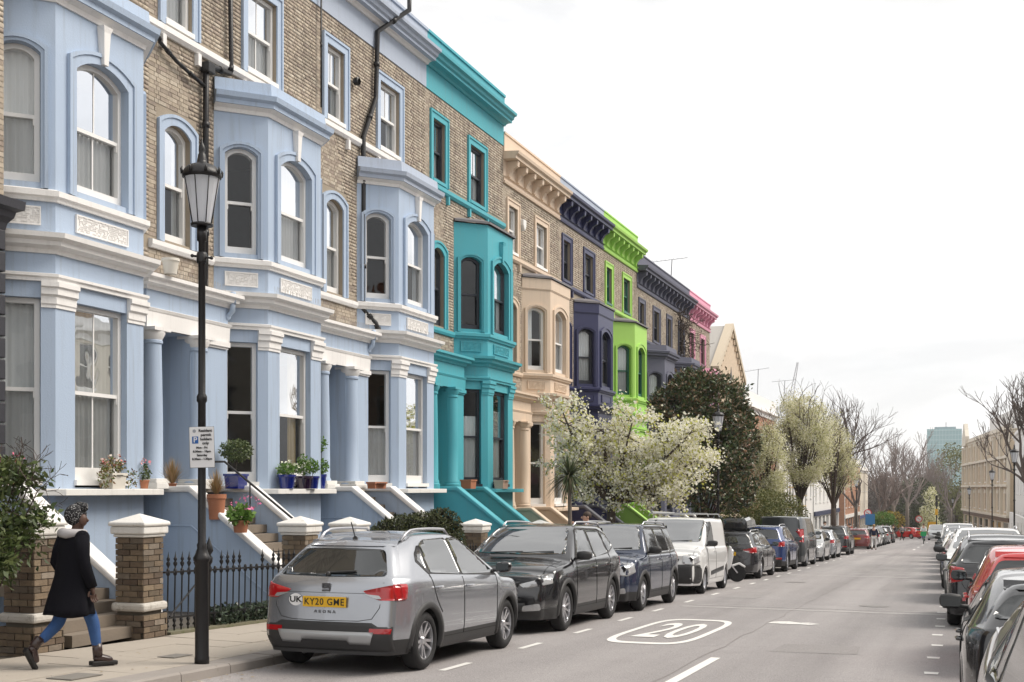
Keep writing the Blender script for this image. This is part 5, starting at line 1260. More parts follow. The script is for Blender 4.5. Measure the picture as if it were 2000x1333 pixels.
def street_lamp(x, y, label, H=5.5, tilt=0, base=.12, z=None, near=False, head=1.0):
    r = thing('street_lamp', label, 'street lamp', (x, y, (gz(y) + base) if z is None else z), 0, 'black lantern street lamps')
    def part(nm, fn, m, parent=r, smooth=True):
        k_ = (nm, near)
        if k_ not in _lm:
            b = fn(); b.v = [(v[0], v[1], LZ(v[2])) for v in b.v] if nm not in ('post', 'ladder_bar') else b.v; me = fast_mesh(nm, b.v, b.f)
            if smooth: me.polygons.foreach_set('use_smooth', [len(p.vertices) == 4 for p in me.polygons])
            me.materials.append(m); _lm[k_] = me
        o = bpy.data.objects.new(nm, _lm[k_]); COL.objects.link(o); o.parent = parent; return o
    n = 24 if near else 10
    h0 = H - 1.06   # underside of the lantern
    part('post', lambda: MB().lathe([(.078, 0), (.078, .06), (.073, .08), (.071, 1.08), (.09, 1.1), (.092, 1.13), (.075, 1.16), (.05, 1.23), (.055, 1.27), (.043, 1.29), (.041, 2.78), (.055, 2.8), (.055, 2.85), (.039, 2.88), (.036, 4.5), (.052, 4.51), (.052, 4.67)], n=n), black_iron)
    part('ladder_bar', lambda: MB().tube([(-.12, 0, 4.36), (.12, 0, 4.32)], .012, 8).ball((-.12, 0, 4.36), .02, 8).ball((.12, 0, 4.32), .02, 8).lathe([(.052, 4.27), (.056, 4.29), (.056, 4.37), (.045, 4.39)], n=12), black_iron)
    lan = part('lantern_frame', lambda: (lambda b: ([b.tube([(.105 * math.cos(a), .105 * math.sin(a), 4.53), (.19 * math.cos(a), .19 * math.sin(a), 5.1)], .006, 5) for a in [math.pi / 4 * i + .2 for i in range(8)]], b.lathe([(.115, 4.5), (.12, 4.53), (.1, 4.54)], n=n), b)[-1])(MB()), black_iron)
    part('glazing', lambda: MB().add(*(lambda nn: ([(r_ * math.cos(2 * math.pi * i / nn + .2), r_ * math.sin(2 * math.pi * i / nn + .2), z_) for r_, z_ in ((.1, 4.53), (.186, 5.1)) for i in range(nn)], [(i, (i + 1) % nn, nn + (i + 1) % nn, nn + i) for i in range(nn)]))(16)), LAMPG, lan, smooth=False)
    part('lamp_shade', lambda: MB().lathe([(.04, 4.55), (.05, 4.6), (.09, 5.08), (.02, 5.09)], n=16), frost, lan)
    part('hood', lambda: MB().lathe([(.18, 5.1), (.205, 5.11), (.21, 5.15), (.19, 5.2), (.15, 5.25), (.095, 5.275), (.055, 5.29), (.05, 5.33), (.04, 5.4), (.03, 5.42), (.035, 5.45), (.033, 5.5), (.012, 5.55), (.001, 5.62)], n=n), black_iron, lan)
    if near: part('crown_point', lambda: (lambda b: ([b.tube([(.205 * math.cos(a), .205 * math.sin(a), 5.14), (.218 * math.cos(a), .218 * math.sin(a), 5.2), (.208 * math.cos(a), .208 * math.sin(a), 5.23)], [.02, .014, .002], 5) for a in [math.pi / 4 * i for i in range(8)]], b)[-1])(MB()), black_iron, lan)
    return r
L1 = street_lamp(-7.58, 11.2, 'tall black street lamp carrying the white parking sign, nearest', near=True, base=.115)
street_lamp(-7.62, 41.5, 'street lamp half hidden in the white blossom tree beside the magnolia', H=5.5)
street_lamp(-7.6, 84, 'slim lamp post standing before the pale flowering trees')
street_lamp(-7.7, 103, 'black lamp post beside the distant white shop corner')
for (y, x, lb) in ((65, 2.62, 'street lamp rising over the right-hand cars, tallest on that side'), (89, 2.2, 'street lamp in front of the ornate brick corner building'), (130, 1.1, 'smaller street lamp left of the ornate building'), (178, -.6, 'small distant street lamp beside the yellow sign'), (230, -16.4, 'tiny pale lamp against the distant bare trees'), (262, -9.2, 'tiniest lamp seen against the dark far trees')):
    street_lamp(x, y, lb)
# parking sign strapped to the near lamp
sg = thing('parking_sign', 'white residents parking sign with blue P square, strapped to the near lamp post', 'sign', (-7.535, 11.135, 2.1), math.atan(870 / 2400) + .02)
sg.rotation_euler = (0, rad(-1.5), math.atan(870 / 2400) + .05)
mb = MB(); mb.box(-.128, .128, -.006, .0, -.215, .215); mb.build('plate', mat('sign white', (.74, .74, .75), .4, var=.06, vscale=6), sg, bevel=.004)
mb = MB(); mb.box(-.131, .131, -.003, .004, -.218, .218); mb.build('edge_frame', plastic, sg)
mb = MB(); mb.box(-.1, -.035, -.008, -.0062, .04, .115); mb.build('blue_square', mat('sign blue', (.01, .1, .35), .4), sg)
def sign_text(t, size, x, z, m=ink, al='CENTER'):
    q = link('lettering', text_mesh(t, size, align=al, bold=.0012), m, sg, (x, -.0085, z)); q.rotation_euler = (rad(90), 0, 0)
sign_text('P', .08, -.067, .077, mat('sign white', (.74, .74, .75), .4))
for t, s_, x, z in (('Resident', .04, .04, .175), ('permit', .04, .045, .13), ('holders', .04, .045, .085), ('only', .04, .04, .042), ('Mon - Fri', .031, 0, -.005), ('8.30am - 10pm', .031, 0, -.045), ('Saturday', .031, 0, -.085), ('8.30am - 1.30pm', .031, 0, -.125)): sign_text(t, s_, x, z)
mb = MB(); mb.lathe([(.018, 0), (.018, .002)], (-.075, -.0065, .172), 14, Matrix.Rotation(rad(90), 4, 'X')); mb.build('clock_symbol', mat('sign grey', (.3, .32, .35), .5), sg)
mb = MB(); mb.lathe([(.056, .1), (.056, .12)], (.0, .055, 0), 16); mb.lathe([(.056, -.12), (.056, -.1)], (.0, .055, 0), 16); mb.build('strap', mat('galvanised', (.4, .4, .4), .5, metal=.7), sg)
# traffic signs far away
def round_sign(x, y, z, label, r=.3, post=True):
    o = thing('road_sign', label, 'road sign', (x, y, gz(y) + .1)); b = MB(); b.tube([(0, 0, 0), (0, 0, z + r)], .04, 6); b.build('post', black_iron, o)
    b = MB(); b.lathe([(r, 0), (r, .02)], (0, -.05, z), 20, Matrix.Rotation(rad(90), 4, 'X')); b.build('disc', mat('sign red', (.6, .03, .04), .4), o)
    b = MB(); b.lathe([(r * .75, 0), (r * .75, .01)], (0, -.075, z), 20, Matrix.Rotation(rad(90), 4, 'X')); b.build('disc_centre', mat('sign white', (.74, .74, .75), .4), o)
    b = MB(); b.box(-r * .6, r * .6, -.095, -.088, -.035, .035, Matrix.Translation((0, 0, z)) @ Matrix.Rotation(rad(35), 4, 'Y')); b.build('bar', mat('sign red', (.6, .03, .04), .4), o)
    if z > 2.4:
        pass
round_sign(-9.9, 150, 3.0, 'round no turn sign on the left beside the shop', .45); round_sign(-5.6, 200, 2.6, 'round no turn sign at the far junction', .55)
ys_ = thing('works_sign', 'big yellow temporary road sign at the far junction', 'road sign', (-3.8, 205, gz(205))); b = MB(); b.tube([(-.5, 0, 0), (-.5, 0, 2.2)], .05, 6); b.tube([(.5, 0, 0), (.5, 0, 2.2)], .05, 6); b.build('post', black_iron, ys_)
b = MB(); b.box(-.62, .62, -.1, -.05, 1.0, 2.3); b.build('panel', mat('works yellow', (.8, .45, .03), .5), ys_)
bs_ = thing('shop_sign', 'blue board sign standing at the left kerb by the shops', 'shop sign', (-9.0, 140, gz(140))); b = MB(); b.tube([(0, 0, 0), (0, 0, 2.4)], .05, 6); b.build('post', black_iron, bs_); b = MB(); b.box(-.5, .5, -.1, -.04, 1.7, 2.9); b.build('panel', mat('sign blue2', (.03, .18, .4), .5), bs_)
tl = thing('traffic_light', 'black traffic light with yellow box beside the far lamp', 'traffic light', (-2.6, 172, gz(172))); b = MB(); b.tube([(0, 0, 0), (0, 0, 5.6)], .08, 8); b.build('post', black_iron, tl)
for z_ in (5.4, 4.6): b = MB(); b.box(-.16, .16, -.2, .0, z_ - .3, z_ + .3); b.build('signal_head', black_iron, tl)
b = MB(); b.box(-.17, .17, -.22, -.05, 3.1, 3.9); b.build('control_box', mat('works yellow', (.8, .45, .03), .5), tl)
# drainpipes on the facades (parts of the houses they serve)
def pipe(root, pts, m=black_iron, r=.055, nm='drainpipe'):
    b = MB(); L = [Vector(p) - root.location for p in pts]
    b.tube(L, r, 10)
    for i in range(len(L) - 1):
        n = max(1, int((L[i + 1] - L[i]).length / 1.7))
        for j in range(n): q = L[i].lerp(L[i + 1], (j + .5) / n); d = (L[i + 1] - L[i]).normalized() * .05; b.tube([q - d, q + d], r * 1.25, 10)
    me = b.build(nm, m, root, smooth=True); return me
XW = -12.92
pipe(H2, [(XW, 19.98, 12.8), (XW, 20.05, 9.7), (XW, 20.02, 9.52)], r=.045); pipe(H2, [(XW, 20.0, 9.5), (XW, 19.4, 9.44), (XW, 19.22, 9.3), (XW, 19.2, 5.35)])
pipe(H2, [(XW, 17.8, 9.5), (XW, 17.84, 9.36), (XW, 18.33, 9.18), (XW, 19.2, 9.0)], r=.035)
hb_ = MB(); hb_.box(-.07, .11, -.1, .12, -.1, .1); hb_.build('hopper_head', black_iron, H2, bevel=.02, loc=Vector((XW, 19.25, 9.36)) - H2.location)
pipe(H3, [(-12.42, 27.0, 13.9), (-12.42, 27.0, 13.2), (-12.92, 26.3, 12.5), (-12.92, 26.2, 10.9), (-12.92, 25.55, 9.8), (-12.92, 25.55, 5.8), (-12.7, 25.75, 5.5), (-12.6, 25.8, 5.2)], r=.06)
pipe(H3, [(XW, 23.55, 12.6), (XW, 23.55, 9.9)], r=.02, nm='cable')
pipe(H2, [(-12.6, 19.62, 5.3), (-12.6, 19.6, 4.95), (-12.85, 19.6, 4.7), (-12.85, 19.6, 1.7)], blue, r=.05)
pipe(H3, [(-12.6, 25.45, 5.3), (-12.6, 25.4, 4.95), (-12.85, 25.4, 4.7), (-12.85, 25.4, 1.7)], blue, r=.05)
# bird spikes along the blue cornices
for hroot, W_ in ((H2, 5.85), (H3, 5.8)):
    b = MB(); y2, y3 = W_ - 3.15, W_ - 1.1; path = [(.12 + .32, -.45), (.12 + .32, y2 - .9)]
    for (pa, pb, z_) in (((.46, -.4), (.46, 1.7), 3.6), ((.9, y2 - .05), (.9, y3 + .1), 3.69)):
        n = 46
        for i in range(n):
            x = pa[0] + (pb[0] - pa[0]) * i / n; y = pa[1] + (pb[1] - pa[1]) * i / n
            b.tube([(x, y, z_), (x + random.uniform(-.02, .03), y + random.uniform(-.02, .02), z_ + .13)], .003, 3, cap=False)
    b.build('bird_spikes', mat('spike wire', (.3, .28, .26), .6), hroot, kind='stuff')
# handrail of the second stoop
b = MB(); pts = [(-12.3, 17.75 + .2, 2.12), (-11.7, 17.95, 2.12), (-9.95, 17.95, .85)]
hr = tag(b.tube(pts, .02, 8).tube([(-11.2, 17.95, 1.75), (-11.2, 17.95, 1.1)], .012, 6).tube([(-10.0, 17.95, .88), (-10.0, 17.95, .1)], .016, 6).build('handrail', black_iron), 'thin black handrail sloping down the steps with terracotta pots', 'handrail')
# dark house at the left picture edge: rusticated porch pier with a cornice
dk = thing('dark_house', 'black painted house cut by the left picture edge, moulded cornice', 'house', (-13.02, 8.0, 1.66))
dkm = mat('black stucco', (.028, .028, .036), .5, var=.2, vscale=2, bump=.4, bscale=40)
b = MB(); b.box(-8, .50, -4, 5.70, 3.7, 13.4); b.box(-8, .0, -4, 5.70, -2.4, 3.7); b.build('wall', mortar, dk)
b = MB(); b.box(.001, .50, 3.9, 5.60, -2.4, 3.55); b.box(.001, .3, -4, 3.9, -2.4, 3.55); b.build('porch', dkm, dk)
for i in range(12):
    b = MB(); b.box(.40, .55, 5.0, 5.70, .02 + i * .3, .3 + i * .3); b.build('quoin_block', dkm, dk, bevel=.015)
b = MB(); b.sweep([(0, 3.6), (.5, 3.6), (.5, 5.66), (0, 5.66)], [(0, 3.55), (.04, 3.6), (.06, 3.7), (.12, 3.78), (.14, 3.86), (.22, 3.9), (.23, 4.02), (-.1, 4.08)]); b.build('cornice', dkm, dk)
lay_bricks(dk, 4.6, 5.70, 4.1, 12.5, [], .50, brickm, 300, True)
# ================================================================ plants
def leaf_cloud(name, pts, nrm, size, m, parent=None, kind=None, aspect=.55, droop=.3, rng=RNG, fold=.25):
    n = len(pts); pts = np.asarray(pts, float)
    d = rng.normal(size=(n, 3)); d += np.asarray(nrm) * 1.0; d[:, 2] -= droop * .5; d /= np.linalg.norm(d, axis=1, keepdims=True)
    r = rng.normal(size=(n, 3)); s = np.cross(d, r); s /= np.linalg.norm(s, axis=1, keepdims=True); u = np.cross(s, d)
    L = size * rng.uniform(.6, 1.3, size=(n, 1)); w = L * aspect * .5
    a = pts; b = pts + d * L * .5 + s * w + u * L * fold * .3; c = pts + d * L; e = pts + d * L * .5 - s * w + u * L * fold * .3
    V = np.stack([a, b, c, e], 1).reshape(-1, 3); Q = np.arange(4 * n).reshape(-1, 4)
    o = link(name, np_mesh(name, V, Q), m, parent)
    if kind: o['kind'] = kind
    return o
def leaf_mat(name, stops, rough=.5, trans=0.0, spec=.4):
    if name in MATS: return MATS[name]
    m = bpy.data.materials.new(name); m.use_nodes = True; nt = m.node_tree; p = nt.nodes['Principled BSDF']; p.inputs['Roughness'].default_value = rough; p.inputs['Specular IOR Level'].default_value = spec
    g = N_(nt, 'ShaderNodeNewGeometry'); rp = N_(nt, 'ShaderNodeValToRGB'); els = rp.color_ramp.elements; rp.color_ramp.interpolation = 'CONSTANT' if len(stops) > 4 else 'LINEAR'
    els[0].position = 0; els[0].color = tuple(stops[0]) + (1,); els[1].position = 1 if rp.color_ramp.interpolation == 'LINEAR' else 1 - 1 / len(stops); els[1].color = tuple(stops[-1]) + (1,)
    for i, s_ in enumerate(stops[1:-1]): e = els.new((i + 1) / (len(stops) - (1 if rp.color_ramp.interpolation == 'LINEAR' else 0))); e.color = tuple(s_) + (1,)
    nt.links.new(g.outputs['Random Per Island'], rp.inputs['Fac']); nt.links.new(rp.outputs[0], p.inputs['Base Color'])
    if trans:
        tr = N_(nt, 'ShaderNodeBsdfTranslucent'); mxx = N_(nt, 'ShaderNodeMixShader'); mxx.inputs[0].default_value = trans; nt.links.new(rp.outputs[0], tr.inputs[0])
        nt.links.new(p.outputs[0], mxx.inputs[1]); nt.links.new(tr.outputs[0], mxx.inputs[2]); nt.links.new(mxx.outputs[0], nt.nodes['Material Output'].inputs[0])
    MATS[name] = m; return m
bark = mat('bark', (.085, .062, .05), .9, var=.4, vscale=12, bump=1, bscale=40); bark_l = mat('pale bark', (.17, .14, .115), .9, var=.3, vscale=8, bump=1, bscale=30)
blossom = leaf_mat('blossom', [(.88, .86, .76), (.86, .83, .66), (.50, .50, .13), (.88, .86, .70), (.58, .58, .2), (.88, .86, .80), (.84, .82, .68), (.87, .85, .76)], .8, .5)
mag_leaf = leaf_mat('magnolia leaf', [(.055, .09, .03), (.09, .12, .04), (.19, .13, .07), (.065, .10, .035), (.24, .17, .10), (.04, .065, .025)], .3, .0, .6)
pear = leaf_mat('pear blossom', [(.74, .72, .50), (.82, .79, .62), (.55, .55, .28), (.84, .81, .68), (.62, .60, .36), (.42, .42, .2)], .9, .4)
evergr = leaf_mat('shrub leaf', [(.04, .07, .02), (.08, .115, .035), (.14, .17, .06), (.03, .05, .017)], .4, .1)
hedge_l = leaf_mat('hedge leaf', [(.05, .065, .02), (.09, .105, .035), (.035, .05, .018), (.12, .12, .045)], .5, .1)
olive_l = leaf_mat('olive green leaf', [(.16, .17, .05), (.10, .12, .04), (.22, .2, .07), (.07, .09, .03)], .6, .15)
green_l = leaf_mat('bright leaf', [(.09, .2, .03), (.16, .28, .05), (.06, .13, .025)], .5, .2)
def grow(start, tips, r0, seed, wig=.08, levels=1, nseg=5):
    """limbs from a start point to given tips, each a curved tapering tube"""
    rr = random.Random(seed); b = MB()
    for tp, r in tips:
        s_ = Vector(start); e = Vector(tp); m_ = s_.lerp(e, .45) + Vector((rr.uniform(-wig, wig), rr.uniform(-wig, wig), rr.uniform(-.3, .4) * wig * 3)); pts = []
        for i in range(nseg + 1):
            t = i / nseg; pts.append(s_ * (1 - t) ** 2 + m_ * 2 * t * (1 - t) + e * t * t)
        b.tube(pts, r, 6, r1=r * .35)
    return b
def recursive(b, p, d, L, r, lv, rr, spread=.6, up=.25, tips=None, n=3, seg=3, gnarl=.18, minr=.004):
    pts = [p]; q = p.copy(); dd = d.copy()
    for i in range(seg):
        dd = (dd + Vector((rr.gauss(0, gnarl), rr.gauss(0, gnarl), rr.gauss(0, gnarl) + up * .15))).normalized(); q = q + dd * (L / seg); pts.append(q)
    b.tube(pts, r, 5 if r > .03 else 3, cap=False, r1=max(minr, r * .62))
    if tips is not None and lv <= 1: tips += pts[1:]
    if lv == 0: return
    for k_ in range(n):
        f = rr.uniform(.5, 1.0) if k_ else 1.0; st_p = pts[max(1, int(round(f * seg)))]
        nd = (dd + Vector((rr.gauss(0, spread), rr.gauss(0, spread), rr.gauss(0, spread * .6) + up))).normalized()
        recursive(b, st_p, nd, L * rr.uniform(.62, .85), max(minr, r * rr.uniform(.5, .68)), lv - 1, rr, spread, up, tips, n, seg, gnarl, minr)
# --- blossom tree between the beige and green houses
def blob_points(lobes, n, rng, hollow=.35, thr=.0):
    vol = np.array([a[1][0] * a[1][1] * a[1][2] for a in lobes]); pr = vol / vol.sum(); out = []
    ks = rng.choice(len(lobes), size=n, p=pr); u = rng.normal(size=(n, 3)); u /= np.linalg.norm(u, axis=1, keepdims=True); rad_ = rng.uniform(hollow, 1, size=n) ** .6
    c = np.array([a[0] for a in lobes])[ks]; R = np.array([a[1] for a in lobes])[ks]
    P = c + u * R * rad_[:, None]
    return P, u
def clumpy(P, U, scale, thr, seed=0):
    off = Vector((seed * 7.1, seed * 3.3, 0)); keep = np.array([noise.noise((Vector(p) + off) * scale) > thr for p in P]); return P[keep], U[keep]
def spray(P, U, n, r, rng):
    Q = np.repeat(P, n, 0) + rng.normal(size=(len(P) * n, 3)) * r; return Q, np.repeat(U, n, 0)
def world_at(px, py, y):    # a point seen at pixel (px, py) of the photograph, at distance y down the street
    f = 2400; a = math.atan(870 / f); c, s_ = math.cos(a), math.sin(a); D_ = 1870 - px; T = D_ * y / (f / c / c - D_ * math.tan(a)); zc = y * c + T * s_
    return Vector((-T, y, 1.66 + (955 - py) * zc / f))
BT = thing('blossom_tree', 'low spreading cherry in white blossom in front of the navy and green houses', 'tree', tuple(world_at(1188, 1010, 33.5)[:2]) + (gz(33.5) + .1,))
bx, by, bz = BT.location
def loc_(v): return Vector(v) - BT.location
b = MB(); base = Vector((0, 0, 0)); fork = loc_(world_at(1195, 985, 33.4))
b.tube([(0, 0, -.1), (-.03, 0, .5), tuple(fork * .7), tuple(fork)], [.2, .15, .13, .12], 10); b.build('trunk', bark, BT, smooth=True)
lobes = []
for (px, py, yy, rx, ry, rz) in ((1095, 795, 33.0, 1.0, .9, .22), (1110, 835, 33.5, .8, 1.0, .35), (1175, 840, 33.8, .95, 1.2, .6), (1235, 825, 33.8, .9, 1.2, .4), (1250, 865, 34.5, 1.0, 1.4, .5), (1315, 865, 34.5, 1.1, 1.3, .6), (1350, 845, 33.5, .8, 1.0, .45), (1310, 925, 34, 1.1, 1.3, .55), (1360, 900, 35, .8, 1.0, .6), (1335, 955, 34, .8, 1.0, .28), (1125, 905, 33, .6, .8, .45), (1095, 875, 33.2, .45, .6, .4), (1225, 893, 34.5, .6, .8, .25), (1215, 795, 34, .8, .8, .2), (1150, 970, 33, .35, .4, .2)):
    lobes.append((tuple(loc_(world_at(px, py, yy))), (rx, ry, rz)))
limbs = [(lobes[i][0], r) for i, r in ((0, .05), (1, .06), (2, .07), (3, .05), (4, .075), (5, .07), (6, .05), (7, .08), (8, .05), (9, .04), (10, .06), (11, .04), (12, .05))]
b = MB(); rr = random.Random(4); tips = []
for tp, r in limbs:
    m_ = fork.lerp(Vector(tp), .5) + Vector((rr.uniform(-.2, .2), rr.uniform(-.2, .2), -.12)); pts = [fork * (1 - t) ** 2 + m_ * 2 * t * (1 - t) + Vector(tp) * t * t for t in [i / 6 for i in range(7)]]
    b.tube(pts, r * 1.25, 7, r1=r * .4)
    for j in range(2, 7):
        for k_ in range(3): recursive(b, pts[j], Vector((rr.gauss(0, 1), rr.gauss(0, 1), rr.gauss(.15, .5))).normalized(), .55, .018, 1, rr, .7, .1, tips, 3, 3, .25, .005)
b.build('branches', bark, BT, smooth=True)
tips = np.array([tuple(t) for t in tips]); P, U = blob_points(lobes, 3400, RNG, .3); P[:, 2] *= 2.2; P, U = clumpy(P, U, 1.25, .18, 2); P[:, 2] /= 2.2
Q, QU = spray(P, U, 8, .08, RNG); T2 = np.repeat(tips, 9, 0) + RNG.normal(size=(len(tips) * 9, 3)) * .07
leaf_cloud('blossoms', np.vstack([Q, T2]), np.zeros(3) + np.array([0, 0, .4]), .078, blossom, BT, aspect=.95, fold=.5)
# --- magnolia
MG = thing('magnolia_tree', 'tall dark evergreen with glossy brown backed leaves behind the blossom', 'tree', tuple(world_at(1375, 1000, 44)[:2]) + (gz(44) + .1,))
ml = lambda v: Vector(v) - MG.location
lob = [(tuple(ml(world_at(px, py, yy))), r) for px, py, yy, r in ((1370, 800, 44, (1.7, 1.7, 1.3)), (1350, 760, 44, (1.0, 1.2, .7)), (1400, 770, 44.5, (1.1, 1.2, .9)), (1310, 800, 43.5, (.8, 1.0, .8)), (1430, 850, 45, (1.0, 1.3, 1.3)), (1400, 900, 44, (1.4, 1.6, 1.3)), (1440, 940, 44, (.7, 1.0, .9)), (1405, 960, 43.5, (1.3, 1.3, .8)), (1340, 870, 44, (1.2, 1.2, 1.2)), (1300, 830, 43, (.6, .7, .5)), (1450, 880, 45, (.6, .9, .6)))]
b = MB(); b.tube([(0, 0, 0), (0.05, 0, 1.5), (0, .1, 3), (.1, 0, 5)], .16, 8, r1=.06)
for c_, r in lob: b.tube([(0, 0, 1.2), tuple(Vector(c_) * .5 + Vector((0, 0, .5))), c_], .05, 5, r1=.02)
b.build('trunk', bark, MG, smooth=True)
P, U = blob_points(lob, 9500, RNG, .55); P, U = clumpy(P, U, 1.1, -.25, 1); Q, QU = spray(P, U, 4, .06, RNG)
leaf_cloud('foliage', Q, QU * .9 + np.array([0, 0, .5]), .16, mag_leaf, MG, aspect=.42)
# --- cordyline
CO = thing('cordyline', 'spiky palm-like cordyline on a thin stem before the beige house', 'plant', tuple(world_at(1112, 1000, 30)[:2]) + (gz(30) + .1,))
top = world_at(1112, 930, 30) - CO.location; b = MB(); b.tube([(0, 0, 0), (.03, 0, .8), tuple(top)], .06, 8, r1=.05); b.build('stem', bark_l, CO, smooth=True)
b = MB(); rr = random.Random(8)
for i in range(230):
    d = Vector((rr.gauss(0, 1), rr.gauss(0, 1), rr.gauss(.35, .8))).normalized(); L = rr.uniform(.5, .85); s_ = d.cross(Vector((0, 0, 1))).normalized() * .016; pts = [top + d * L * t + Vector((0, 0, -.45 * L * t * t * (1 - abs(d.z) * .6))) for t in (0, .3, .65, 1)]
    V = []
    for j, p in enumerate(pts): w = (1, 1.2, .9, .05)[j]; V += [p - s_ * w, p + s_ * w]
    b.add(V, [(0, 1, 3, 2), (2, 3, 5, 4), (4, 5, 7, 6)])
b.build('sword_leaves', leaf_mat('sword leaf', [(.09, .12, .05), (.05, .075, .03), (.14, .15, .08), (.12, .10, .06)], .45, .1), CO)
# --- pear trees in pale bloom
def pear_tree(px, y, top_py, w_px, label, crown, seed, n=2600, base_py=None):
    root_p = world_at(px, 1000, y); r = thing('flowering_tree', label, 'tree', (root_p.x, y, gz(y) + .1), 0, 'pale flowering trees along the left pavement'); rr = random.Random(seed)
    b = MB(); sc_ = y / 60; lbs = []
    for (cx, cy, rx, rz) in crown:
        c_ = world_at(cx, cy, y + rr.uniform(-1, 1)) - r.location; m_per_px = (y * .94 + 4) / 2400; lbs.append((tuple(c_), (rx * m_per_px, rx * m_per_px * .9, rz * m_per_px)))
    zlow = min(c_[2] - q[2] for c_, q in lbs); fk = Vector((0, 0, max(1.3, zlow * .75)))
    b.tube([(0, 0, -.1), (.02, 0, fk.z * .6), tuple(fk)], .17, 9, r1=.14)
    for c_, q in lbs:
        for k_ in range(7):
            e = Vector(c_) + Vector((rr.uniform(-.8, .8) * q[0], rr.uniform(-.8, .8) * q[1], rr.uniform(.0, .95) * q[2])); m_ = fk.lerp(e, .4) + Vector((0, 0, .4)); pts = [fk * (1 - t) ** 2 + m_ * 2 * t * (1 - t) + e * t * t for t in [i / 5 for i in range(6)]]; b.tube(pts, .06, 5, r1=.012, cap=False)
            for j in (2, 3, 4, 5): recursive(b, pts[j], Vector((rr.gauss(0, .6), rr.gauss(0, .6), .9)).normalized(), .8, .015, 1, rr, .5, .35, None, 3, 2, .15, .006)
    b.build('trunk', bark, r, smooth=True)
    rng = np.random.default_rng(seed); P, U = blob_points(lbs, n, rng, .25); P, U = clumpy(P, U, 1.3, .07, seed); Q, QU = spray(P, U, 15, .16, rng)
    leaf_cloud('crown', Q, np.array([0, 0, .2]), .08, pear, r, aspect=.8, rng=rng)
pear_tree(1500, 63, 830, 80, 'shorter flowering pear next to the dark magnolia', [(1500, 900, 36, 70), (1505, 860, 25, 40), (1495, 950, 38, 30)], 21, 2400)
pear_tree(1562, 66, 770, 100, 'tallest pale flowering tree with several upright limbs', [(1570, 830, 50, 55), (1555, 800, 40, 40), (1590, 880, 45, 50), (1535, 850, 30, 40), (1610, 830, 30, 40), (1560, 920, 36, 36)], 22, 4200)
pear_tree(1628, 78, 830, 90, 'flowering tree with a bare leaning trunk, right of the tallest one', [(1630, 880, 38, 45), (1645, 920, 32, 40), (1615, 930, 36, 36), (1625, 850, 26, 30)], 23, 2800)
# --- bare trees
bare_m = mat('bare twigs', (.13, .105, .095), .9, var=.3, vscale=3)
def bare_tree(px, y, top_py, label, seed, lv=5, spread=.5, up=.3, r=.22, lean=0, L0=None, n=3, x=None, m=None, minr=.012, name='bare_tree', group='bare winter trees'):
    p = world_at(px, 1000, y) if x is None else Vector((x, y, 0)); r_ = thing(name, label, 'tree', (p.x, y, gz(y)), 0, group); H = world_at(px, top_py, y).z - gz(y); rr = random.Random(seed); b = MB()
    L0 = L0 or H * .3; b.tube([(0, 0, -.2), (lean * .5, 0, L0 * .6), (lean, 0, L0)], r, 8, r1=r * .8); b.build('trunk', bark_l, r_, smooth=True); b = MB()
    for k_ in range(4): recursive(b, Vector((lean, 0, L0 * rr.uniform(.8, 1))), Vector((rr.gauss(0, spread), rr.gauss(0, spread), 1)).normalized(), (H - L0) * .33, r * .6, lv - 1, rr, spread, up, None, n, 3, .12, minr)
    b.build('crown', m or bare_m, r_); return r_
bare_tree(1628, 92, 745, 'thin bare tree whose twigs rise above the flowering trees', 31, 5, .42, .3, .2, L0=5.0)
bare_tree(1672, 112, 800, 'sparse bare street tree left of the white shop corner', 32, 5, .5, .2, .18)
for i, (px, y, tp, lb) in enumerate(((1745, 205, 850, 'distant bare tree with dark nests, left of the glass tower'), (1772, 225, 833, 'tall distant bare plane tree directly left of the glass tower'), (1800, 250, 880, 'distant bare tree in front of the tower foot'), (1830, 270, 875, 'distant bare tree under the glass tower'), (1858, 250, 890, 'distant bare tree right of the tower foot'), (1722, 190, 900, 'brownish bare tree beside the shop corner'))):
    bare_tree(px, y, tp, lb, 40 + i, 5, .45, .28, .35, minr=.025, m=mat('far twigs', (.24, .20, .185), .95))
rt = bare_tree(1985, 56, 700, 'bare pollarded tree over the right-hand lamps', 55, 6, .42, .5, .34, L0=3.0, x=3.5, minr=.013)
rt2 = bare_tree(1998, 76, 740, 'bare twiggy tree behind the pollarded one on the right', 56, 6, .42, .4, .26, x=4.4)
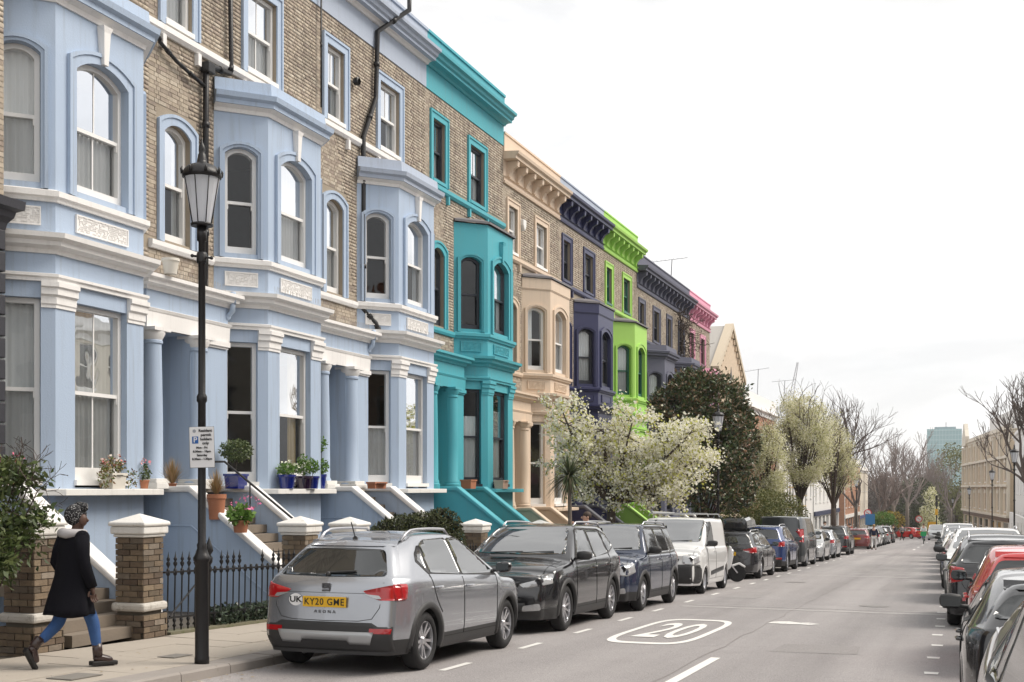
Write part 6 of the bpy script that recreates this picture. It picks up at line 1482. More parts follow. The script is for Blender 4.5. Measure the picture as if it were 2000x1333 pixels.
# far woodland reads as one mass of twigs and fresh leaves
rng = np.random.default_rng(5); L_ = []
for i in range(46):
    y = rng.uniform(300, 420); px = rng.uniform(1640, 1905); h = rng.uniform(9, 17) * (1 if px < 1850 else .8); c_ = world_at(px, 1000, y); L_.append(((c_.x, y, gz(y) + h * .5), (rng.uniform(3, 6), 4, h * .55)))
P, U = blob_points(L_, 42000, rng, .1); leaf_cloud('far_woodland', P, np.array([0, 0, .8]), .9, leaf_mat('far twig haze', [(.13, .10, .092), (.16, .13, .115), (.10, .085, .08), (.15, .135, .10)], .95), None, 'stuff', aspect=.22, rng=rng)['label'] = 'brown leafless woodland closing the far end of the street'
def leafy(px, py, y, r3, label, m, n, size, seed, name='leafy_tree', trunk=True, cat='tree', lobes_=None, x=None):
    c_ = world_at(px, py, y)
    if x is not None: c_.x = x
    r = thing(name, label, cat, (c_.x, y, gz(y) + .1)); rng = np.random.default_rng(seed); cc_ = Vector((0, 0, c_.z - r.location.z)); lb = lobes_ or [(tuple(cc_), r3), (tuple(cc_ + Vector((r3[0] * .5, 0, -r3[2] * .4))), tuple(v * .7 for v in r3)), (tuple(cc_ + Vector((-r3[0] * .5, 0, -r3[2] * .5))), tuple(v * .7 for v in r3))]
    if trunk: b = MB(); b.tube([(0, 0, -.1), (0, 0, cc_.z)], .12 * max(1, r3[2] / 2), 6, r1=.05); b.build('trunk', bark, r)
    P, U = blob_points(lb, n, rng, .5); P, U = clumpy(P, U, 2.2 / max(r3), -.25, seed)
    leaf_cloud('crown' if trunk else 'foliage', P, U * .8, size, m, r, rng=rng); return r
leafy(1868, 950, 262, (6, 5, 9), 'yellow green budding tree right of the far woodland', leaf_mat('bud green', [(.16, .17, .05), (.2, .2, .08), (.12, .13, .05)], .8), 9000, .5, 61)
leafy(1790, 985, 240, (4.5, 4, 5), 'dark green rounded tree at the end of the road', leaf_mat('deep green', [(.05, .06, .025), (.08, .09, .04), (.035, .045, .02)], .8), 7000, .45, 62)
leafy(1815, 1000, 236, (1.6, 1.6, 5.5), 'slim pale blossoming tree at the end of the road', pear, 3500, .35, 63)
leafy(1740, 1014, 170, (1.7, 1.3, 1.0), 'yellow forsythia bush at the far left corner', leaf_mat('forsythia', [(.45, .32, .05), (.36, .28, .06), (.18, .18, .06)], .8), 2600, .25, 64, 'forsythia_bush', False, 'bush')
leafy(1726, 1014, 160, (1.4, 1.3, .9), 'fresh green bush left of the forsythia', green_l, 2600, .22, 65, 'green_bush', False, 'bush')
leafy(1978, 985, 52, (.9, 1.6, .9), 'bright green garden shrub at the right picture edge', green_l, 5000, .09, 66, 'green_shrub', False, 'bush', x=4.3)
for i, (px, y, lb) in enumerate(((1455, 50, 'olive green shrub in the garden under the magnolia'), (1490, 55, 'yellowish shrub behind the blue SUV'), (1525, 60, 'olive shrub behind the dark van'))):
    leafy(px, 985 + i * 4, y, (1.1, 1.3, .8), lb, olive_l, 5000, .1, 70 + i, 'garden_shrub', False, 'bush')
# clipped hedge behind the silver car
HG = thing('clipped_hedge', 'clipped evergreen hedge showing above the silver car roof', 'hedge', (-10.6, 19.8, gz(20) + .1)); rng = np.random.default_rng(81)
hl_ = [(tuple(world_at(px, py, yy) - HG.location), r) for px, py, yy, r in ((765, 1045, 20.6, (.4, .5, .28)), (790, 1042, 21, (.4, .6, .36)), (830, 1038, 21.8, (.45, .6, .38)), (862, 1034, 22.4, (.4, .5, .42)), (868, 1060, 22.4, (.4, .5, .5)), (800, 1070, 21, (.5, .9, .4)), (745, 1058, 20.2, (.3, .4, .22)))]
P, U = blob_points(hl_, 16000, rng, .8); leaf_cloud('foliage', P, U * 1.2, .045, hedge_l, HG, rng=rng)
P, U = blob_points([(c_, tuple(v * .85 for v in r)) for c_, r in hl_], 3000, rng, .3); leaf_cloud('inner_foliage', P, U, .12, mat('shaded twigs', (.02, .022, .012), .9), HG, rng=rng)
# bush at the left edge
BU = thing('leafy_shrub', 'dark glossy leaved shrub spilling over the wall at the left edge', 'bush', (-9.95, 10.2, gz(10) + .1)); rng = np.random.default_rng(82)
bl_ = [(tuple(world_at(px - 22, py, yy) - BU.location), r) for px, py, yy, r in ((5, 985, 10.3, (.3, .4, .26)), (45, 1000, 10.4, (.22, .3, .18)), (20, 1050, 10.2, (.3, .4, .2)), (-5, 1090, 10.0, (.34, .4, .26)), (42, 1075, 10.3, (.18, .3, .16)), (70, 935, 10.5, (.15, .2, .12)), (95, 1015, 10.5, (.12, .2, .07)), (20, 940, 10.3, (.25, .3, .2)), (60, 915, 10.4, (.12, .15, .1)), (95, 960, 10.5, (.1, .15, .06)), (88, 925, 10.5, (.08, .1, .05)))]
P, U = blob_points(bl_, 1500, rng, .3); P, U = clumpy(P, U, 3.6, -.05, 3); Q, QU = spray(P * 1.0, U, 5, .06, rng); leaf_cloud('foliage', Q, QU * .6, .085, evergr, BU, rng=rng, aspect=.45)
b = MB(); rr = random.Random(9)
for c_, r in bl_: b.tube([(0, .1, -.1), tuple(Vector(c_) * .5), c_], .02, 5, r1=.006); [recursive(b, Vector(c_), Vector((rr.gauss(0, 1), rr.gauss(0, 1), rr.gauss(0, 1))).normalized(), .2, .007, 2, rr, .6, .1, None, 3, 2, .2, .003) for _ in range(3)]
b.build('stems', bark, BU)
# ivy at the foot of the railings
IV = thing('ivy', 'low trimmed ivy growing under the spiked railings', 'ivy', (-9.85, 14.2, gz(14.2) + .12)); rng = np.random.default_rng(83)
n = 4200; P = np.stack([rng.uniform(-.22, .2, n), rng.uniform(.5, 3.0, n), rng.uniform(.0, .26, n) - K * 1.5 * 0], 1); P[:, 2] += -K * P[:, 1] + .03; leaf_cloud('foliage', P, np.array([.8, -.5, .3]), .05, leaf_mat('ivy leaf', [(.03, .05, .03), (.06, .085, .05), (.10, .13, .09), (.02, .035, .02)], .35), IV, rng=rng, aspect=.85)
# pots and planters on slabs and steps
terra = mat('terracotta', (.42, .17, .09), .8, var=.25, vscale=9, stain=((.5, .38, .3), 8, .62)); bluep = mat('cobalt glaze', (.006, .016, .17), .12, coat=.8); plum = mat('plum glaze', (.02, .008, .03), .15, coat=.8)
soil = mat('soil', (.04, .03, .022), .95)
def pot(pos, r, h, m, label, plant=None, taper=.78, box=None, cat='plant pot'):
    o = thing('plant_pot' if not box else 'planter', label, cat, pos); b = MB()
    if box: b.taper(0, 0, 0, h, box[0] * .88, box[1] * .88, box[0], box[1]); b.box(-box[0] - .012, box[0] + .012, -box[1] - .012, box[1] + .012, h - .04, h)
    else: b.lathe([(r * taper, 0), (r * .95, h * .75), (r, h * .82), (r * 1.08, h * .83), (r * 1.08, h), (r * .95, h), (r * .9, h * .9)], n=20)
    b.build('pot', m, o, smooth=35)
    b = MB(); b.lathe([(.01, h - .02), ((box[1] if box else r) * .88, h - .03)], n=12); b.build('soil', soil, o)
    if plant: plant(o, h)
    return o
def pl_leaf(lob, n, size, m, seed, asp=.5, extra=None):
    def f(o, h):
        rng = np.random.default_rng(seed); P, U = blob_points([((c_[0], c_[1], c_[2] + h), r) for c_, r in lob], n, rng, .3); leaf_cloud('foliage', P, U * .7, size, m, o, rng=rng, aspect=asp)
        b = MB(); 
        for c_, r in lob: b.tube([(0, 0, h - .03), (c_[0], c_[1], c_[2] + h)], .006, 4)
        b.build('stem', bark, o)
        if extra: extra(o, h, rng)
    return f
def flowers(cols, lob, n, size):
    def f(o, h, rng):
        P, U = blob_points([((c_[0], c_[1], c_[2] + h), r) for c_, r in lob], n, rng, .8); leaf_cloud('flowers', P, U, size, leaf_mat('flower %s' % str(cols[0]), cols, .7), o, 'stuff', rng=rng, aspect=.9)
    return f
def at(px, py, t):   # world point seen at this pixel on the plane x = -t
    D_ = 1870 - px; f = 2400; a = math.atan(870 / f); c = math.cos(a); y = f * t / c / c / D_ - t * math.tan(a); return Vector((-t, y, 1.66 + (955 - py) * (y * c + t * math.sin(a)) / f))
redwhite = [(.6, .02, .03), (.75, .7, .6), (.5, .05, .06)]
q = at(222, 943, 12.12); pot((q.x, q.y, 1.66), .14, .24, mat('cream pot', (.72, .68, .6), .7, var=.15, vscale=8), 'cream planter with red and white flowers on the first blue slab', pl_leaf([((0, -.02, .1), (.14, .26, .13)), ((.1, -.3, -.06), (.1, .16, .16)), ((.1, .3, -.08), (.08, .12, .14))], 620, .05, leaf_mat('mixed leaf', [(.08, .13, .03), (.16, .2, .05), (.25, .16, .06), (.12, .05, .03)], .6), 90, extra=flowers(redwhite, [((0, 0, .2), (.12, .24, .08))], 40, .045)), box=(.11, .17))
q = at(280, 943, 12.3); pot((q.x, q.y, 1.66), .09, .14, terra, 'small pot of pink flowers beside the first round blue column', pl_leaf([((0, 0, .12), (.1, .12, .16))], 260, .05, evergr, 91, extra=flowers([(.6, .15, .2), (.7, .5, .45)], [((0, 0, .24), (.1, .1, .08))], 24, .05)))
q = at(20, 925, 12.3); pot((q.x, q.y, 1.66), .12, .16, terra, 'pot of red flowers at the left edge window', pl_leaf([((0, 0, .15), (.15, .25, .14))], 420, .06, evergr, 92, extra=flowers([(.6, .05, .1), (.7, .2, .3)], [((0, 0, .26), (.12, .2, .06))], 22, .06)))
def grass_plume(o, h):
    b = MB(); rr = random.Random(h * 100)
    for i in range(420):
        a = rr.uniform(0, 6.28); sp = abs(rr.gauss(0, .5)); L = rr.uniform(.28, .5); d = Vector((math.cos(a) * sp, math.sin(a) * sp, 1)).normalized(); sd = d.cross(Vector((0, 0, 1))).normalized() * .0035 if sp > 0.02 else Vector((.0035, 0, 0))
        pts = [Vector((0, 0, h - .02)) + d * L * t + Vector((0, 0, -.12 * t * t * sp)) for t in (0, .5, 1)]; b.add([pts[0] - sd, pts[0] + sd, pts[1] + sd, pts[1] - sd, pts[2]], [(0, 1, 2, 3), (3, 2, 4)])
    b.build('grass_plume', leaf_mat('dry grass', [(.42, .26, .14), (.5, .34, .2), (.22, .2, .07), (.36, .2, .1)], .8), o)
q = at(337, 946, 12.0); pot((q.x, q.y, 1.70), .07, .05, terra, 'tuft of straw coloured grass on the near stoop wall, left of the lamp post', grass_plume)
q = at(423, 1000, 11.55); pot((q.x, q.y, 1.15), .15, .42, terra, 'tall terracotta pot of straw coloured grass on the steps, right of the lamp post', grass_plume, taper=.8)
q = at(470, 1010, 10.9); pot((q.x, q.y, .95), .13, .2, terra, 'pink flowering plant in a pot low on the same steps', pl_leaf([((0, 0, .08), (.18, .18, .14))], 260, .1, green_l, 93, .7, flowers([(.7, .12, .3), (.75, .3, .45)], [((.05, .05, .3), (.22, .3, .12))], 40, .05)))
q = at(461, 943, 12.28); pot((q.x, q.y, 1.66), .17, .27, bluep, 'square blue glazed pot holding a round topped box tree', pl_leaf([((0, 0, .42), (.3, .3, .2))], 1500, .05, evergr, 94), box=(.15, .16))
q = at(560, 955, 12.1); pot((q.x, q.y, 1.66), .17, .27, bluep, 'blue glazed pot with white flowers, left of three in a row', pl_leaf([((0, 0, .1), (.16, .2, .12))], 380, .06, green_l, 95, extra=flowers([(.78, .78, .7), (.7, .75, .5)], [((0, .1, .16), (.15, .2, .1))], 60, .05)))
q = at(593, 955, 12.1); pot((q.x, q.y, 1.66), .18, .25, plum, 'dark plum glazed pot, middle of three in a row', pl_leaf([((0, 0, .17), (.15, .18, .16)), ((0, -.05, .32), (.08, .08, .1))], 420, .06, green_l, 96, extra=flowers([(.78, .78, .7), (.7, .75, .5)], [((0, 0, .2), (.15, .15, .12))], 50, .05)))
q = at(609, 955, 12.0); pot((q.x, q.y + .03, 1.66), .13, .25, bluep, 'blue glazed pot at the right end of three in a row', pl_leaf([((0, 0, .2), (.12, .14, .14))], 260, .06, green_l, 97))
q = at(628, 950, 12.35); pot((q.x, q.y, 1.66), .1, .3, bluep, 'narrow blue pot with a leggy plant beside the second porch', pl_leaf([((0, 0, .16), (.14, .14, .14)), ((0, 0, .62), (.09, .1, .16))], 340, .07, green_l, 98))
q = at(736, 951, 12.1); pot((q.x, q.y, 1.66), .1, .15, terra, 'long empty terracotta window box on the third blue slab', None, box=(.1, .3))
q = at(915, 960, 12.1); pot((q.x, q.y, 1.66), .1, .24, terra, 'square terracotta pot on the turquoise ledge, left one', None, box=(.15, .2))
q = at(979, 960, 12.1); pot((q.x, q.y, 1.66), .1, .24, mat('pale terracotta', (.62, .42, .32), .8, var=.15, vscale=6), 'pale square pot on the turquoise ledge, right one', None, box=(.14, .22))
q = at(333, 543, 12.45); pot((q.x, q.y, 5.27), .14, .26, mat('cream pot', (.72, .68, .6), .7), 'empty cream pot standing on the first porch cornice', None, taper=.72)
bn = thing('wheelie_bin', 'grey plastic bin with an orange label under the leafy shrub', 'bin', (-9.7, 9.85, gz(9.85) + .12)); b = MB(); b.taper(0, 0, 0, .62, .17, .17, .21, .21); b.build('bin_body', mat('bin grey', (.05, .055, .06), .5), bn, bevel=.02); b = MB(); b.box(.2, .225, -.14, .14, .42, .5); b.build('orange_label', mat('orange', (.5, .12, .03), .6), bn)
# ================================================================ buildings beyond the terrace and across the street
shop_glass = mat('far window glass', (.03, .035, .04), .08, spec=.8)
def block(name, label, A, B, depth, zb, zt, wallm, rows, ncol, trimm=white_paint, roofm=None, win=(.9, 1.5), ground=None, cat='building', chimneys=0, frame=white_wood, par=.5, group=None, sidewin=0, quoins=False):
    """a block whose front runs from A to B (x, y), front on the left hand side going A->B is the inside; rows = sill heights above zb"""
    A = Vector(A); B = Vector(B); d = (B - A).normalized(); L = (B - A).length; ang = math.atan2(d.y, d.x) - math.pi / 2
    r = thing(name, label, cat, (A.x, A.y, zb), ang, group); H = zt - zb; cw = L / ncol; ops = []
    for z in rows:
        for i in range(ncol): u = cw * (i + .5); ops.append((u - win[0] / 2, u + win[0] / 2, z, z + win[1], 0))
    gops = []
    if ground:
        for i in range(ncol): u = cw * (i + .5); gops.append((u - cw * .36, u + cw * .36, .5, 2.7, 0))
    b = MB(); b.panel((0, 0), (0, L), -1, H, ops + gops, .18)
    b.add([(0, 0, -1), (-depth, 0, -1), (-depth, 0, H), (0, 0, H), (0, L, -1), (-depth, L, -1), (-depth, L, H), (0, L, H)], [(0, 1, 2, 3), (4, 7, 6, 5), (1, 5, 6, 2)]); b.build('wall', wallm, r)
    b = MB()
    for (u0, u1, z0, z1, _) in ops + gops:
        q = MB(); x = -.15
        q.box(x, x + .05, u0, u0 + .07, z0, z1); q.box(x, x + .05, u1 - .07, u1, z0, z1); q.box(x, x + .05, u0 + .07, u1 - .07, z0, z0 + .09); q.box(x, x + .05, u0 + .07, u1 - .07, z1 - .07, z1); q.box(x, x + .045, u0 + .07, u1 - .07, (z0 + z1) / 2 - .03, (z0 + z1) / 2 + .03)
        if z0 > 1: q.box(.0, .1, u0 - .12, u1 + .12, z0 - .14, z0 - .02)
        w = q.build('window', frame, r); q = MB(); q.add([(x + .01, u0 + .03, z0 + .03), (x + .01, u1 - .03, z0 + .03), (x + .01, u1 - .03, z1 - .03), (x + .01, u0 + .03, z1 - .03)], [(0, 1, 2, 3)]); q.build('pane', shop_glass, w)
    b = MB(); b.sweep([(-depth * .3, 0), (0, 0), (0, L), (-depth * .3, L)], [(0, H - .45), (.08, H - .43), (.1, H - .2), (.3, H - .1), (.3, H), (-.2, H + .03)]); b.build('cornice', trimm, r)
    b = MB(); b.box(-.3, .02, 0, L, H + .02, H + par); b.build('parapet', trimm, r)
    if ground: b = MB(); b.box(.0, .14, .05, L - .05, 2.8, 3.25); b.build('shop_fascia', ground, r)
    if quoins:
        for i in range(int(H / .4)):
            b = MB(); b.box(0, .05, 0.0 if i % 2 else -.0, .45 if i % 2 else .3, i * .4 + .02, i * .4 + .38); b.build('quoin_block', trimm, r)
    b = MB()
    if roofm: b.add([(-.3, 0, H + .0), (-.3, L, H), (-depth, L, H), (-depth, 0, H), (-depth / 2, L * .5 - .01, H + 2.6), (-depth / 2, L * .5 + .01, H + 2.6)], [(0, 1, 5, 4), (1, 2, 5), (2, 3, 4, 5), (3, 0, 4)])
    else: b.box(-depth, -.3, 0, L, H - .1, H + .05)
    b.build('roof', roofm or lead, r)
    for i in range(chimneys):
        u = L * (i + .5) / chimneys; b = MB(); b.box(-depth * .35, -depth * .35 + .7, u - .9, u + .9, H - .5, H + 1.3)
        st2 = b.build('chimney', brick_flat, r)
        for k_ in range(4): q = MB(); q.lathe([(.12, H + 1.3), (.1, H + 1.75), (.13, H + 1.78)], (-depth * .35 + .35, u - .65 + .43 * k_, 0), 8); q.build('chimney_pot', mat('terracotta', (.42, .17, .09), .8), st2)
    return r
def brick_tex(name, c1, c2, mort):
    m = bpy.data.materials.new(name); m.use_nodes = True; nt = m.node_tree; p = nt.nodes['Principled BSDF']; p.inputs['Roughness'].default_value = .9
    tcn = N_(nt, 'ShaderNodeTexCoord'); sep = N_(nt, 'ShaderNodeSeparateXYZ'); nt.links.new(tcn.outputs['Object'], sep.inputs[0]); ad = N_(nt, 'ShaderNodeMath', operation='ADD'); nt.links.new(sep.outputs['X'], ad.inputs[0]); nt.links.new(sep.outputs['Y'], ad.inputs[1])
    cb = N_(nt, 'ShaderNodeCombineXYZ'); nt.links.new(ad.outputs[0], cb.inputs[0]); nt.links.new(sep.outputs['Z'], cb.inputs[1])
    bt = N_(nt, 'ShaderNodeTexBrick', i_Scale=1.0); bt.inputs['Brick Width'].default_value = .225; bt.inputs['Row Height'].default_value = .075; bt.inputs['Mortar Size'].default_value = .008; bt.inputs['Color1'].default_value = c1 + (1,); bt.inputs['Color2'].default_value = c2 + (1,); bt.inputs['Mortar'].default_value = mort + (1,)
    nt.links.new(cb.outputs[0], bt.inputs['Vector']); nt.links.new(bt.outputs['Color'], p.inputs['Base Color']); return m
brick_flat = brick_tex('far stock brick', (.38, .27, .17), (.26, .18, .12), (.3, .27, .22)); red_brick = brick_tex('far red brick', (.42, .19, .10), (.32, .14, .08), (.35, .28, .22)); tan_brick = brick_tex('far tan brick', (.60, .46, .33), (.52, .40, .28), (.5, .44, .36)); gold_brick = brick_tex('far gold brick', (.66, .54, .40), (.58, .47, .34), (.55, .49, .4))
cream = stucco('cream stucco', (.68, .62, .52)); whites = stucco('white stucco house', (.76, .75, .73)); ochre = stucco('ochre stucco', (.62, .44, .12)); greyw = stucco('pale grey stucco', (.55, .56, .58)); slate = mat('slate', (.09, .085, .09), .6, var=.2, vscale=6); tile_b = mat('brown tiles', (.14, .09, .07), .8, var=.3, vscale=5)
# gabled hall past the pink house
hall = thing('gabled_hall', 'tan brick gabled hall with lancet window beyond the pink topped house', 'hall', (-13.0, 70.6, gz(70))); zb = gz(70); hz = 8.6 - zb; az = 11.35 - zb; W_ = 9.0; b = MB()
b.prism([(0, -1), (W_, -1), (W_, hz), (W_ / 2, az - .1), (0, hz)], 'x', -12, 0); b.build('wall', tan_brick, hall)
for (ya, za, yb, zb_) in ((-.35, hz - .2, W_ / 2, az + .1), (W_ + .35, hz - .2, W_ / 2, az + .1)):
    q = MB(); q.prism([(ya, za), (yb, zb_), (yb, zb_ + .18), (ya, za + .18)], 'x', -12.2, -.35); q.build('roof', mat('pale slates', (.42, .40, .37), .8, var=.2, vscale=5), hall)
    q = MB(); q.prism([(ya, za - .05), (yb, zb_ - .05), (yb, zb_ + .3), (ya, za + .3)], 'x', -.349, .16); q.build('gable_coping', mat('hall coping', (.55, .47, .36), .8, var=.15, vscale=5), hall)
    for i in range(9): t = (i + .5) / 9; q = MB(); y_ = ya + (yb - ya) * t; z_ = za + (zb_ - za) * t; q.box(.0, .1, y_ - .12, y_ + .12, z_ - .42, z_ - .12); q.build('corbel', tan_brick, hall)
q = MB(); q.prism([(W_ / 2 - .25, 8.2), (W_ / 2 + .25, 8.2), (W_ / 2 + .25, 10.6), (W_ / 2, 11.1), (W_ / 2 - .25, 10.6)], 'x', -.1, .02); q.build('lancet_window', slate, hall)
for u in (1.6, 6.2): q = MB(); q.box(-.1, .02, u, u + 1.3, 3.5, 6.6); q.build('window', shop_glass, hall)
block('brick_building', 'red brick building with white parapet and chimney pots behind the tallest flowering tree', (-13.3, 82), (-13.3, 97), 9, gz(88), 7.3, red_brick, (3.6, 6.6), 5, chimneys=2, par=1.0)
block('stucco_house', 'white stucco house glimpsed behind the flowering trees', (-13.2, 98), (-13.2, 122), 9, gz(108), 4.9, whites, (.9, 3.9), 7, chimneys=1)
block('stucco_house', 'low white stucco house between the flowering trees and the shops', (-13.2, 123), (-13.2, 150), 9, gz(135), 3.6, whites, (.9, 4.2), 7, ground=mat('fascia navy', (.02, .03, .08), .5))
block('corner_shop', 'brick corner shop with white quoins, white ground floor and brown hipped roof', (-13.4, 160), (-13.4, 186), 10, gz(172), 5.2, red_brick, (4.2, 7.0), 6, roofm=tile_b, ground=whites, quoins=True, par=.5)
block('corner_shop', 'pale rendered shop at the junction, navy shopfront', (-14.0, 190), (-14.0, 212), 10, gz(200), 4.6, cream, (4.0, 7.0), 5, ground=mat('fascia blue', (.04, .06, .2), .5))
ms = thing('roof_mast', 'rooftop phone mast cluster above the brown hipped roof', 'phone mast', (-19, 185, 6.5)); b = MB(); b.box(-4, 4, -3, 3, -9, .8); b.build('lift_house', brick_flat, ms)
for i in range(7): q = MB(); x = -3.2 + i * 1.05; q.tube([(x, 0, .8), (x, 0, 3.2 + (i % 3) * .5)], .09, 6); q.box(x - .2, x + .2, -.15, .1, 1.8 + (i % 2) * .5, 3.1 + (i % 3) * .3); q.build('antenna', mat('mast grey', (.3, .31, .33), .6), ms)
for (px, py, y, h, lb) in ((1478, 775, 92, 3.4, 'spindly television aerial on the chimney left of the flowering trees'), (1530, 770, 100, 1.8, 'smaller television aerial above the flowering trees'), (1308, 545, 60, 1.6, 'television aerial on the slate grey roof')):
    p = world_at(px, py, y); o = thing('television_aerial', lb, 'aerial', tuple(p)); o.location.x -= 0; b = MB(); b.tube([(0, 0, -1.2), (.12, 0, h * .6)], .025, 5); b.tube([(-.9, 0, h * .55), (.9, 0, h * .62)], .015, 4)
    for i in range(9): x = -.85 + .21 * i; b.tube([(x, -.2, h * .58 + .008 * i), (x, .2, h * .58 + .008 * i)], .01, 3)
    b.build('mast', mat('aerial grey', (.22, .22, .24), .6), o)
# right-hand side far buildings
r = block('ornate_building', 'ornate golden brick corner building with pale gabled bays on the right', (.9, 205), (5.6, 152), 12, gz(175), 8.6, gold_brick, (4.0, 7.6, 10.6), 8, trimm=cream, ground=mat('fascia brown', (.12, .06, .03), .5), roofm=slate, win=(1.3, 2.1))
for i in range(1):
    q = MB(); u = 4 + i * 20; q.prism([(u - 2.6, 13.2), (u + 2.6, 13.2), (u + 2.6, 14.6), (u + 1.4, 15.6), (u + .5, 16.6), (u - .5, 16.6), (u - 1.4, 15.6), (u - 2.6, 14.6)], 'x', -.2, .35); q.build('gable', cream, r)
for i in range(9): q = MB(); u = .3 + i * 6.62; q.box(.0, .32, u, u + .6, 3.5, 13.0); q.build('pilaster', cream, r)
for z_ in (3.3, 6.9, 10.2): q = MB(); q.box(.0, .42, 0, 53.7, z_, z_ + .28); q.build('string_course', cream, r)
for i in range(8):
    for z_, hgt in ((4.0, 2.1), (7.6, 2.1), (10.6, 2.1)): q = MB(); u = 6.72 * (i + .5); q.prism([(u - .95, z_ + hgt), (u + .95, z_ + hgt), (u + .8, z_ + hgt + .25), (u, z_ + hgt + .55), (u - .8, z_ + hgt + .25)], 'x', .0, .2); q.build('window_head', cream, r)
q = MB(); q.box(-8, -.5, 30, 53.6, 13.6, 15.8); q.build('attic', whites, r)
# the builder turns the front towards the road: reversed run A->B keeps the outward side on the left
block('stucco_house', 'pale stucco villa half behind the bare tree at the right edge', (6.0, 148), (6.0, 96), 10, gz(120), 7.4, whites, (1.2, 4.6, 7.6), 9, chimneys=2)
gw = thing('garden_wall', 'white garden wall and gate piers along the right pavement', 'wall', (4.9, 60, gz(60) + .1)); b = MB(); b.box(-.12, .12, 0, 70, -2.2, 1.0); b.build('wall_face', whites, gw)
for i in range(12): q = MB(); q.box(-.22, .22, 3 + i * 6 - .22, 3 + i * 6 + .22, -2.4, 1.7 - i * .16); q.build('pier', whites, gw)
OPP = [(whites, 'white stucco terrace house across the street'), (ochre, 'ochre yellow terrace house across the street'), (cream, 'cream terrace house across the street'), (brick_flat, 'bare stock brick terrace house across the street'), (greyw, 'pale grey terrace house across the street'), (whites, 'white terrace house beside the grey one across the street'), (pink, 'pink terrace house across the street'), (brick_flat, 'second brick terrace house across the street'), (cream, 'cream terrace house opposite the beige one'), (whites, 'last white terrace house across the street')]
for i, (m_, lb) in enumerate(OPP): block('terraced_house', lb, (9.6, -8 + 6.2 * (i + 1)), (9.6, -8 + 6.2 * i), 8, gz(6 * i) + .1, 9.6 - .15 * i, m_, (.9, 4.2, 7.2), 3, win=(1.1, 1.9), cat='house', chimneys=1)
# glass tower and crane
tw = thing('glass_tower', 'teal glass office tower rising above the far trees', 'office tower', (-8.5, 900, gz(900))); b = MB(); H_ = 43 - gz(900); b.box(-11.3, 11.3, 0, 20, 0, H_); b.build('facade', mat('teal haze-paled curtain wall', (.33, .55, .58), .35, spec=.6, var=.25, vscale=.15), tw)  # curtain wall colour is paled to imitate distance haze
for i in range(16): q = MB(); z = H_ - 1.2 - i * 3.3; q.box(-11.5, 11.5, -.3, -.01, z, z + .45); q.build('floor_band', mat('tower band', (.50, .66, .68), .4), tw)
for i in range(12): q = MB(); x = -11.3 + i * 2.05; q.box(x - .12, x + .12, -.5, -.31, 0, H_); q.build('mullion', mat('tower band', (.50, .66, .68), .4), tw)
q = MB(); q.box(-6.5, 7.5, 4, 16, H_, H_ + 1.6); q.build('plant_room', mat('tower top', (.25, .33, .36), .6), tw); q = MB(); q.tube([(1, 8, H_), (1, 8, H_ + 5)], .25, 5); q.build('mast', mat('mast grey', (.3, .31, .33), .6), tw)
ck = thing('tower_crane', 'faint pale crane jib leaning above the flowering trees', 'crane', tuple(world_at(1543, 790, 420))); b = MB(); e = world_at(1558, 708, 420) - ck.location
b.tube([(-2, 0, -40), (0, 0, 0)], .7, 4); b.build('tower', mat('crane grey', (.5, .5, .52), .7), ck)
for sx in (-.7, .7): q = MB(); q.tube([(sx, 0, 0), (e.x + sx * .3, e.y, e.z)], .14, 4); q.build('jib_chord', mat('crane grey', (.5, .5, .52), .7), ck)
q = MB(); n = 18
for i in range(n): t = i / n; s_ = .7 * (1 - .7 * t) * (1 if i % 2 else -1); t2 = (i + 1) / n; s2 = .7 * (1 - .7 * t2) * (-1 if i % 2 else 1); q.tube([(e.x * t + s_, e.y * t, e.z * t), (e.x * t2 + s2, e.y * t2, e.z * t2)], .08, 3)
q.build('jib_lattice', mat('crane grey', (.5, .5, .52), .7), ck)
# scaffold seen behind the pear trees
sf = thing('scaffolding', 'tube scaffolding under the flowering trees beside the road', 'scaffold', (-11.6, 92, gz(92) + .1))
for i in range(6):
    for k_ in (0, 1.2): q = MB(); q.tube([(-k_, i * 2, 0), (-k_, i * 2, 4.5)], .04, 5); q.build('standard', mat('galvanised', (.4, .4, .4), .5, metal=.7), sf)
for z in (1.8, 3.6): q = MB(); q.box(-1.3, .1, -.3, 10.3, z, z + .06); q.build('boards', mat('scaffold boards', (.35, .26, .13), .9, var=.3, vscale=4), sf)
for z in (1.0, 2.8, 4.3): q = MB(); q.tube([(0, -.3, z), (0, 10.3, z)], .035, 5); q.build('ledger', mat('works yellow', (.8, .45, .03), .5), sf)
# ================================================================ people, scooter, roof box
skin_d = mat('dark skin', (.09, .045, .03), .5); skin_l = mat('light skin', (.55, .33, .24), .5)
def skinned(name, joints, edges, m, parent, sub=2, root=0, loc=None):
    me = bpy.data.meshes.new(name); names = list(joints); me.from_pydata([joints[k_][0] for k_ in names], [(names.index(a), names.index(b)) for a, b in edges], []); o = link(name, me, m, parent)
    md = o.modifiers.new('skin', 'SKIN'); md.use_smooth_shade = True
    lay = me.skin_vertices[0] if me.skin_vertices else None
    if lay is None:
        bm = bmesh.new(); bm.from_mesh(me); bm.verts.layers.skin.verify(); bm.to_mesh(me); bm.free(); lay = me.skin_vertices[0]
    for i, k_ in enumerate(names):
        r = joints[k_][1]; lay.data[i].radius = (r, r) if not isinstance(r, tuple) else r; lay.data[i].use_root = (i == root)
    s_ = o.modifiers.new('sub', 'SUBSURF'); s_.levels = sub; s_.render_levels = sub
    return o
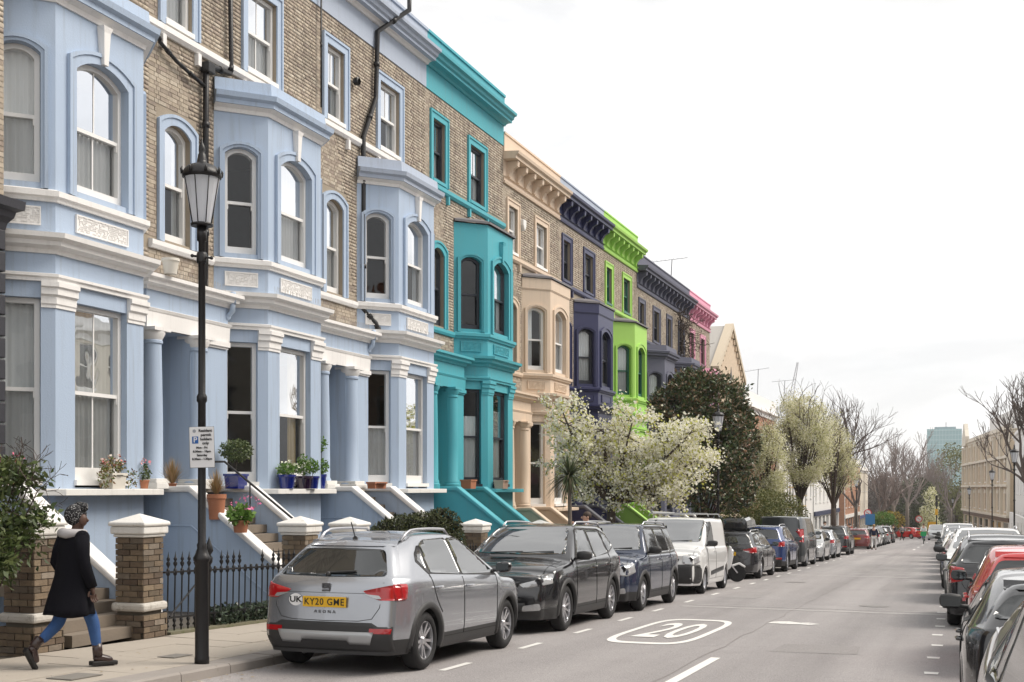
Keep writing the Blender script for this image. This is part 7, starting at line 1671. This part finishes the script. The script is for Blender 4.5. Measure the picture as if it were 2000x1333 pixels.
def person(x, y, heading, label, H=1.7, pose='stand', top=None, legs=None, hairc=(.02, .015, .01), skin=skin_l, z=None, coat=False, sub=1, group=None, arm_up=False, cat='person'):
    r = thing('person', label, cat, (x, y, gz(y) + .12 if z is None else z), heading, group); k = H / 1.7
    st = {'stand': (.03, -.03, 0, 0), 'walk': (.3, -.32, .03, .12), 'ride': (.28, .22, .28, .3)}[pose]
    fy, by, fz, bz_ = st
    J = {'pel': ((0, 0, .93), (.13, .10)), 'spi': ((0, 0, 1.12), (.12, .09)), 'che': ((0, .01, 1.32), (.155, .10)), 'nec': ((0, .0, 1.47), .05), 'hd0': ((0, .015, 1.54), .07), 'hd1': ((0, .025, 1.63), .085), 'hd2': ((0, .02, 1.69), .06),
         'hl': ((-.09, 0, .88), .085), 'kl': ((-.1, by * .3 + (.12 if pose == 'ride' else .03), .49 + bz_ * .3), .055), 'al': ((-.1, by, .1 + bz_), .035), 'tl': ((-.1, by + .12, .04 + bz_ * .3), .03),
         'hr': ((.09, 0, .88), .085), 'kr': ((.1, fy * .6 + .04, .49 + fz * .3), .055), 'ar': ((.1, fy, .1 + fz), .035), 'tr': ((.1, fy + .14, .04 + fz), .03),
         'sl': ((-.18, 0, 1.4), .055), 'el': ((-.25, -.04, 1.13), .04), 'wl': ((-.23, .08, .9), .026), 'gl': ((-.22, .12, .82), .03),
         'sr': ((.18, 0, 1.4), .055), 'er': ((.25, -.04, 1.13), .04), 'wr': ((.23, .08, .9), .026), 'gr': ((.22, .12, .82), .03)}
    if arm_up: J['er'] = ((.27, .1, 1.2), .04); J['wr'] = ((.25, .22, 1.44), .026); J['gr'] = ((.24, .24, 1.53), .03)
    if pose == 'ride': J['wl'] = ((-.2, .4, 1.08), .026); J['wr'] = ((.2, .4, 1.08), .026); J['gl'] = ((-.2, .47, 1.06), .03); J['gr'] = ((.2, .47, 1.06), .03); J['el'] = ((-.24, .15, 1.1), .04); J['er'] = ((.24, .15, 1.1), .04)
    E_ = [('pel', 'spi'), ('spi', 'che'), ('che', 'nec'), ('nec', 'hd0'), ('hd0', 'hd1'), ('hd1', 'hd2'), ('pel', 'hl'), ('hl', 'kl'), ('kl', 'al'), ('al', 'tl'), ('pel', 'hr'), ('hr', 'kr'), ('kr', 'ar'), ('ar', 'tr'), ('che', 'sl'), ('sl', 'el'), ('el', 'wl'), ('wl', 'gl'), ('che', 'sr'), ('sr', 'er'), ('er', 'wr'), ('wr', 'gr')]
    body = skinned('body', J, E_, skin, r, sub)
    def grown(keys, g): return {q: (J[q][0], tuple(v + g for v in J[q][1]) if isinstance(J[q][1], tuple) else J[q][1] + g) for q in keys}
    ks = ['pel', 'spi', 'che', 'sl', 'el', 'wl', 'sr', 'er', 'wr']
    T_ = grown(ks, .022)
    if coat: T_['hem'] = ((0, 0, .68), (.2, .17)); T_['pel'] = ((0, 0, .93), (.16, .13))
    skinned('jacket', T_, [('pel', 'spi'), ('spi', 'che'), ('che', 'sl'), ('sl', 'el'), ('el', 'wl'), ('che', 'sr'), ('sr', 'er'), ('er', 'wr')] + ([('hem', 'pel')] if coat else []), top or plastic, r, sub)
    ks = ['pel', 'hl', 'kl', 'al', 'hr', 'kr', 'ar']; L_ = grown(ks, .014); skinned('trousers', L_, [('pel', 'hl'), ('hl', 'kl'), ('kl', 'al'), ('pel', 'hr'), ('hr', 'kr'), ('kr', 'ar')], legs or plastic, r, sub)
    L_ = grown(['al', 'tl'], .016); skinned('shoe', L_, [('al', 'tl')], rubber, r, sub); L_ = grown(['ar', 'tr'], .016); skinned('shoe', L_, [('ar', 'tr')], rubber, r, sub)
    hm = mat('hair %.3f' % hairc[0], hairc, .7); b = MB(); b.ball((0, -.015, 1.665), .1, 14, .9, 1.05, .95); b.build('hair', hm, r, smooth=True)
    b = MB(); b.tube([(0, .11, 1.64), (0, .135, 1.61), (0, .11, 1.6)], [.01, .016, .01], 6); b.build('nose', skin, r, smooth=True)
    for s_ in (-1, 1):
        b = MB(); b.ball((s_ * .09, .01, 1.62), .022, 6, .5, 1, 1.3); b.build('ear', skin, r, smooth=True)
        b = MB(); b.ball((s_ * .035, .108, 1.645), .009, 6); b.build('eye', ink, r)
    r.scale = (k, k, k); return r
def hand(parent, pos, down, out, m, s=1.0):
    """palm and five unequal bent fingers"""
    d = Vector(down).normalized(); o = Vector(out).normalized(); o = (o - d * o.dot(d)).normalized(); w = d.cross(o); p = Vector(pos)
    J = {'w': (tuple(p), .024 * s), 'p1': (tuple(p + d * .04 * s), (.034 * s, .017 * s)), 'p2': (tuple(p + d * .08 * s), (.036 * s, .016 * s))}; E_ = [('w', 'p1'), ('p1', 'p2')]
    h = skinned('hand', J, E_, m, parent, 1)
    for i, (off, L) in enumerate(((-.03, .062), (-.011, .074), (.009, .07), (.028, .056))):
        q = p + d * .085 * s + o * off * s; J = {'a': (tuple(q - d * .015), .0095), 'b': (tuple(q + d * L * .45 * s), .009), 'c': (tuple(q + d * L * .8 * s + w * .015), .0082), 'e': (tuple(q + d * L * .95 * s + w * .032), .007)}; skinned('finger', J, [('a', 'b'), ('b', 'c'), ('c', 'e')], m, h, 1)
    q = p + d * .03 * s + o * (-.03) * s; J = {'a': (tuple(q), .011), 'b': (tuple(q - o * .022 + d * .03), .0105), 'c': (tuple(q - o * .028 + d * .06 + w * .01), .009)}; skinned('thumb', J, [('a', 'b'), ('b', 'c')], m, h, 1)
# --- the walking woman
ph = math.atan2(.24, .63)
WK = thing('person', 'woman walking in a long black coat, blue jeans and patterned black headwrap', 'person', (-8.52, 10.27, gz(10.27) + .118), -ph)
coatm = mat('black wool coat', (.007, .007, .010), .95, spec=.12, bump=.5, bscale=120); jeans = mat('blue denim', (.045, .12, .32), .85, var=.35, vscale=14, bump=.5, bscale=300); bootm = mat('brown leather boot', (.035, .018, .016), .35, coat=.3)
J = {'pel': ((0, 0, .88), (.12, .09)), 'spi': ((0, .02, 1.06), (.11, .09)), 'che': ((0, .04, 1.26), (.14, .1)), 'nec': ((0, .06, 1.40), .05), 'hd0': ((.015, .08, 1.47), .065), 'hd1': ((.02, .08, 1.54), .08), 'hd2': ((.01, .07, 1.6), .06),
     'hl': ((-.09, 0, .83), .085), 'kl': ((-.085, -.08, .47), .058), 'al': ((-.08, -.36, .24), .036), 'tl': ((-.08, -.32, .08), .03),
     'hr': ((.09, .02, .83), .085), 'kr': ((.085, .20, .47), .058), 'ar': ((.085, .25, .11), .038), 'tr': ((.1, .41, .045), .032),
     'sl': ((-.17, .03, 1.34), .055), 'el': ((-.25, -.02, 1.08), .04), 'wl': ((-.24, .10, .87), .026), 'gl': ((-.23, .13, .8), .02),
     'sr': ((.17, .03, 1.34), .055), 'er': ((.26, .0, 1.08), .04), 'wr': ((.26, .09, .84), .026), 'gr': ((.26, .1, .79), .022)}
E_ = [('pel', 'spi'), ('spi', 'che'), ('che', 'nec'), ('nec', 'hd0'), ('hd0', 'hd1'), ('hd1', 'hd2'), ('pel', 'hl'), ('hl', 'kl'), ('kl', 'al'), ('al', 'tl'), ('pel', 'hr'), ('hr', 'kr'), ('kr', 'ar'), ('ar', 'tr'), ('che', 'sl'), ('sl', 'el'), ('el', 'wl'), ('wl', 'gl'), ('che', 'sr'), ('sr', 'er'), ('er', 'wr'), ('wr', 'gr')]
skinned('body', J, E_, skin_d, WK, 2)
def grownw(keys, g): return {q: (J[q][0], tuple(v + g for v in J[q][1]) if isinstance(J[q][1], tuple) else J[q][1] + g) for q in keys}
JJ = grownw(['pel', 'hl', 'kl', 'hr', 'kr'], .014); JJ['pel'] = ((0, 0, .86), (.1, .08)); JJ['hl'] = (JJ['hl'][0], .075); JJ['hr'] = (JJ['hr'][0], .075); JJ['al2'] = ((-.08, -.29, .29), .05); JJ['ar2'] = ((.085, .245, .19), .05)
skinned('jeans', JJ, [('pel', 'hl'), ('hl', 'kl'), ('kl', 'al2'), ('pel', 'hr'), ('hr', 'kr'), ('kr', 'ar2')], jeans, WK, 2)
def boot(side, ank, heel, toe, shaft):
    a, h, t, s_ = Vector(ank), Vector(heel), Vector(toe), Vector(shaft); q = MB(); q.tube([s_, s_.lerp(a, .5), a], [.05, .052, .05], 12)
    o = q.build('boot', bootm, WK, smooth=True); skinned('boot_foot', {'h': (tuple(h), .04), 'a': (tuple(a), .05), 'm': (tuple(h.lerp(t, .55) + (a - h) * .25), (.052, .05)), 't': (tuple(t), (.05, .038))}, [('a', 'h'), ('a', 'm'), ('m', 't')], bootm, o, 2)
    d = (t - h); n = d.cross(Vector((1, 0, 0))).normalized(); n = n if n.z > 0 or side < 0 else -n
    if side < 0: n = (a - h.lerp(t, .3)).normalized()
    L = d.length; M = Matrix.Translation(h.lerp(t, .5) - n * .03) @ Matrix([list(Vector((1, 0, 0))), list(d.normalized()), list(n)]).transposed().to_4x4(); q = MB(); q.box(-.043, .043, -L / 2 - .035, L / 2 + .035, -.016, .03, M); q.build('sole', mat('boot sole', (.01, .009, .009), .6), o, bevel=.01)
boot(1, (.085, .255, .10), (.085, .21, .06), (.1, .42, .05), (.085, .245, .24)); boot(-1, (-.08, -.36, .24), (-.08, -.42, .22), (-.08, -.34, .07), (-.08, -.29, .33))
rings = [(1.395, .075, .07, .05), (1.375, .13, .09, .05), (1.345, .19, .11, .045), (1.28, .215, .125, .04), (1.15, .215, .135, .03), (1.02, .21, .14, .02), (.92, .22, .155, .01), (.82, .24, .175, .0), (.72, .262, .20, -.01), (.62, .285, .225, -.015), (.555, .30, .24, -.02), (.55, .28, .22, -.02)]
V = []; n = 40
for i, (z, a_, b_, oy) in enumerate(rings):
    for j in range(n):
        th = 2 * math.pi * j / n; f = 1 + (.035 * math.sin(th * 7 + z * 3) + .03 * math.sin(th * 11 + 1)) * max(0, (1.15 - z)) * 2.0; V.append((a_ * math.cos(th) * f, oy + b_ * math.sin(th) * f, z + (.012 * math.sin(th * 3) if z < .6 else 0)))
F = [(i * n + j, i * n + (j + 1) % n, (i + 1) * n + (j + 1) % n, (i + 1) * n + j) for i in range(len(rings) - 1) for j in range(n)]
me = fast_mesh('coat', V, F); ct = link('coat', me, coatm, WK, smooth=True)
for s_ in ('l', 'r'):
    q = MB(); q.tube([Vector(J['s' + s_][0]) * 1.0, Vector(J['s' + s_][0]).lerp(Vector(J['e' + s_][0]), .5) + Vector((0, -.01, 0)), J['e' + s_][0], Vector(J['e' + s_][0]).lerp(Vector(J['w' + s_][0]), .55), Vector(J['w' + s_][0])], [.075, .07, .063, .056, .052], 14); q.ball(J['s' + s_][0], .075, 12); q.build('sleeve', coatm, ct, smooth=True)
hand(WK, (.26, .09, .835), (0.02, .12, -1), (0, 1, 0), skin_d); hand(WK, (-.24, .10, .865), (0, .15, -1), (0, 1, 0), skin_d)
hoodm = mat('pale grey jersey', (.40, .385, .39), .9, bump=.4, bscale=60)
me_pts = [(-.10, .1, 1.40), (-.11, -.0, 1.39), (-.04, -.075, 1.385), (.05, -.08, 1.38), (.11, -.02, 1.385), (.12, .07, 1.39), (.06, .13, 1.39)]
q = MB(); q.tube(me_pts, [.022, .038, .048, .05, .042, .034, .022], 14); q.build('hood', hoodm, WK, smooth=True)
wrapm = bpy.data.materials.new('speckled headwrap'); wrapm.use_nodes = True; nt = wrapm.node_tree; p = nt.nodes['Principled BSDF']; p.inputs['Roughness'].default_value = .9
g = N_(nt, 'ShaderNodeTexCoord'); vz = N_(nt, 'ShaderNodeTexVoronoi', i_Scale=70.0); rp = N_(nt, 'ShaderNodeValToRGB'); rp.color_ramp.elements[0].position = .22; rp.color_ramp.elements[0].color = (.5, .5, .5, 1); rp.color_ramp.elements[1].position = .3; rp.color_ramp.elements[1].color = (.01, .01, .012, 1)
nt.links.new(g.outputs['Object'], vz.inputs['Vector']); nt.links.new(vz.outputs['Distance'], rp.inputs['Fac']); nt.links.new(rp.outputs[0], p.inputs['Base Color'])
q = MB(); q.ball((-.005, .055, 1.565), .108, 20, .95, 1.08, 1.05); q.tube([(-.08, .05, 1.62), (-.02, .1, 1.66), (.06, .12, 1.655), (.11, .10, 1.63)], [.03, .045, .042, .028], 12); q.build('headwrap', wrapm, WK, smooth=True)
q = MB(); q.ball((.085, .09, 1.515), .042, 12, .75, 1.1, 1.5); q.tube([(.1, .115, 1.53), (.116, .128, 1.51), (.104, .125, 1.498)], [.009, .011, .009], 8); q.build('face', skin_d, WK, smooth=True)
blackc = mat('black cloth', (.012, .012, .014), .9); denim = mat('dark denim', (.03, .05, .11), .9); whitec = mat('white cloth', (.7, .7, .7), .9); navyc = mat('navy cloth', (.015, .02, .05), .9); redc = mat('red cloth', (.35, .03, .03), .9); greyc = mat('grey cloth', (.2, .2, .21), .9); greenc = mat('green cloth', (.03, .35, .12), .8); bluec = mat('blue cloth', (.04, .1, .3), .9)
person(-8.15, 27.6, 2.3, 'short haired man with raised hand, only his head above the parked cars', 1.74, 'stand', greyc, denim, (.05, .03, .02), arm_up=True, sub=2)
person(-5.1, 83, 0, 'blonde woman in navy top and white trousers beside the far parked cars', 1.68, 'walk', navyc, whitec, (.35, .22, .1), z=gz(83))
person(-7.9, 80, 3.1, 'dark clothed pedestrian on the left pavement past the parked cars', 1.72, 'walk', blackc, blackc, z=None)
for i, (x, y, t, l, lb) in enumerate(((-6.0, 128, blackc, blackc, 'pedestrian all in black crossing the far road'), (-6.7, 130, redc, denim, 'pedestrian in a red jacket crossing the far road'), (-7.3, 133, blackc, greyc, 'pedestrian in grey trousers by the far crossing'), (-5.4, 134, greyc, blackc, 'pedestrian in a grey top by the far crossing'), (-9.0, 112, blackc, denim, 'pedestrian in black by the blue shop board'), (-9.4, 118, redc, blackc, 'pedestrian in red jacket by the blue shop board'))):
    person(x, y, (i * 1.3) % 3, lb, 1.7, 'walk', t, l, z=gz(y) + .05, group=None)
person(.1 - .9, 100, 3.0, 'dark figure standing by the right-hand parked cars', 1.75, 'stand', blackc, blackc, z=gz(100))
person(-2.9, 118, math.pi, 'cyclist in pale top riding towards the camera on a green bike', 1.7, 'ride', whitec, bluec, z=gz(118) + .12)
bk = thing('bicycle', 'green delivery bicycle under the distant cyclist', 'bicycle', (-2.9, 118, gz(118)), math.pi)
for y_ in (-.5, .52):
    q = MB(); q.tube([(0, y_ + .33 * math.cos(a), .34 + .33 * math.sin(a)) for a in [i * math.pi / 10 for i in range(21)]], .02, 6, cap=False); q.build('wheel', rubber, bk)
q = MB()
for a, b_ in (((0, -.5, .34), (0, -.15, .85)), ((0, -.15, .85), (0, .05, .3)), ((0, .05, .3), (0, .45, .85)), ((0, -.15, .8), (0, .42, .85)), ((0, .42, 1.0), (0, .52, .34)), ((0, -.5, .34), (0, .05, .3)), ((-.25, .42, 1.02), (.25, .42, 1.02))): q.tube([a, b_], .02, 6)
q.build('frame', greenc, bk); q = MB(); q.box(-.25, .25, .5, .75, .75, 1.15); q.build('front_box', greenc, bk)
# --- scooter nosing out between the white van and the charcoal estate
SC = thing('scooter', 'white fronted motor scooter nosing out behind the white van', 'scooter', (-6.55, 34.9, gz(34.9)), rad(-90) + .35)   # local +y is forward
for y_ in (-.62, .68):
    q = MB(); prof = [(.13, -.045), (.2, -.06), (.245, -.045), (.255, 0), (.245, .045), (.2, .06), (.13, .045)]
    M = Matrix.Rotation(rad(90), 4, 'Y'); q.lathe(prof, (0, y_, .255), 24, M); w = q.build('wheel', rubber, SC, smooth=40); q = MB(); q.lathe([(.01, -.04), (.12, -.042), (.14, 0), (.12, .042), (.01, .04)], (0, y_, .255), 16, M); q.build('hub', alloy, w)
wh = P_WHITE
q = MB(); q.prism([(.34, .3), (.48, .4), (.56, .75), (.5, 1.02), (.42, 1.04), (.38, .7), (.28, .36)], 'x', -.17, .17); q.build('leg_shield', wh, SC, bevel=.04)
q = MB(); q.prism([(.5, .48), (.75, .56), (.92, .45), (.9, .4), (.72, .5), (.52, .42)], 'x', -.07, .07); q.build('mudguard', wh, SC, bevel=.02)
q = MB(); q.prism([(-.95, .62), (-.6, .42), (-.2, .32), (.35, .26), (.35, .34), (-.15, .42), (-.2, .7), (-.9, .78)], 'x', -.16, .16); q.build('rear_body', P_BLACK, SC, bevel=.04)
q = MB(); q.prism([(-.85, .79), (-.2, .71), (-.15, .8), (-.5, .84), (-.85, .88)], 'x', -.14, .14); q.build('seat', rubber, SC, bevel=.03)
q = MB(); q.tube([(-.33, .38, 1.06), (0, .45, 1.04), (.33, .38, 1.06)], .018, 6); q.build('handlebar', black_iron, SC)
q = MB(); q.lathe([(.09, 0), (.1, .03), (.06, .08), (.01, .09)], (0, .5, .86), 14, Matrix.Rotation(rad(-90), 4, 'X'), 1.2); q.build('headlight', clear_lens, SC, smooth=True)
for s_ in (-1, 1): q = MB(); q.tube([(s_ * .25, .4, 1.06), (s_ * .3, .38, 1.22)], .008, 5); q.ball((s_ * .3, .38, 1.25), .05, 8, 1.2, .4, .8); q.build('mirror', plastic, SC)
q = MB(); q.tube([(.12, -.2, .28), (.14, -.8, .36)], [.03, .05], 8); q.build('exhaust', alloy_d, SC); q = MB(); q.tube([(-.06, .5, .5), (-.08, .68, .26)], .022, 6); q.tube([(.06, .5, .5), (.08, .68, .26)], .022, 6); q.build('fork', alloy, SC)
# --- roof box on the charcoal estate
RB = thing('roof_box', 'long glossy black roof box strapped above the charcoal estate', 'roof box', (-6.5, 39.3, gz(39.3) + 1.52)); b = MB(); V = []
secs = [(-1.15, .33, .02, .22), (-1.1, .4, .0, .34), (-.3, .42, .0, .38), (.5, .41, .0, .34), (.95, .34, .02, .22), (1.1, .2, .05, .12)]
for (yy, w, z0, z1) in secs: V += [(-w, yy, z0 + .05), (-w * .92, yy, z1 - .08), (-w * .75, yy, z1), (w * .75, yy, z1), (w * .92, yy, z1 - .08), (w, yy, z0 + .05), (w * .9, yy, z0), (-w * .9, yy, z0)]
m8 = 8; F = [(i * m8 + j, i * m8 + (j + 1) % m8, (i + 1) * m8 + (j + 1) % m8, (i + 1) * m8 + j) for i in range(len(secs) - 1) for j in range(m8)] + [tuple(range(8))[::-1], tuple(range(40, 48))]
b.add(V, F); b.build('shell', P_BLACK, RB, bevel=.02); q = MB(); q.box(-.425, .425, -1.0, .6, .11, .125); q.build('lid_seam', alloy_d, RB)
for y_ in (-.55, .4): q = MB(); q.box(-.6, .6, y_ - .03, y_ + .03, -.05, -.003); q.build('cross_bar', alloy_d, RB)
# drain cover, door number, satellite bits
for (px, py, t, lb) in ((1021, 440, 12.95, 'pale burglar alarm box high on the beige house'), ):
    p = at(px, py, t); o = thing('alarm_box', lb, 'alarm box', tuple(p)); b = MB(); b.prism([(-.14, .16), (.14, .16), (.14, -.02), (0, -.2), (-.14, -.02)], 'x', -.08, .08); b.build('case', whites, o, bevel=.02)
vt = thing('wall_vent', 'soot stained flue vent between the two top windows of the blue house', 'vent', tuple(at(693, 160, 12.95))); b = MB(); b.lathe([(.09, 0), (.1, .1), (.07, .12), (.07, .02)], (0, 0, 0), 12, Matrix.Rotation(rad(90), 4, 'Y')); b.build('cowl', black_iron, vt)
# climber on the upper wall of the far grey house
p = world_at(1327, 650, 60); cb = thing('wall_climber', 'wiry bare climber on the brick of the far slate grey house', 'climber', (-12.9, 60.0, p.z)); b = MB(); rr = random.Random(12)
for i in range(14): recursive(b, Vector((rr.uniform(-.02, .1), rr.uniform(-.7, .7), rr.uniform(-.9, .7))), Vector((.1, rr.gauss(0, 1), rr.gauss(.2, .8))).normalized(), .6, .03, 3, rr, .8, .1, None, 3, 2, .3, .012)
b.build('stems', bark, cb)
# ================================================================ the air: pale even haze round everything built
hz_ = MB(); hz_.box(-1250, 1250, -60, 3600, gz(3600) - 3, 52); hm = bpy.data.materials.new('pale air'); hm.use_nodes = True; nt = hm.node_tree; nt.nodes.clear(); o = N_(nt, 'ShaderNodeOutputMaterial'); v = N_(nt, 'ShaderNodeVolumePrincipled')
v.inputs['Density'].default_value = .00025; v.inputs['Color'].default_value = (.97, .98, 1, 1); v.inputs['Anisotropy'].default_value = .2; nt.links.new(v.outputs[0], o.inputs['Volume'])
hz_.build('haze', hm, kind='stuff')['label'] = 'faint pale haze lying over the whole street'
